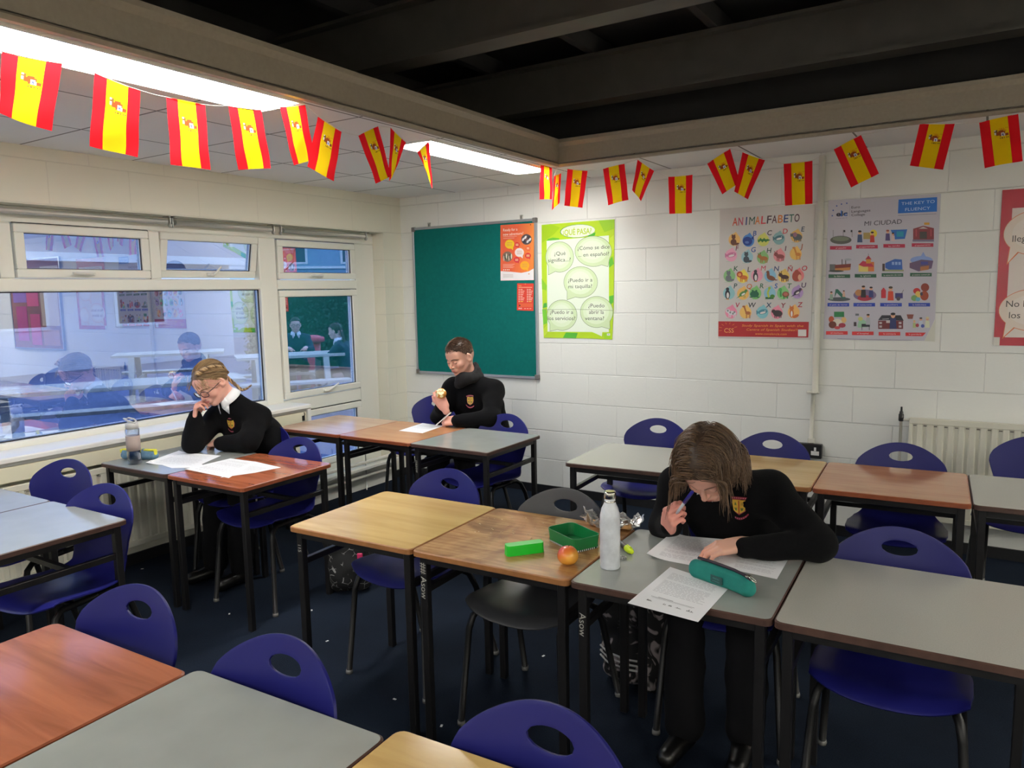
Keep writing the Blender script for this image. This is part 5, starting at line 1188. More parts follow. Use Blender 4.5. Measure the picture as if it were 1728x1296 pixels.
# ================================================================== PEOPLE
GD = np.array((0, 0, -1.0))
def scalp_pt(a, b, off=0.0):
    """a: angle from +y round z, b: elevation"""
    r = np.array((0.074+off, 0.094+off, 0.082+off)); cb = math.cos(b) if b > 0 else max(0.0, math.cos(b))**0.45
    return np.array((0, -0.014, 0.036))+r*np.array((cb*math.sin(a)*(0.95 if b < -.3 else 1), cb*math.cos(a), math.sin(b)))
def hairline_ok(L, low=-0.045):
    x, y, z = L
    if y > 0.035: return z > 0.068-0.25*max(0, 0.06-abs(x))*0 + 0.12*max(0, abs(x)-0.045)*-1
    if y > 0.004: return z > 0.020+(y-0.004)*1.4
    if y > -0.012: return z > 0.012
    return z > low
def sample_scalp(n, seed, low=-0.045):
    r = random.Random(seed); out = []
    while len(out) < n:
        p = scalp_pt(r.uniform(-PI, PI), math.asin(r.uniform(-0.9, 1)), 0.0)
        if hairline_ok(p, low): out.append(p)
    return out
def cap_mesh(M, off, low=-0.045, face_cut=True, dens=(72, 48), col=(0.05, 0.03, 0.02), push=None):
    """closed thick skull cap following the hairline"""
    na, nb = dens; V = []; keep = {}
    for layer, o_ in enumerate((off, -0.004)):
        for j in range(nb+1):
            b = -1.15+(PI/2+1.15)*j/nb
            for i in range(na): V.append(scalp_pt(2*PI*i/na, b, o_))
    V = np.array(V); N = na*(nb+1); Q = []
    ok = [hairline_ok(V[k], low) for k in range(N)]; cell = set()
    for j in range(nb):
        for i in range(na):
            q = (j*na+i, j*na+(i+1) % na, (j+1)*na+(i+1) % na, (j+1)*na+i)
            if sum(ok[k] for k in q) >= 3: cell.add((i, j)); Q.append(q); Q.append(tuple(k+N for k in q[::-1]))
    for (i, j) in cell:
        for (di, dj, a, b) in ((1, 0, 1, 2), (-1, 0, 3, 0), (0, 1, 2, 3), (0, -1, 0, 1)):
            if ((i+di) % na, j+dj) not in cell and 0 <= j+dj < nb:
                q = (j*na+i, j*na+(i+1) % na, (j+1)*na+(i+1) % na, (j+1)*na+i); Q.append((q[b], q[a], q[a]+N, q[b]+N))
    V = V@M[:3, :3].T+M[:3, 3]
    return V, np.array(Q), np.tile(np.array(col), (len(V), 1))
def tone(r, c1, c2): t = r.random(); return tuple(a+(b-a)*t for a, b in zip(c1, c2))

def hair_bob(M, seed, c1, c2, n=1500, length=0.25):
    r = random.Random(seed); R = M[:3, :3]; T = M[:3, 3]; g = R.T@GD; paths = []; cols = []
    cen = np.array((0, -0.014, 0.036)); rad = np.array((0.074, 0.094, 0.082))
    for L0 in sample_scalp(n, seed, -0.05):
        s = 1 if L0[0] > 0.003*math.sin(L0[1]*60) else -1; off = r.uniform(0.008, 0.026)
        p = cen+(L0-cen)*(1+off/0.083); P = [p-(L0-cen)*0.06]; ln = length*r.uniform(0.80, 1.05)
        # hair near the parting starts sideways, then falls
        d = np.array((s*1.0, -0.35, 0.0)); u = (L0-cen)/rad; u /= np.linalg.norm(u)
        ph, am = r.uniform(0, 6), r.uniform(0.3, 1.0); wv = R.T@np.array((r.uniform(-1, 1), r.uniform(-1, 1), 0))
        start = max(0.0, 0.10-abs(L0[0])*1.3); step = 0.0075; t = 0.0
        while t < ln-abs(L0[0])*0.6:
            q = (p-cen)/(rad+off); k = np.linalg.norm(q); nrm = q/(rad+off); nrm /= np.linalg.norm(nrm)
            w = min(1, t/0.10); side = np.array((s, -0.30, -0.15)); tgt = side*(1-w)*1.1+g*(0.25+1.1*w)
            d = d*0.55+tgt*0.45
            if k < 1.12: d = d-nrm*(d@nrm)*(1 if d@nrm < 0 or k < 1.05 else .6)
            d /= np.linalg.norm(d)+1e-9; p = p+d*step+wv*0.0030*am*math.sin(t*46+ph)*min(1, t/0.12)
            q = (p-cen)/(rad+off); k = np.linalg.norm(q)
            if k < 1: p = cen+(p-cen)/k
            if p[1] > 0.02 and p[2] < 0.075 and abs(p[0]) < 0.066: p[0] = s*(0.066*0.6+abs(p[0])*0.4) if abs(p[0]) > 0.0 else p[0]
            if abs(p[0]) > 0.092: p[0] = s*(0.092+(abs(p[0])-0.092)*0.35)
            P.append(p.copy()); t += step
        if len(P) < 5: continue
        # ends curl outwards a little
        P = np.array(P); e = np.linspace(0, 1, len(P))**3
        P = P+np.outer(e, np.array((s*0.010, 0.006, 0)))+np.outer(e*np.sin(np.linspace(0, 5, len(P))+ph), np.array((0.004, 0.004, 0)))
        paths.append(P@R.T+T); cols.append(tone(r, c1, c2))
    return strands_mesh(paths, 0.00135, cols)
def hair_back(M, knot, seed, c1, c2, n=900):
    r = random.Random(seed); R = M[:3, :3]; T = M[:3, 3]; cen = np.array((0, -0.014, 0.036)); rad = np.array((0.074, 0.094, 0.082)); paths, cols = [], []
    for L0 in sample_scalp(n, seed, -0.072):
        off = r.uniform(0.004, 0.011); a = (L0-cen)/rad; a /= np.linalg.norm(a); b = (np.array(knot)-cen)/rad; b /= np.linalg.norm(b)
        om = math.acos(max(-1, min(1, a@b)))
        if om < 0.05: continue
        K = max(5, int(om*9)); P = []
        for k in range(K+1):
            t = k/K; q = (math.sin((1-t)*om)*a+math.sin(t*om)*b)/math.sin(om); q[2] += 0.18*math.sin(PI*t)*(1 if a[1] > 0 else 0.2); q /= np.linalg.norm(q)
            P.append(cen+q*(rad+off*(0.3+1.2*math.sin(PI*min(1, t+.15)))))
        paths.append(np.array(P)@R.T+T); cols.append(tone(r, c1, c2))
    return strands_mesh(paths, 0.0013, cols)
def hair_short(M, seed, c1, c2, n=2200):
    r = random.Random(seed); R = M[:3, :3]; T = M[:3, 3]; cen = np.array((0, -0.014, 0.036)); rad = np.array((0.074, 0.094, 0.082)); paths, cols = [], []
    for L0 in sample_scalp(n, seed, -0.035):
        u = (L0-cen)/rad; nn = u/rad; nn /= np.linalg.norm(nn); top = max(0, nn[2])
        d = nn*0.75+np.array((r.uniform(-.4, .4), 0.55+r.uniform(-.3, .3), -0.3*(1-top))); d /= np.linalg.norm(d); L = (0.008+0.013*top)*r.uniform(.8, 1.2)
        p = L0+nn*0.001; q = p+d*L*0.5; e = q+(d*0.8+np.array((0, 0.25, -0.15)))*L*0.5
        paths.append(np.array((p, q, e))@R.T+T); cols.append(tone(r, c1, c2))
    return strands_mesh(paths, 0.0013, cols)

def person(label, base, head_M, joints, hands, skin, lip, brow, cat='person', jumper_mat=None, res=0.0065, hres=0.0024, seed=1, jaw=1.0, legs=True, extra_cloth=None, shoes=True, torso_w=1.0, hand_res=0.0021, arm_r=1.0):
    """joints: pelvis, waist, chest, neck, sh/el/wr _l/_r, hip/knee/ank/toe _l/_r (world points)"""
    J = {k: V3(*v) for k, v in joints.items()}; root = thing('person', label, cat, base); B = np.array(base, float)
    h = head_sdf(jaw=jaw); H = h.xform(head_M); hp = head_M[:3, :3]@V3(0, -0.022, -0.050)+head_M[:3, 3]
    H.cap(hp, J['neck'], 0.050, 0.056, k=0.025); V1, Q1 = H.mesh(hres, smooth=1)
    parts = [(V1, Q1, head_col(V1, head_M, skin, lip, brow))]
    core = Sdf().cap(J['pelvis'], J['waist'], 0.105, 0.09, k=.04).cap(J['waist'], J['chest'], 0.09, 0.10, k=.04).cap(J['chest'], J['neck'], 0.095, 0.05, k=.04)
    for s in 'lr':
        core.cap(J['neck']+(J['sh_'+s]-J['neck'])*.3, J['sh_'+s], 0.045, 0.045, k=.03).cap(J['sh_'+s], J['el_'+s], 0.042, 0.034, k=.02).cap(J['el_'+s], J['wr_'+s], 0.032, 0.021, k=.015)
        if legs: core.cap(J['hip_'+s], J['knee_'+s], 0.068, 0.05, k=.03).cap(J['knee_'+s], J['ank_'+s], 0.045, 0.032, k=.02)
    V2, Q2 = core.mesh(0.010, smooth=1); parts.append((V2, Q2, np.tile(np.array(skin), (len(V2), 1))))
    for hm in hands: parts.append(hm)
    V, Q, c = merge(parts); np_obj('body', V, Q, m_skin, root, B, c)
    # jumper
    a = arm_r
    j = Sdf().cap(J['pelvis'], J['waist'], 0.135*torso_w, 0.128*torso_w, k=.05).cap(J['waist'], J['chest'], 0.128*torso_w, 0.125*torso_w, k=.05)
    up = J['chest']*0.35+J['neck']*0.65
    for s in 'lr':
        mid = J['neck']*.55+J['sh_'+s]*.45
        j.cap(J['chest']+(J['sh_'+s]-J['neck'])*0.42, J['neck']*.35+J['sh_'+s]*.65-V3(0, 0, .02), 0.098*torso_w, 0.062, k=.05)
        j.cap(J['pelvis']+(J['hip_'+s]-J['pelvis'])*0.7+V3(0, 0, .02), J['chest']+(J['sh_'+s]-J['neck'])*0.40, 0.105*torso_w, 0.095*torso_w, k=.05)
        j.cap(mid, J['sh_'+s], 0.054, 0.060*a, k=.04).cap(J['sh_'+s], J['el_'+s], 0.062*a, 0.053*a, k=.035)
        fw = J['wr_'+s]-J['el_'+s]; j.cap(J['el_'+s], J['el_'+s]+fw*0.82, 0.052*a, 0.038*a, k=.03).cap(J['el_'+s]+fw*0.8, J['wr_'+s]+fw/np.linalg.norm(fw)*0.008, 0.035*a, 0.034*a, k=.008)
    j.cap(J['chest'], J['neck']-V3(0, 0, .02), 0.11*torso_w, 0.062, k=.04)
    nd = hp-J['neck']; nd /= np.linalg.norm(nd); j.cap(J['neck']-nd*0.02, J['neck']+nd*0.012, 0.066, 0.058, k=.012); j.cap(J['neck']+nd*0.02, J['neck']+nd*0.08, 0.050, 0.055, k=.008, op='-')
    if extra_cloth: extra_cloth(j, J)
    VJ, QJ = j.mesh(res, disp=knit(seed, 0.0045), smooth=1); np_obj('jumper', VJ, QJ, jumper_mat or m_knit, root, B)
    if legs:
        t = Sdf().cap(J['pelvis']-V3(0, 0, .01), J['pelvis']+V3(0, 0, .05), 0.135, 0.12, k=.05)
        for s in 'lr': t.cap(J['pelvis']*.4+J['hip_'+s]*.6, J['knee_'+s], 0.088, 0.072, k=.04).cap(J['knee_'+s], J['ank_'+s]+V3(0, 0, .02), 0.070, 0.066, k=.03)
        VT, QT = t.mesh(0.011, disp=knit(seed+5, 0.005), smooth=1); np_obj('trousers', VT, QT, m_trouser, root, B)
        if shoes:
            for s in 'lr':
                a_, b_ = J['ank_'+s], J['toe_'+s]; f = Sdf().cap(a_+V3(0, 0, -.015), a_+V3(0, 0, .03), 0.040, 0.038, k=.02).cap((a_[0], a_[1], 0.040), (b_[0], b_[1], 0.034), 0.039, 0.033, k=.03)
                VS, QS = f.mesh(0.006, smooth=2); VS[:, 2] = np.maximum(VS[:, 2], 0.001); np_obj('shoe', VS, QS, m_shoe, root, B)
    return root, B, J, (VJ, QJ)
def surf(VQ, u, v, rad=0.010):
    """front surface point and normal of a mesh where the photo shows pixel u,v"""
    V, Q = VQ; d = at(u, v, 1, 0)-CAM; d /= np.linalg.norm(d); w = V-CAM; t = w@d; dist = np.linalg.norm(w-t[:, None]*d, axis=1)
    i = np.where(dist < rad)[0]; j = i[np.argmin(t[i])]; P = V[j]; near = V[np.linalg.norm(V-P, axis=1) < 0.028]; c = near.mean(0)
    n = np.linalg.svd(near-c)[2][2]; n = n if n@d < 0 else -n
    return P, n
def collar(parent, B, J, hp, sz=1.0, front=(0, -1, 0)):
    """white shirt collar: a band round the neck and two pointed wings"""
    n = hp-J['neck']; n /= np.linalg.norm(n); f = np.array(front, float); f -= n*(f@n); f /= np.linalg.norm(f); r = np.cross(f, n); c = J['neck']
    b = MB(); K = 28; vs = []
    for k in range(K+1):
        a = 0.18+(2*PI-0.36)*k/K; d = f*math.cos(a)+r*math.sin(a)
        for rr, hh in ((0.054, 0.050), (0.056, 0.054), (0.068, 0.030), (0.074+0.010*abs(math.cos(a/2)), 0.006)): vs.append(c+d*rr*sz+n*hh*sz)
    fs = [(k*4+q, (k+1)*4+q, (k+1)*4+q+1, k*4+q+1) for k in range(K) for q in range(3)]
    b.add(vs, fs, smooth=True)
    for s in (-1, 1):
        a0, a1 = s*0.12, s*0.85
        def P(a, rr, hh): return c+(f*math.cos(a)+r*math.sin(a))*rr*sz+n*hh*sz
        b.add([P(a0, .060, .047), P(a1, .060, .050), P(a1, .078, .012), P(s*0.48, .100, -.040), P(s*.25, .088, .002)], [(0, 1, 2, 3, 4) if s > 0 else (4, 3, 2, 1, 0)], smooth=True)
    o = b.build('shirt_collar', m_shirt, parent); o.location = -Vector(B); modif(o, 'SOLIDIFY', thickness=0.003, offset=0); return o
def headM(cen, face, roll=0.0):
    """face: world direction the face points; crown up as far as possible"""
    M = frame4(cen, face, (0, 0, 1))
    if roll: M[:3, :3] = M[:3, :3]@np.array(Matrix.Rotation(roll, 3, 'Y'))
    return M
def from_sub(parts_fn): pass
SK = rgb(214, 158, 138)

# ---- student with brown hair writing at the middle row
M3 = headM((3.487, -2.600, 0.986), (-0.03, -1.0, -1.32), 0.05)
hL = hand_mesh([(26, 30, 18), (20, 34, 22), (18, 38, 24), (20, 40, 26)], frame4((3.572, -2.640, 0.744), (-0.86, -0.46, -0.16), (-0.02, -0.30, 0.95)), rgb(218, 168, 146), left=True, thumb=((0.55, 0.6, -0.55), (0.2, 0.9, -0.4)), s=0.97)
hR = hand_mesh([(62, 62, 20), (70, 70, 30), (76, 74, 34), (80, 76, 34)], frame4((3.372, -2.648, 0.800), (0.32, -0.70, 0.64), (-0.58, -0.72, -0.20)), rgb(218, 150, 136), thumb=((0.25, 0.80, -0.62), (-0.35, 0.80, -0.5)), s=0.97)
P3, B3, J3, JV3 = person('student with chin length brown hair bent over papers, pen in hand', (3.49, -2.20, 0), M3,
    dict(pelvis=(3.50, -2.15, .56), waist=(3.495, -2.24, .70), chest=(3.48, -2.36, .80), neck=(3.470, -2.475, .915), sh_l=(3.635, -2.395, .872), sh_r=(3.315, -2.42, .860), el_l=(3.815, -2.52, .757), wr_l=(3.622, -2.628, .742),
         el_r=(3.300, -2.50, .730), wr_r=(3.352, -2.615, .765), hip_l=(3.58, -2.17, .54), hip_r=(3.42, -2.17, .54), knee_l=(3.61, -2.56, .545), knee_r=(3.40, -2.56, .545), ank_l=(3.61, -2.56, .07), ank_r=(3.42, -2.62, .07), toe_l=(3.62, -2.70, .03), toe_r=(3.41, -2.76, .03)),
    [hL, hR], rgb(212, 160, 142), rgb(190, 96, 92), rgb(96, 66, 48), seed=3, torso_w=0.98)
col_a, col_b = rgb(74, 56, 42), rgb(122, 96, 72)
parts = [cap_mesh(M3, 0.009, -0.055, col=rgb(66, 50, 38)), hair_bob(M3, 11, col_a, col_b, 2200, 0.168)]
V, Q, c = merge(parts); np_obj('hair', V, Q, m_hair, P3, B3, c)
hp = M3[:3, :3]@V3(0, -0.022, -0.050)+M3[:3, 3]; collar(P3, B3, J3, hp, 0.86)
pt, n = surf(JV3, 1247, 859); o = badge(P3, pt+n*0.003, n, (0, 0, 1), 0.060); o.location = -Vector(B3)
for (M_, left, i, t) in ((hR, 0, 0, 0),): pass
# rings
rg = MB()
def ring(mb, c, ax, r): 
    ax = Vector(ax).normalized(); a = ax.orthogonal().normalized(); b_ = ax.cross(a); mb.tube([Vector(c)+(a*math.cos(t)+b_*math.sin(t))*r for t in [2*PI*k/16 for k in range(16)]], 0.0012, 6, closed=True)

# ---- student with glasses leaning on her hand beside the window
M1 = headM((0.548, -2.318, 1.085), (0.10, -1.0, -0.72), 0.14)
g1R = hand_mesh([(48, 54, 30), (52, 58, 32), (56, 60, 34), (60, 62, 34)], frame4((0.500, -2.395, 0.928), (0.16, 0.05, 1.0), (-0.72, -0.70, 0.0)), rgb(216, 158, 140), thumb=((0.65, 0.6, -0.3), (0.3, 0.8, -0.3)), s=0.95)
g1L = hand_mesh([(20, 40, 30), (26, 44, 30), (30, 46, 32), (34, 48, 32)], frame4((0.548, -2.318, 0.744), (-0.95, 0.02, -0.20), (0.0, -0.35, 0.93)), rgb(216, 166, 150), left=True, s=0.95, res=0.003)
P1, B1, J1, JV1 = person('student in glasses with fair tied back hair resting her cheek on her hand', (0.66, -1.98, 0), M1,
    dict(pelvis=(.61, -1.95, .56), waist=(.59, -2.02, .68), chest=(.57, -2.10, .80), neck=(.570, -2.215, .978), sh_l=(.680, -2.12, .870), sh_r=(.430, -2.20, .860), el_l=(.775, -2.270, .757), wr_l=(.600, -2.315, .742),
         el_r=(.485, -2.420, .757), wr_r=(.488, -2.395, .900), hip_l=(.71, -1.97, .54), hip_r=(.53, -1.97, .54), knee_l=(.80, -2.36, .545), knee_r=(.62, -2.38, .545), ank_l=(.82, -2.40, .07), ank_r=(.62, -2.42, .07), toe_l=(.83, -2.54, .03), toe_r=(.60, -2.56, .03)),
    [g1R, g1L], rgb(220, 166, 148), rgb(198, 100, 96), rgb(120, 92, 66), seed=8, jaw=0.98, arm_r=1.08)
ca, cb = rgb(112, 88, 62), rgb(176, 146, 106)
parts = [cap_mesh(M1, 0.005, -0.070, col=rgb(104, 82, 58)), hair_back(M1, (0.006, -0.104, -0.045), 5, ca, cb, 1100)]
# wisps at the forehead, plait along the side, thin tail
r = random.Random(4); W = []; WC = []
for k in range(30):
    s = r.choice((-1, 1)); p = V3(s*r.uniform(.030, .068), 0.066-0.02*r.random(), 0.078-0.02*r.random()); P = [p]; d = V3(s*0.8, .3, 0.1); L = r.uniform(.035, .07)
    while len(P) < 9: d = d*0.7+(M1[:3, :3].T@GD)*0.35+V3(s*.12, 0.02, 0); p = p+d/np.linalg.norm(d)*L/8; q = (p-V3(0, .01, 0))/V3(.080, .108, .10); p = p if np.linalg.norm(q) > 1 else V3(0, .01, 0)+(p-V3(0, .01, 0))/np.linalg.norm(q); P.append(p)
    W.append(np.array(P)@M1[:3, :3].T+M1[:3, 3]); WC.append(tone(r, ca, cb))
parts.append(strands_mesh(W, 0.0010, WC))
V, Q, c = merge(parts); hair1 = np_obj('hair', V, Q, m_hair, P1, B1, c)
pl = MB(); LP = lambda x, y, z: Vector(M1[:3, :3]@V3(x, y, z)+M1[:3, 3])
def plait(mb, pts, r, turns, c1, c2):
    P = [Vector(p) for p in pts]; n = 60
    def S(t): f = t*(len(P)-1); i = min(int(f), len(P)-2); return P[i].lerp(P[i+1], f-i)
    for k in range(3):
        path = []
        for i in range(n+1):
            t = i/n; c_ = S(t); d = (S(min(1, t+.02))-S(max(0, t-.02))).normalized(); a = d.orthogonal().normalized(); b_ = d.cross(a); an = 2*PI*turns*t+2*PI*k/3
            path.append(c_+(a*math.cos(an)+b_*math.sin(an)*.6)*r*(1-.5*t))
        mb.tube(path, [r*.75*(1-.5*i/n) for i in range(n+1)], 7, col=(c1, c2, c1)[k])
plait(pl, [LP(-.030, .050, .108), LP(-.052, .010, .108), LP(-.068, -.035, .088), LP(-.066, -.078, .045), LP(-.030, -.106, -.02)], 0.011, 5, cb, ca)
plait(pl, [LP(.006, -.104, -.045), (0.610, -2.165, 1.030), (0.635, -2.150, 1.038), (0.665, -2.14, 1.060)], 0.007, 5, ca, cb)
o = pl.build('plait', m_hair, P1, usecol=True); o.location = -Vector(B1)
hp = M1[:3, :3]@V3(0, -0.022, -0.050)+M1[:3, 3]; collar(P1, B1, J1, hp, 0.95, (-.1, -1, 0))
pt, n = surf(JV1, 387, 716); o = badge(P1, pt+n*0.003, n, (0, 0, 1), 0.058); o.location = -Vector(B1)
gl = MB(); fcol = rgb(30, 22, 28)
for s in (-1, 1):
    pts = [LP(s*.033+.027*math.copysign(abs(math.cos(t))**.8, math.cos(t)), .1005-.010*abs(s*.033+.027*math.cos(t))/.06, -.002+.0185*math.copysign(abs(math.sin(t))**.8, math.sin(t))) for t in [2*PI*k/24 for k in range(24)]]
    gl.tube(pts, 0.0021, 6, closed=True); gl.tube([LP(s*.060, .093, .004), LP(s*.074, .05, .004), LP(s*.079, 0, .004), LP(s*.078, -.020, -.008)], 0.0020, 6)
gl.tube([LP(-.007, .103, .002), LP(0, .106, .004), LP(.007, .103, .002)], 0.0019, 6)
o = gl.build('glasses', mat('dark_glasses_frame', fcol, 0.3), P1); o.location = -Vector(B1)
def lens_mat():
    m = bpy.data.materials.new('clear_lens'); m.use_nodes = True; nt = m.node_tree; nt.nodes.clear(); o = nt.nodes.new('ShaderNodeOutputMaterial'); t = nt.nodes.new('ShaderNodeBsdfTransparent'); g = nt.nodes.new('ShaderNodeBsdfGlossy'); g.inputs['Roughness'].default_value = 0.02
    mx = nt.nodes.new('ShaderNodeMixShader'); lw = nt.nodes.new('ShaderNodeLayerWeight'); lw.inputs[0].default_value = .08; nt.links.new(lw.outputs['Fresnel'], mx.inputs[0]); nt.links.new(t.outputs[0], mx.inputs[1]); nt.links.new(g.outputs[0], mx.inputs[2]); nt.links.new(mx.outputs[0], o.inputs[0]); return m
m_lens = lens_mat(); ln_ = MB()
for s in (-1, 1): ln_.add([LP(s*.033+.026*math.cos(t), .0995-.010*abs(s*.033+.026*math.cos(t))/.06, -.002+.0175*math.sin(t)) for t in [2*PI*k/20 for k in range(20)]], [tuple(range(20))])
o = ln_.build('lenses', m_lens, P1); o.location = -Vector(B1)

# ---- boy eating an apple
M2 = headM((1.288, -0.960, 1.140), (-0.16, -1.0, -0.42), 0.02)
b2R = hand_mesh([(52, 58, 30), (56, 60, 32), (60, 62, 34), (64, 64, 36)], frame4((1.262, -1.140, 0.872), (-0.40, -0.10, 0.90), (0.55, -0.82, 0.10)), rgb(214, 156, 140), thumb=((0.40, 0.85, -0.45), (-0.05, 0.90, -0.45)), s=1.03, res=0.0024)
b2L = hand_mesh([(34, 56, 26), (40, 60, 30), (48, 62, 32), (54, 64, 34)], frame4((1.325, -1.125, 0.742), (-0.95, -0.12, -0.08), (0.16, -0.62, 0.77)), rgb(220, 166, 146), left=True, thumb=((0.25, 0.9, -0.45), (-0.2, 0.9, -0.45)), s=1.03, res=0.0024)
P2, B2, J2, JV2 = person('boy in a black jumper and neck warmer writing while holding an apple', (1.32, -0.74, 0), M2,
    dict(pelvis=(1.33, -.70, .57), waist=(1.33, -.76, .70), chest=(1.32, -.83, .84), neck=(1.318, -.895, .985), sh_l=(1.480, -.85, .915), sh_r=(1.150, -.86, .915), el_l=(1.560, -1.01, .762), wr_l=(1.375, -1.118, .745),
         el_r=(1.135, -1.00, .745), wr_r=(1.225, -1.100, .825), hip_l=(1.42, -.72, .54), hip_r=(1.24, -.72, .54), knee_l=(1.44, -1.14, .545), knee_r=(1.22, -1.14, .545), ank_l=(1.45, -1.15, .07), ank_r=(1.22, -1.15, .07), toe_l=(1.46, -1.30, .03), toe_r=(1.20, -1.30, .03)),
    [b2R, b2L], rgb(214, 162, 142), rgb(186, 104, 98), rgb(52, 38, 30), seed=21, jaw=1.05, torso_w=1.05, arm_r=1.1)
parts = [cap_mesh(M2, 0.0035, -0.04, col=rgb(70, 50, 38)), hair_short(M2, 9, rgb(66, 46, 34), rgb(96, 70, 52), 3400)]
V, Q, c = merge(parts); np_obj('hair', V, Q, m_hair, P2, B2, c)
sn = Sdf(); nk = J2['neck']; 
for k in range(16):
    a = 2*PI*k/16; b_ = 2*PI*(k+1)/16
    for h, rr, r_ in ((0.010, .072, .026), (0.034, .066, .022), (0.055, .062, .015)):
        q = lambda t: nk+V3(math.sin(t)*rr, -math.cos(t)*rr*1.0-0.004-h*0.35, h+0.014*math.sin(2*t+h*40)-(0.026 if math.cos(t) > 0 else -0.030)*abs(math.cos(t))+0.012*math.sin(t))
        sn.cap(q(a), q(b_), r_, r_, k=0.012)
V, Q = sn.mesh(0.005, disp=knit(31, 0.004), smooth=1); np_obj('neck_warmer', V, Q, mat('black_fleece', rgb(20, 19, 21), 0.95, noise=.2, nscale=90, bump=.5, bscale=250, bdist=.002), P2, B2)
pt, n = surf(JV2, 792, 677); o = badge(P2, pt+n*0.003, n, (0, 0, 1), 0.056); o.location = -Vector(B2)
pa, na_ = surf(JV2, 808, 630, .02); pb_, _ = surf(JV2, 801, 640, .02)
ld = MB().tube([pa+na_*.006, (pa+pb_)/2+na_*.008, pb_+na_*.006], 0.0028, 6).build('lanyard', mat('magenta_lanyard', rgb(150, 34, 70), .6), P2); ld.location = -Vector(B2)
# ================================================================== THINGS ON THE TABLES
def on(name, build, label, cat, loc, rz=0.0, group=None):
    t = thing(name, label, cat, loc, rz, group); build(t); return t
m_paper = mat('white_paper', rgb(232, 234, 236), 0.85, attr='Col')
def paper(px, z, label, lines=True, curl=0.0, cat='paper', group='loose exam papers', lift=0.0006, heading=None, foot=False, zs=None):
    """sheet whose corners are seen at four photo pixels on the table plane z"""
    W = [Vector(at(u, v, 2, (zs[i] if zs else z))) for i, (u, v) in enumerate(px)]; c = sum(W, Vector())/4; b = MB(); N = 14
    def S(u, v, o=0.0):
        P = (W[0]*(1-u)+W[1]*u)*(1-v)+(W[3]*(1-u)+W[2]*u)*v
        k = curl*(max(0, 0.30-u)/0.30)**2 if curl > 0 else -curl*(max(0, u-0.7)/0.3)**2
        return P+Vector((0, 0, lift+k+o))-c
    for o, fl in ((0.0, False), (-0.0005, True)):
        vs = [S(i/N, j/N, o) for j in range(N+1) for i in range(N+1)]
        q = [(j*(N+1)+i, j*(N+1)+i+1, (j+1)*(N+1)+i+1, (j+1)*(N+1)+i) for j in range(N) for i in range(N)]
        up = (vs[1]-vs[0]).cross(vs[N+1]-vs[0]).z > 0
        b.add(vs, [f if up != fl else f[::-1] for f in q], 0, rgb(232, 234, 236), True)
    r = random.Random(int(px[0][0]))
    def bar(u0, u1, v0, v1, col):
        n = 6; vs = []
        for k in range(n+1): vs += [S(u0+(u1-u0)*k/n, v0, 0.0004), S(u0+(u1-u0)*k/n, v1, 0.0004)]
        up = (vs[2]-vs[0]).cross(vs[1]-vs[0]).z > 0
        b.add(vs, [((2*k, 2*k+2, 2*k+3, 2*k+1) if up else (2*k+1, 2*k+3, 2*k+2, 2*k)) for k in range(n)], 0, col)
    if lines:
        v = 0.12
        while v < (0.62 if foot else 0.9):
            u = 0.12
            while u < 0.84:
                w = r.uniform(.03, .10)
                if u+w < 0.88: bar(u, u+w, v, v+0.008, rgb(186, 186, 191))
                u += w+0.015
            v += 0.028 if r.random() < .8 else 0.07
    if foot:
        bar(.18, .82, .735, .741, rgb(120, 120, 126)); bar(.2, .8, .755, .759, rgb(140, 140, 146)); bar(.28, .5, .718, .726, rgb(130, 130, 136))
        for u0, w, h in ((.76, .10, .035), (.60, .09, .02), (.5, .05, .025), (.42, .04, .025), (.18, .08, .03)):
            for k in range(5): bar(u0+w*k/5, u0+w*k/5+w*.13, .84-h*r.random(), .84+h*.3, rgb(90, 90, 94))
    return tag(b.build('exam_paper', m_paper, pos=tuple(c), usecol=True), label, cat, group)
paper([(1135, 903), (1246, 912), (1231, 966), (1091, 940)], TH, 'curled exam paper under the hands of the brown haired student', curl=0.012, lines=True)
paper([(1243, 912), (1339, 929), (1311, 978), (1228, 960)], TH, 'exam paper sticking out to the right behind the teal pencil case', lift=0.0014)
paper([(1131, 957), (1232, 990), (1178, 1050), (1059, 1018)], TH, 'loose paper hanging over the near edge of the grey table', foot=True, lift=0.0008)
paper([(302, 763), (373, 769), (330, 788), (246, 783)], TH, 'loose paper nearest the clear bottle, partly curled', curl=0.008)
paper([(262, 781), (336, 781), (350, 789), (290, 790)], TH, 'paper lying under the curled one near the clear bottle', lift=0.0004, lines=False)
paper([(389, 774), (434, 780), (386, 807), (312, 792)], TH, 'loose paper across the seam between the grey and red-brown tables', lift=0.0016)
paper([(430, 779), (474, 789), (430, 798), (372, 806)], TH, 'loose paper lying furthest right on the glossy red-brown table', lift=0.0009)
paper([(713, 714), (748, 719), (713, 731), (673, 727)], TH, 'paper the boy in the far row writes on')

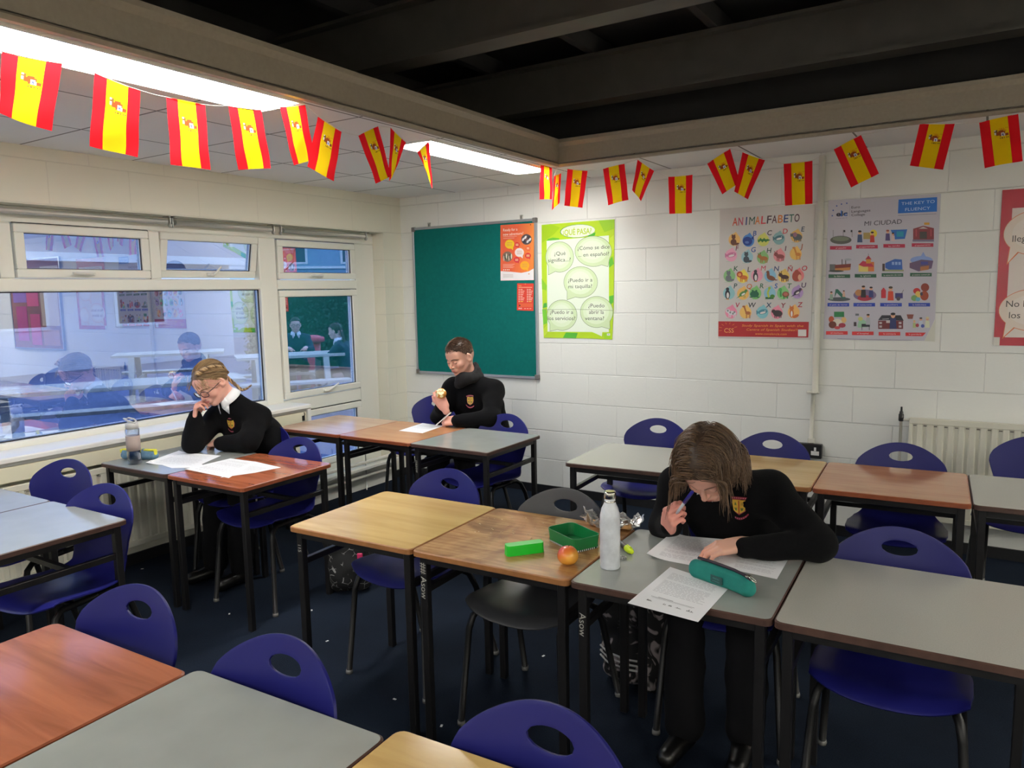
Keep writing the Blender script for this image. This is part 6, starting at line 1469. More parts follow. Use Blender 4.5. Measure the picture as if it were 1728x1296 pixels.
def bottle_white(t):
    z1 = at(1029, 829, 1, -2.885)[2]-TH; k = z1/0.218
    MB().lathe([(0.0, 0.0), (.029, 0.0), (.0315, .004), (.0315, .135*k), (.031, .150*k), (.026, .170*k), (.0185, .184*k), (.0165, .192*k), (.0165, .200*k), (0, .2*k)], n=40).build('body', m_bot, t)
    MB().lathe([(0.0172, .186*k), (.0175, .188*k), (.0175, .192*k), (.0165, .193*k)], n=30).build('collar_ring', m_chrome, t)
    MB().lathe([(0.0, .198*k), (.0182, .198*k), (.0186, .200*k), (.0186, .214*k), (.0176, .218*k), (0.0, .2185*k)], n=36).build('cap', m_chrome, t)
    MB().lathe([(0.0, .2186*k), (.0135, .2186*k), (.0135, .2192*k), (0, .2192*k)], n=30).build('cap_top', mat('pale_bamboo', rgb(196, 196, 138), .5), t)
m_chrome = mat('polished_steel', rgb(206, 204, 198), 0.15, metal=1.0)
m_bot = mat('white_speckled_enamel', rgb(206, 210, 216), 0.28, noise=0.16, nscale=28)
on('water_bottle', bottle_white, 'tall white speckled steel water bottle with metal cap', 'bottle', (3.268, -2.885, TH))
m_green = mat('green_plastic', rgb(18, 118, 62), 0.35)
m_lime = mat('bright_green_plastic', rgb(16, 196, 44), 0.35)
def rrect(w, d, r, n=6):
    p = []
    for cx, cy, a0 in ((w/2-r, d/2-r, 0), (-w/2+r, d/2-r, 90), (-w/2+r, -d/2+r, 180), (w/2-r, -d/2+r, 270)):
        for k in range(n+1): a = math.radians(a0+90*k/n); p.append((cx+r*math.cos(a), cy+r*math.sin(a)))
    return p
def tub(mb, w, d, r, h, t=0.002, base=0.004, flare=0.004, mi=0):
    o0, o1 = rrect(w-2*flare, d-2*flare, r), rrect(w, d, r); i0, i1 = rrect(w-2*flare-2*t, d-2*flare-2*t, r-t/2), rrect(w-2*t, d-2*t, r-t/2); n = len(o0)
    vs = [(x, y, 0) for x, y in o0]+[(x, y, h) for x, y in o1]+[(x, y, h) for x, y in i1]+[(x, y, base) for x, y in i0]; fs = []
    for L in range(3): fs += [(L*n+i, L*n+(i+1) % n, (L+1)*n+(i+1) % n, (L+1)*n+i) for i in range(n)]
    fs += [tuple(range(n))[::-1], tuple(range(3*n, 4*n))]; mb.add(vs, fs, mi)
def lunch(t):
    b = MB(); tub(b, 0.172, 0.112, 0.022, 0.046); b.build('box', m_green, t)
    k = MB(); o = rrect(0.1665, 0.1065, 0.021, 8); n = len(o)
    for i in range(n):
        a, c = o[i], o[(i+1) % n]; L = max(1, int(math.dist(a, c)/0.004))
        for q in range(L):
            p0 = (a[0]+(c[0]-a[0])*q/L, a[1]+(c[1]-a[1])*q/L); p1 = (a[0]+(c[0]-a[0])*(q+1)/L, a[1]+(c[1]-a[1])*(q+1)/L); cc = rgb(232, 232, 228) if (i+q) % 2 else rgb(24, 24, 26)
            k.add([(p0[0], p0[1], .001), (p1[0], p1[1], .001), (p1[0]*1.012, p1[1]*1.02, .007), (p0[0]*1.012, p0[1]*1.02, .007)], [(0, 1, 2, 3)], 0, cc)
    k.build('elastic_band', m_print, t, usecol=True)
on('lunch_box', lunch, 'open green plastic lunch box without its lid', 'lunch box', (3.065, -2.745, TH), math.radians(-27))
def lid(t):
    b = MB(); tub(b, 0.130, 0.040, 0.010, 0.034, t=0.0018, flare=0.001); o = b.build('rim', m_lime, t); o.rotation_euler = (PI, 0, 0); o.location = (0, 0, 0.034)
on('plastic_box', lid, 'small bright green plastic box on the worn wood table', 'box', (2.965, -2.905, TH), math.radians(50))
def apple_mat(name, c1, c2, c3, axis_off=0.0):
    m = bpy.data.materials.new(name); m.use_nodes = True; nt = m.node_tree; b = nt.nodes['Principled BSDF']; tc = nt.nodes.new('ShaderNodeTexCoord')
    n = nt.nodes.new('ShaderNodeTexNoise'); n.inputs['Scale'].default_value = 22; n.inputs['Detail'].default_value = 5; nt.links.new(tc.outputs['Object'], n.inputs['Vector'])
    sp = nt.nodes.new('ShaderNodeSeparateXYZ'); nt.links.new(tc.outputs['Object'], sp.inputs[0])
    a = nt.nodes.new('ShaderNodeMath'); a.operation = 'MULTIPLY_ADD'; a.inputs[1].default_value = 13; nt.links.new(sp.outputs['Z'], a.inputs[0])
    s2 = nt.nodes.new('ShaderNodeMath'); s2.operation = 'MULTIPLY_ADD'; s2.inputs[1].default_value = -11; s2.inputs[2].default_value = axis_off; nt.links.new(sp.outputs['X'], s2.inputs[0]); nt.links.new(s2.outputs[0], a.inputs[2])
    a2 = nt.nodes.new('ShaderNodeMath'); a2.operation = 'MULTIPLY_ADD'; a2.inputs[1].default_value = 0.5; nt.links.new(n.outputs['Fac'], a2.inputs[0]); nt.links.new(a.outputs[0], a2.inputs[2])
    r = nt.nodes.new('ShaderNodeValToRGB'); e = r.color_ramp.elements; e[0].position = 0.30; e[0].color = (*c1, 1); e[1].position = 0.95; e[1].color = (*c3, 1); q = e.new(0.60); q.color = (*c2, 1)
    nt.links.new(a2.outputs[0], r.inputs[0]); nt.links.new(r.outputs[0], b.inputs['Base Color']); b.inputs['Roughness'].default_value = 0.25; return m
def apple_prof(R): return [(R*math.sin(t)*(1+0.05*math.cos(t)), R*(0.93*math.cos(t)-0.17*math.exp(-(t/0.42)**2)+0.10*math.exp(-((PI-t)/0.35)**2))*-1) for t in [PI-PI*k/22 for k in range(23)]][::-1]
def mk_apple(t):
    R = 0.0335; pr = sorted(apple_prof(R), key=lambda q: 0); MB().lathe([(max(r, 0), z+R*.86) for r, z in pr][::-1], n=32).build('fruit', apple_mat('apple_skin', rgb(226, 160, 62), rgb(222, 118, 56), rgb(206, 48, 62), -0.16), t, fixn=True)
    MB().tube([(0, 0, R*1.45), (0.002, 0, R*1.72), (0.005, 0.001, R*1.86)], 0.0012, 6).build('stalk', mat('apple_stalk', rgb(84, 58, 38), .7), t)
on('apple', mk_apple, 'red and yellow apple on the worn wood table by the white bottle', 'apple', (3.140, -2.925, TH))
def foil(t):
    r = random.Random(5); b = MB(); NA, NR = 90, 22; W = []
    for j in range(NR+1):
        rr = j/NR
        for i in range(NA):
            a = 2*PI*i/NA; lob = 1+.10*math.sin(3*a+1)+.07*math.sin(7*a+2); x = 0.112*rr*lob*math.cos(a); y = 0.062*rr*lob*math.sin(a)
            z = 0.001+(max(0, rr-.5)/.5)**1.5*(0.040+.012*math.sin(5*a)+.008*math.sin(11*a+1)); am = 0.0012+0.006*max(0, rr-.3)
            W.append((x+r.uniform(-1, 1)*am, y+r.uniform(-1, 1)*am, max(0.0008, z+r.uniform(-1, 1)*am)))
    fs = []
    for j in range(NR):
        for i in range(NA):
            q = (j*NA+i, j*NA+(i+1) % NA, (j+1)*NA+(i+1) % NA, (j+1)*NA+i); fs += [(q[0], q[2], q[1]), (q[0], q[3], q[2])] if j else [(q[0], q[3], q[2])]
    o = b.add(W, fs, 0).build('crumpled_sheet', mat('aluminium_foil', rgb(214, 214, 214), 0.33, metal=0.9), t); modif(o, 'SOLIDIFY', thickness=0.0008, offset=1)
on('foil_wrapper', foil, 'crumpled open aluminium foil wrapper with bread crusts in it', 'foil', (3.095, -2.515, TH), math.radians(8))
def crust(x, y, s, lab):
    b = Sdf().ell((0, 0, 0.010*s), (0.026*s, 0.013*s, 0.011*s), k=.01).ell((.012*s, .004*s, .012*s), (0.014*s, 0.012*s, 0.010*s), k=.008).ell((-.014*s, -.003*s, .009*s), (.012*s, .011*s, .009*s), k=.008)
    V, Q = b.mesh(0.002, disp=knit(int(x*1000), .0012), smooth=1); V[:, 2] = np.maximum(V[:, 2], 0.0)
    o = np_obj('bread_crust', V, Q, mat('bread_crust', rgb(206, 158, 102), .85, noise=.2, nscale=120), None); o.location = (x, y, TH+0.003); o.rotation_euler = (0, 0, x*9); tag(o, lab, 'bread')
crust(3.158, -2.520, 1.0, 'bread crust in the foil right of the white bottle'); crust(3.040, -2.530, 0.8, 'reddish bread crust in the foil left of the white bottle')
def highl(t):
    M = Matrix.Rotation(PI/2, 4, 'Y')
    MB().lathe([(0, -.052), (.0085, -.052), (.0095, -.049), (.0095, .006), (.0075, .010), (0, .010)], M=M, n=16).build('barrel', mat('dark_grey_plastic', rgb(58, 58, 60), .4), t)
    MB().lathe([(0, .004), (.0108, .004), (.0115, .006), (.0115, .030), (.0085, .037), (.007, .046), (0, .046)], M=M, n=16).box((.008, -.003, .0105), (.034, .003, .0135), bev=.001).build('cap', mat('fluorescent_yellow', rgb(214, 240, 40), .4, emit=None), t)
on('highlighter', highl, 'highlighter pen with fluorescent yellow cap beside the white bottle', 'pen', (3.252, -2.725, TH+0.0118), math.radians(-42))
def loop(t): MB().tube([(0.016*math.cos(a), 0.010*math.sin(a), 0.0035) for a in [2*PI*k/20 for k in range(20)]], 0.003, 6, closed=True).build('band', mat('chevron_elastic', rgb(150, 150, 148), .7, noise=.9, nscale=260), t)
on('elastic_loop', loop, 'small black and white elastic loop behind the white bottle', 'band', (3.268, -2.800, TH+.001), 0.6)
def case_teal(t):
    s = Sdf(); L = 0.088
    for x in np.linspace(-L, L, 12):
        e = 1-0.28*(abs(x)/L)**3; s.cap((x, 0, 0.018), (x, 0, 0.018+0.030*e), 0.0205, 0.0165*e+.002, k=0.006)
    s.ell((-L-.010, 0, 0.030), (0.016, 0.014, 0.020), k=.02).ell((L+.006, 0, 0.026), (0.018, 0.017, 0.020), k=.02); s.cap((-L+.004, 0, .072), (L-.004, 0, .068), .0055, .0055, k=.004, op='-')
    V, Q = s.mesh(0.0027, disp=knit(77, .0016), smooth=1); V[:, 2] = np.maximum(V[:, 2], 0); np_obj('pouch', V, Q, mat('teal_cloth', rgb(18, 118, 108), .85, bump=.3, bscale=500, bdist=.001, noise=.06, nscale=60), t)
    MB().tube([(-L+.002, 0, .0645), (-L/2, 0, .0665), (0, 0, .0668), (L/2, 0, .0655), (L-.004, 0, .060), (L+.012, 0, .048)], 0.0048, 8).build('zip', mat('dark_zip', rgb(44, 34, 48), .6), t)
    z = MB().box((L-.002, -.006, .058), (L+.008, .006, .064), bev=.001); z.tube([(L+.006, -.004, .064), (L+.026, -.005, .052), (L+.030, 0, .049), (L+.026, .005, .052), (L+.006, .004, .064)], .0018, 6); z.build('zip_pull', m_chrome, t, fixn=True)
    MB().box((-.022, -.0232, .012), (.020, -.0200, .036), bev=.001).build('leather_label', mat('dark_teal_leather', rgb(20, 70, 68), .5), t, fixn=True)
    w = MB(); 
    for k, (tx, sz) in enumerate((('PENCILS', .0065), ('& THINGS', .0055))):
        vs, fs = text_mesh(tx, sz); w.add([(a-.001, -.0235, .0255-k*.0085+c) for a, c in vs], fs)
    w.build('label_lettering', mat('pale_teal_print', rgb(96, 150, 146), .6), t)
on('pencil_case', case_teal, 'teal zipped pencil case on the grey table in front of the open papers', 'pencil case', (3.612, -2.862, TH), math.radians(-22)).scale = (1, 1, 0.93)
# pens
def pen(p0, p1, label, capc, barrel, r=0.0045, group=None):
    p0, p1 = Vector(p0), Vector(p1); d = p1-p0; t = thing('pen', label, 'pen', tuple(p0)); L = d.length; q = d.to_track_quat('Z', 'Y'); t.rotation_mode = 'QUATERNION'; t.rotation_quaternion = q
    MB().lathe([(0, 0), (.0012, .001), (r*.7, .016), (r, .020), (r, L*.62), (0, L*.62)], n=12).build('barrel', barrel, t)
    MB().lathe([(0, L*.55), (r*1.25, L*.55), (r*1.2, L*.96), (r*.7, L), (0, L)], n=12).build('cap', capc, t); return t
pen(at(1139, 870, 1, -2.665), at(1169, 829, 1, -2.735), 'blue capped ballpoint pen held near the mouth of the brown haired student', mat('blue_pen_cap', rgb(34, 30, 130), .35), mat('clear_pen_barrel', rgb(190, 192, 200), .2), 0.0048)
pen((1.218, -1.165, 0.7025), (1.335, -1.135, 0.800), 'thin pale pen in the writing hand of the boy', m_wp, m_wp, 0.0038)
def apple2(t):
    R = 0.036; s = Sdf().ell((0, 0, 0), (R, R*.97, R*.94), k=.004); r = random.Random(3)
    for k in range(40):
        a = r.uniform(0, 2*PI); z = r.uniform(-.5, .9); q = V3(math.cos(a)*(1-z*z*.5), math.sin(a)*(1-z*z*.5), z); q /= np.linalg.norm(q)
        if q@V3(.85, .35, -.35) > .62: continue
        s.ell(q*R*1.20, (.0135, .0135, .0115), k=.003, op='-')
    V, Q = s.mesh(0.0016, smooth=1); rad = np.linalg.norm(V/np.array((1, .97, .94)), axis=1); w = np.clip((rad-R*.972)/(R*.015), 0, 1)[:, None]
    col = np.array(rgb(240, 232, 186))*(1-w)+np.array(rgb(206, 140, 60))*w; np_obj('fruit', V, Q, mat('bitten_apple', (1, 1, 1), .45, attr='Col'), t, col=col)
on('apple', apple2, 'half eaten apple with pale flesh in the hand of the boy', 'apple', tuple(at(744, 664, 1, -1.155)))
def clear_bottle(t):
    mg = bpy.data.materials.new('clear_plastic'); mg.use_nodes = True; nt = mg.node_tree; nt.nodes.clear(); o = nt.nodes.new('ShaderNodeOutputMaterial'); tr = nt.nodes.new('ShaderNodeBsdfTransparent'); tr.inputs[0].default_value = (.78, .84, .90, 1); gg = nt.nodes.new('ShaderNodeBsdfGlossy'); gg.inputs['Roughness'].default_value = .05
    mx = nt.nodes.new('ShaderNodeMixShader'); lw = nt.nodes.new('ShaderNodeLayerWeight'); lw.inputs[0].default_value = .45; nt.links.new(lw.outputs['Facing'], mx.inputs[0]); nt.links.new(tr.outputs[0], mx.inputs[1]); nt.links.new(gg.outputs[0], mx.inputs[2]); nt.links.new(mx.outputs[0], o.inputs[0])
    mw = bpy.data.materials.new('water_in_bottle'); mw.use_nodes = True; nt = mw.node_tree; nt.nodes.clear(); o = nt.nodes.new('ShaderNodeOutputMaterial'); tr = nt.nodes.new('ShaderNodeBsdfTransparent'); tr.inputs[0].default_value = (.42, .48, .56, 1); gg = nt.nodes.new('ShaderNodeBsdfGlossy'); gg.inputs['Roughness'].default_value = .05; mx = nt.nodes.new('ShaderNodeMixShader'); mx.inputs[0].default_value = .12; nt.links.new(tr.outputs[0], mx.inputs[1]); nt.links.new(gg.outputs[0], mx.inputs[2]); nt.links.new(mx.outputs[0], o.inputs[0])
    MB().lathe([(0, 0), (.033, 0), (.036, .004), (.0335, .07), (.031, .10), (.034, .15), (.034, .185), (.029, .19)], n=32).build('body', mg, t)
    MB().lathe([(0, .002), (.0335, .004), (.032, .07), (.0295, .095), (0, .095)], n=28).build('water', mw, t)
    MB().lathe([(.0322, .073), (.0345, .073), (.0350, .118), (.0350, .150), (.0345, .152), (.0325, .152)], n=32).build('grip_sleeve', mat('taupe_silicone', rgb(168, 152, 146), .6), t)
    MB().lathe([(0, .188), (.032, .188), (.032, .214), (.028, .220), (0, .221)], n=28).build('lid', mat('pale_grey_plastic', rgb(186, 186, 184), .4), t)
    MB().tube([(-.026, 0, .218), (-.052, .0, .236), (-.046, .014, .240), (-.010, .020, .236), (.020, .014, .228), (.028, 0, .220), (.020, -.014, .228), (-.010, -.020, .236), (-.046, -.014, .240), (-.052, 0, .236)], .0045, 8).build('carry_loop', mat('pale_grey_plastic', rgb(186, 186, 184), .4), t)
on('water_bottle', clear_bottle, 'clear plastic water bottle with grey lid near the window', 'bottle', (0.455, -2.745, TH))
def denim_case(t):
    s = Sdf()
    for x in np.linspace(-.085, .085, 9): s.cap((x, 0, .024), (x, 0, .034+.004*math.sin(x*50)), .0245, .021, k=.01)
    V, Q = s.mesh(.004, disp=knit(55, .0028), smooth=1); V[:, 2] = np.maximum(V[:, 2], 0); np_obj('pouch', V, Q, mat('pale_denim', rgb(100, 134, 158), .9, noise=.15, nscale=70, bump=.3, bscale=300, bdist=.001), t)
    k = MB().box((-.100, -.012, .050), (.02, .004, .0585), bev=.002).box((-.112, -.010, .036), (-.088, .002, .055), bev=.002).box((.03, -.014, .048), (.100, .004, .0575), bev=.002).box((.092, -.016, .028), (.104, .0, .052), bev=.002); k.build('yellow_trim', mat('yellow_cloth', rgb(214, 208, 60), .8), t, fixn=True)
on('pencil_case', denim_case, 'pale blue cloth pencil case with yellow trim behind the clear bottle', 'pencil case', (0.375, -2.665, TH), math.radians(24))
tag(MB().box((-.012, -.008, 0), (.012, .008, .011), bev=.002).build('eraser', m_wp, pos=(.512, -2.685, TH), fixn=True), 'small white eraser beside the curled paper', 'eraser')
# crumbs
cb_ = MB(); r = random.Random(12)
for k in range(40):
    x, y = 2.80+r.gauss(0, .10), -2.74+r.gauss(0, .09); s = r.uniform(.001, .0028)
    if 2.64 < x < 3.17 and -3.0 < y < -2.55: cb_.ell((x-2.8, y+2.74, s*.6), (s*1.4, s, s*.6), 6, 4)
tag(cb_.build('crumbs', mat('crumb', rgb(222, 196, 150), .9), pos=(2.8, -2.74, TH)), 'scattered crumbs on the worn wood table', 'crumbs', kind='stuff')

# ---- bags
def floral():
    m = bpy.data.materials.new('dark_floral_fabric'); m.use_nodes = True; nt = m.node_tree; b = nt.nodes['Principled BSDF']; tc = nt.nodes.new('ShaderNodeTexCoord'); n = nt.nodes.new('ShaderNodeTexNoise'); n.inputs['Scale'].default_value = 14; n.inputs['Detail'].default_value = 1.5; n.inputs['Distortion'].default_value = 2.0; nt.links.new(tc.outputs['Object'], n.inputs['Vector'])
    r = nt.nodes.new('ShaderNodeValToRGB'); e = r.color_ramp.elements; e[0].position = .56; e[0].color = (*rgb(16, 16, 18), 1); e[1].position = .64; e[1].color = (*rgb(150, 140, 142), 1); nt.links.new(n.outputs['Fac'], r.inputs[0]); nt.links.new(r.outputs[0], b.inputs['Base Color']); b.inputs['Roughness'].default_value = .8; return m
def scribble():
    m = bpy.data.materials.new('black_scribble_fabric'); m.use_nodes = True; nt = m.node_tree; b = nt.nodes['Principled BSDF']; tc = nt.nodes.new('ShaderNodeTexCoord'); n = nt.nodes.new('ShaderNodeTexVoronoi'); n.feature = 'DISTANCE_TO_EDGE'; n.inputs['Scale'].default_value = 26; nt.links.new(tc.outputs['Object'], n.inputs['Vector'])
    n2 = nt.nodes.new('ShaderNodeTexNoise'); n2.inputs['Scale'].default_value = 18; nt.links.new(tc.outputs['Object'], n2.inputs['Vector']); r = nt.nodes.new('ShaderNodeValToRGB'); e = r.color_ramp.elements; e[0].position = .0; e[0].color = (*rgb(170, 170, 168), 1); e[1].position = .035; e[1].color = (*rgb(14, 14, 16), 1); nt.links.new(n.outputs['Distance'], r.inputs[0])
    r2 = nt.nodes.new('ShaderNodeValToRGB'); r2.color_ramp.elements[0].position = .5; r2.color_ramp.elements[1].position = .56; nt.links.new(n2.outputs['Fac'], r2.inputs[0]); mx = nt.nodes.new('ShaderNodeMixRGB'); nt.links.new(r2.outputs[0], mx.inputs[0]); mx.inputs[1].default_value = (*rgb(14, 14, 16), 1); nt.links.new(r.outputs[0], mx.inputs[2]); nt.links.new(mx.outputs[0], b.inputs['Base Color']); b.inputs['Roughness'].default_value = .8; return m
def backpack(t, m, w=.145, d=.085, h=.42, stripes=False, pink=False):
    s = Sdf()
    for x in (-1, 1):
        for y in (-1, 1): s.cap((x*(w-.06), y*(d-.055), .06), (x*(w-.07), y*(d-.06), h-.10), .06, .06, k=.03)
    s.ell((0, 0, h*.45), (w*.95, d*1.05, h*.46), k=.04).ell((0, 0, h-.10), (w*.8, d*.9, .10), k=.04).ell((0, -d, h*.30), (w*.75, .045, h*.24), k=.025)
    V, Q = s.mesh(.008, disp=knit(41, .006), smooth=1); V[:, 2] = np.maximum(V[:, 2], .002); np_obj('bag_body', V, Q, m, t)
    MB().tube([(-.04, d*.6, h-.04), (-.02, d*.6, h+.02), (.02, d*.6, h+.02), (.04, d*.6, h-.04)], .007, 8).build('grab_handle', m_black, t)
    for sx in (-1, 1): MB().tube([(sx*.07, d, h-.06), (sx*.09, d+.05, h-.14), (sx*.095, d+.055, h*.45), (sx*.10, d+.01, .08)], .014, 8).build('shoulder_strap', m_black, t)
    MB().tube([(-w*.8, -d*.75, h*.58), (-w*.4, -d*1.05, h*.66), (w*.4, -d*1.05, h*.66), (w*.8, -d*.75, h*.58)], .004, 6).build('zip', m_black, t)
    if stripes:
        k = MB()
        for z in (.115, .135, .155): k.tube([(-w*.78, -d-.018, z+.004), (-w*.4, -d-.043, z), (w*.2, -d-.043, z), (w*.5, -d-.03, z+.002)], .0042, 6)
        k.build('white_stripes', mat('white_braid', rgb(196, 196, 196), .7), t)
    if pink: MB().box((w*.55, -d-.02, h*.42), (w*.80, -d-.012, h*.58), bev=.004).build('key_tag', mat('pink_tag', rgb(200, 40, 96), .5), t, fixn=True)
on('backpack', lambda t: backpack(t, floral(), stripes=True), 'dark floral backpack with white stripes on the floor under the middle row', 'backpack', (3.12, -2.30, 0), math.radians(-12))
on('backpack', lambda t: backpack(t, scribble(), w=.12, d=.07, h=.40, pink=True), 'black backpack with thin white scribbles and a pink tag near the middle row', 'backpack', (1.42, -2.18, 0), math.radians(30))

# ---- scratched writing on table legs, sticker
def leg_text(key, sx, txt, zt, size, side=-1):
    t = TABLES[key]; W = {'B': None}; legs = [c for c in t.children if c.name.startswith('leg')]
    leg = min(legs, key=lambda c: (sum(((v.co.x > 0) != (sx > 0)) for v in c.data.vertices)+sum(v.co.y > 0 for v in c.data.vertices)))
    xs = [v.co.x for v in leg.data.vertices]; ys = [v.co.y for v in leg.data.vertices]; cx = (min(xs)+max(xs))/2; y = min(ys)-0.0004
    vs, fs = text_mesh(txt, size, 'LEFT') ; b = MB(); b.add([(cx-size*.30+c, y, zt-a) for a, c in vs], [f for f in fs]); b.build('scratched_lettering', m_scr, leg)
leg_text('M2', -1, '## Asow', 0.655, 0.034); leg_text('M3', -1, 'Asow', 0.60, 0.032); leg_text('M1', -1, '115', 0.63, 0.022); leg_text('C3', -1, 'masow', 0.60, 0.026)
# scraps on the carpet
r = random.Random(6)
for i, (u, v, lab) in enumerate(((387, 1036, 'tiny white paper scrap on the carpet left of the middle row'), (526, 1030, 'tiny paper scrap on the carpet in the gap before the middle row'), (552, 1082, 'tiny paper scrap behind the foreground chair'), (240, 960, 'tiny paper scrap by the chair under the grey window table'), (666, 1180, 'tiny paper scrap on the carpet under the oak table'), (745, 1225, 'tiny paper scrap in front of the grey chair leg'), (917, 1107, 'tiny paper scrap behind the grey chair'))):
    X = at(u, v, 2, 0.0); a = r.uniform(0, 3); b = MB(); b.box((-.007, -.004, 0), (.007, .004, .0015), M=Matrix.Rotation(a, 4, 'Z')); tag(b.build('paper_scrap', m_wp, pos=(X[0], X[1], 0.0)), lab, 'litter', 'paper scraps on the carpet')
# ================================================================== OUTSIDE THE WINDOW
m_pave = mat('grey_paving', rgb(80, 92, 124), 0.85, noise=0.12, nscale=3, bump=.3, bscale=30)
tag(MB().box((-45, -30, -0.35), (-0.30, 45, -0.12)).build('paved_ground', m_pave), 'pale grey paved yard outside the window', 'ground', kind='structure')
m_wt = mat('weathered_timber', rgb(176, 172, 162), 0.8, noise=0.2, nscale=14)
def picnic(x, y, rz, L, label):
    t = thing('picnic_table', label, 'picnic table', (x, y, -0.12), rz, 'picnic tables in the yard')
    b = MB()
    for k in range(5): b.box((-L/2, -.36+k*.146, .80), (L/2, -.36+k*.146+.136, .84), bev=.004)
    b.build('tabletop', m_wt, t, fixn=True)
    for s in (-1, 1):
        b = MB()
        for k in range(2): b.box((-L/2, s*.68-.13+k*.14, .46), (L/2, s*.68-.13+k*.14+.13, .50), bev=.004)
        b.build('bench', m_wt, t, fixn=True)
        for q in (-1, 1): MB().prism([(s*.30, .80), (s*.38, .80), (s*.66, 0), (s*.56, 0)], q*(L/2-.28)-.04, q*(L/2-.28)+.04, axis=0).build('leg', m_wt, t, fixn=True)
    for q in (-1, 1): MB().box((q*(L/2-.33)-.02, -.80, .38), (q*(L/2-.33)+.02, .80, .46)).build('cross_beam', m_wt, t)
    return t
picnic(-3.25, -0.75, math.radians(60), 2.5, 'nearest weathered picnic table outside the wide window pane')
picnic(-6.75, 2.20, math.radians(52), 1.6, 'further weathered picnic table seen above the seated student in glasses')
picnic(-4.45, 2.60, math.radians(56), 1.5, 'picnic table where two students sit outside the narrow window')
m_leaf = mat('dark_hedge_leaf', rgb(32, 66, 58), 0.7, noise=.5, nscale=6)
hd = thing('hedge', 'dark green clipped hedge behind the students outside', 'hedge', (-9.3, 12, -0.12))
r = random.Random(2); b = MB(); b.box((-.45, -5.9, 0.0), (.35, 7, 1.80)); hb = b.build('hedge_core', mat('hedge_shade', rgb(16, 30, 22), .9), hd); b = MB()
for k in range(9000):
    f = r.random(); y = r.uniform(-5.95, 7)
    if f < .75: p = Vector((.35+r.uniform(0, .10), y, r.uniform(0, 1.85)))
    elif f < .9: p = Vector((r.uniform(-.5, .4), y, 1.80+r.uniform(0, .10)))
    else: p = Vector((r.uniform(-.5, .4), -5.92-r.uniform(0, .08), r.uniform(0, 1.85)))
    a = Vector((r.uniform(-1, 1), r.uniform(-1, 1), r.uniform(-1, 1))).normalized()*.045; c = a.orthogonal().normalized()*.028; b.add([p-a, p+c, p+a, p-c], [(0, 1, 2, 3)])
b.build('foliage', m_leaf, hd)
m_bw = mat('pale_render_wall', rgb(196, 198, 204), 0.8, noise=.06, nscale=2); m_rf = mat('grey_slate_roof', rgb(112, 112, 124), .7, noise=.15, nscale=5); m_bd = mat('dark_window_pane', rgb(52, 60, 84), .15)
bd = thing('school_building', 'low pale building with a grey sloping roof across the yard', 'building', (-14.5, 1.0, -0.12))
MB().box((-5, -9, 0), (0, 8.3, 2.75)).build('wall', m_bw, bd)
MB().prism([(-5.4, 2.75), (.4, 2.75), (-2.6, 4.5)], -9.3, 8.6, axis=1, ).build('roof', m_rf, bd, fixn=True)
MB().box((.38, -9.3, 2.60), (.50, 8.6, 2.80)).build('fascia', m_upvc, bd)
for y in (-6.5, -3.5, -.5, 2.5, 5.5):
    w = MB().box((-.02, y-.7, 1.0), (.03, y+.7, 2.2)).build('window_frame', m_upvc, bd); MB().box((.031, y-.62, 1.08), (.036, y+.62, 2.12)).build('pane', m_bd, w)
bd = thing('school_building', 'taller blue-grey building behind the hedge', 'building', (-20, 19.0, -0.12), math.radians(-35))
m_bb = mat('blue_grey_cladding', rgb(132, 158, 180), .7, noise=.06, nscale=1)
MB().box((-6, -7, 0), (0, 7, 4.4)).build('wall', m_bb, bd); MB().box((-6.2, -7.2, 4.4), (.3, 7.2, 4.6)).build('roof', m_upvc, bd); MB().box((.0, -7, 2.85), (.08, 7, 2.95)).build('trim_band', m_upvc, bd)
for y in (-5, -2, 1, 4):
    w = MB().box((-.02, y-.8, 3.05), (.04, y+.8, 4.2)).build('window_frame', m_upvc, bd); MB().box((.041, y-.7, 3.13), (.046, y+.7, 4.12)).build('pane', m_bd, w)
def tree(x, y, h, label):
    t = thing('bare_tree', label, 'tree', (x, y, -.12)); r = random.Random(int(x*10)); MB().tube([(0, 0, 0), (.05, .05, h*.4), (0, .1, h*.7)], [.14, .10, .05], 8).build('trunk', mat('bark', rgb(58, 50, 46), .9), t); b = MB()
    def br(p, d, L, rr, n):
        q = p+d*L; b.tube([p, (p+q)/2+Vector((r.uniform(-1, 1), r.uniform(-1, 1), r.uniform(-1, 1)))*L*.08, q], [rr, rr*.8, rr*.6], 4)
        if n: [br(q, (d+Vector((r.uniform(-1, 1), r.uniform(-1, 1), r.uniform(-.3, .8)))*.75).normalized(), L*.72, rr*.6, n-1) for _ in range(3)]
    for k in range(6): br(Vector((.02, .07, h*(.35+.06*k))), Vector((math.cos(k*2.1), math.sin(k*2.1), .8)).normalized(), h*.20, .035, 4)
    b.build('branches', mat('bark', rgb(58, 50, 46), .9), t)
tree(-16.5, 12.6, 6.0, 'bare tree beyond the yard between the two buildings'); tree(-8.0, -0.9, 5.0, 'bare tree at the left beyond the picnic tables')
bn = thing('litter_bin', 'round red litter bin behind the two students outside', 'bin', (-6.2, 4.55, -.12)); MB().lathe([(0, 0), (.20, 0), (.24, .85), (0, .85)], n=24).build('bin_body', mat('red_bin_plastic', rgb(186, 44, 72), .5), bn); MB().lathe([(.24, .84), (.31, .86), (.31, .93), (.20, .97), (0, .97)], n=24).build('lid', mat('red_bin_plastic', rgb(186, 44, 72), .5), bn)
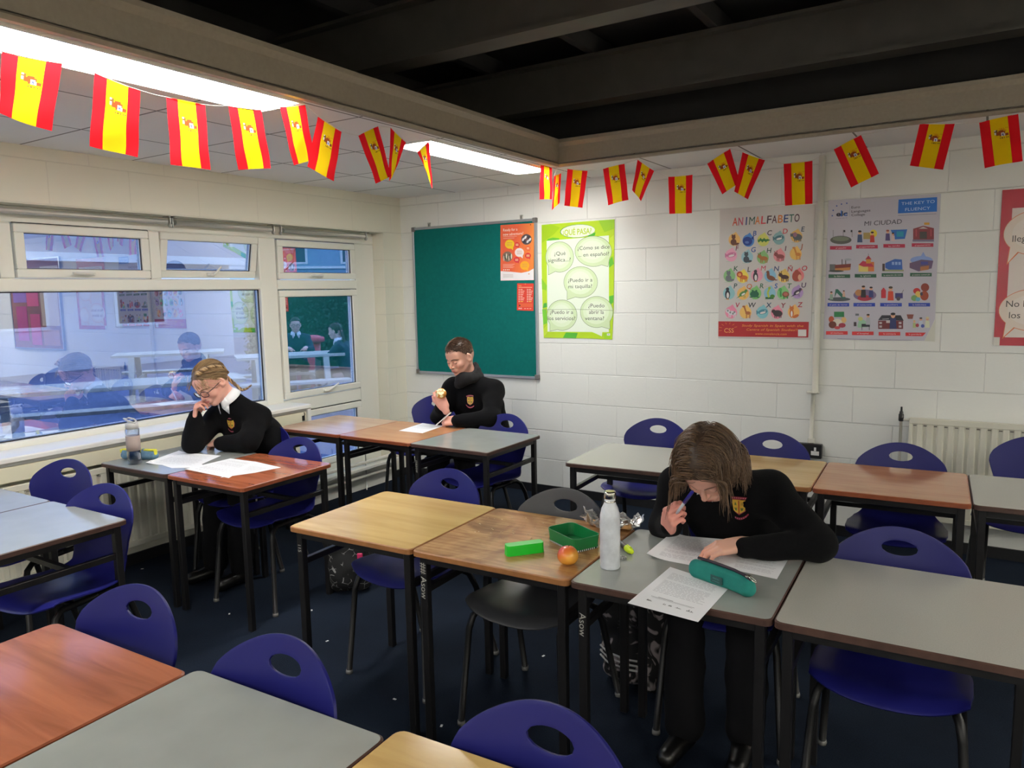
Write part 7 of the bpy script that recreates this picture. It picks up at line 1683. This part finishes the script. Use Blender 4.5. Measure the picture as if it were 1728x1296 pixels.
# two students at the picnic table
m_teal_j = mat('navy_jumper', rgb(26, 44, 70), .9); SKO = rgb(206, 168, 156)
def outp(label, hx_, hy, hz, face, hairlong, seed, spec=False):
    cen = V3(hx_, hy, hz); f = np.array(face, float); f /= np.linalg.norm(f); fh = f.copy(); fh[2] = 0; fh /= np.linalg.norm(fh); rt = np.cross(fh, (0, 0, 1.0)); Mh = headM(cen, f)
    P = lambda fw, r_, z: tuple(cen+fh*fw+rt*r_+V3(0, 0, z))
    z0 = hz+.12
    J = dict(pelvis=P(-.22, 0, -.62), waist=P(-.18, 0, -.46), chest=P(-.12, 0, -.30), neck=P(-.06, 0, -.15), sh_l=P(-.10, -.17, -.22), sh_r=P(-.10, .17, -.22), el_l=P(.08, -.22, -.40), el_r=P(.08, .22, -.40), wr_l=P(.28, -.12, -.345), wr_r=P(.26, .12, -.345),
             hip_l=P(-.20, -.09, -.66), hip_r=P(-.20, .09, -.66), knee_l=P(.22, -.10, -.64), knee_r=P(.22, .10, -.64), ank_l=P(.20, -.10, -z0+.02), ank_r=P(.20, .10, -z0+.02), toe_l=P(.32, -.10, -z0), toe_r=P(.32, .10, -z0))
    hs = []
    for s, nm in ((1, 'r'), (-1, 'l')):
        w = V3(*J['wr_'+nm]); hs.append(hand_mesh([(20, 30, 20)]*4, frame4(w+fh*.075, fh*0.98+rt*(-.2*s), (0, 0, 1)), SKO, left=(s < 0), res=.004))
    root, B, JJ, VQ = person(label, (J['pelvis'][0], J['pelvis'][1], -.12), Mh, J, hs, SKO, rgb(180, 100, 96), rgb(40, 30, 28), jumper_mat=m_teal_j, res=.012, hres=.005, seed=seed, shoes=False)
    cc, c2 = rgb(28, 22, 22), rgb(48, 38, 34); pr = [cap_mesh(Mh, .008, -.05, dens=(48, 32), col=cc), hair_short(Mh, seed, cc, c2, 900)]
    if hairlong:
        R = Mh[:3, :3]; rr = random.Random(1); W = []
        for k in range(160):
            x = rr.uniform(-.05, .05); p0 = V3(x, -.095, .03+rr.uniform(-.03, .05)); P_ = [p0@R.T+Mh[:3, 3]]
            for q in range(8): P_.append(P_[-1]+V3(0, 0, -.055)-fh*(.014 if q < 4 else -.0)+rt*rr.uniform(-.006, .006))
            W.append(np.array(P_))
        pr.append(strands_mesh(W, .004, [cc]*len(W)))
    V, Q, c = merge(pr); np_obj('hair', V, Q, m_hair, root, B, c)
    hp_ = Mh[:3, :3]@V3(0, -0.022, -0.050)+Mh[:3, 3]; globals()['B'] = B; collar(root, B, JJ, hp_, 1.05, tuple(fh))
    if spec:
        LPo = lambda x, y, z: Vector(Mh[:3, :3]@V3(x, y, z)+Mh[:3, 3]); g = MB()
        for s in (-1, 1): g.tube([LPo(s*.033+.027*math.cos(t), .101, -.002+.02*math.sin(t)) for t in [2*PI*k/16 for k in range(16)]], .0025, 5, closed=True); g.tube([LPo(s*.060, .093, .004), LPo(s*.079, 0, .004)], .002, 5)
        o = g.build('glasses', mat('dark_glasses_frame', rgb(30, 22, 28), .3), root); o.location = -Vector(B)
outp('student outside in glasses and white collar facing the window', -5.05, 3.28, 1.11, (.75, -.62, -.12), False, 61, True)
outp('student outside with long dark hair seen from the side', -4.02, 3.12, 1.03, (-.85, -.42, -.15), True, 62)
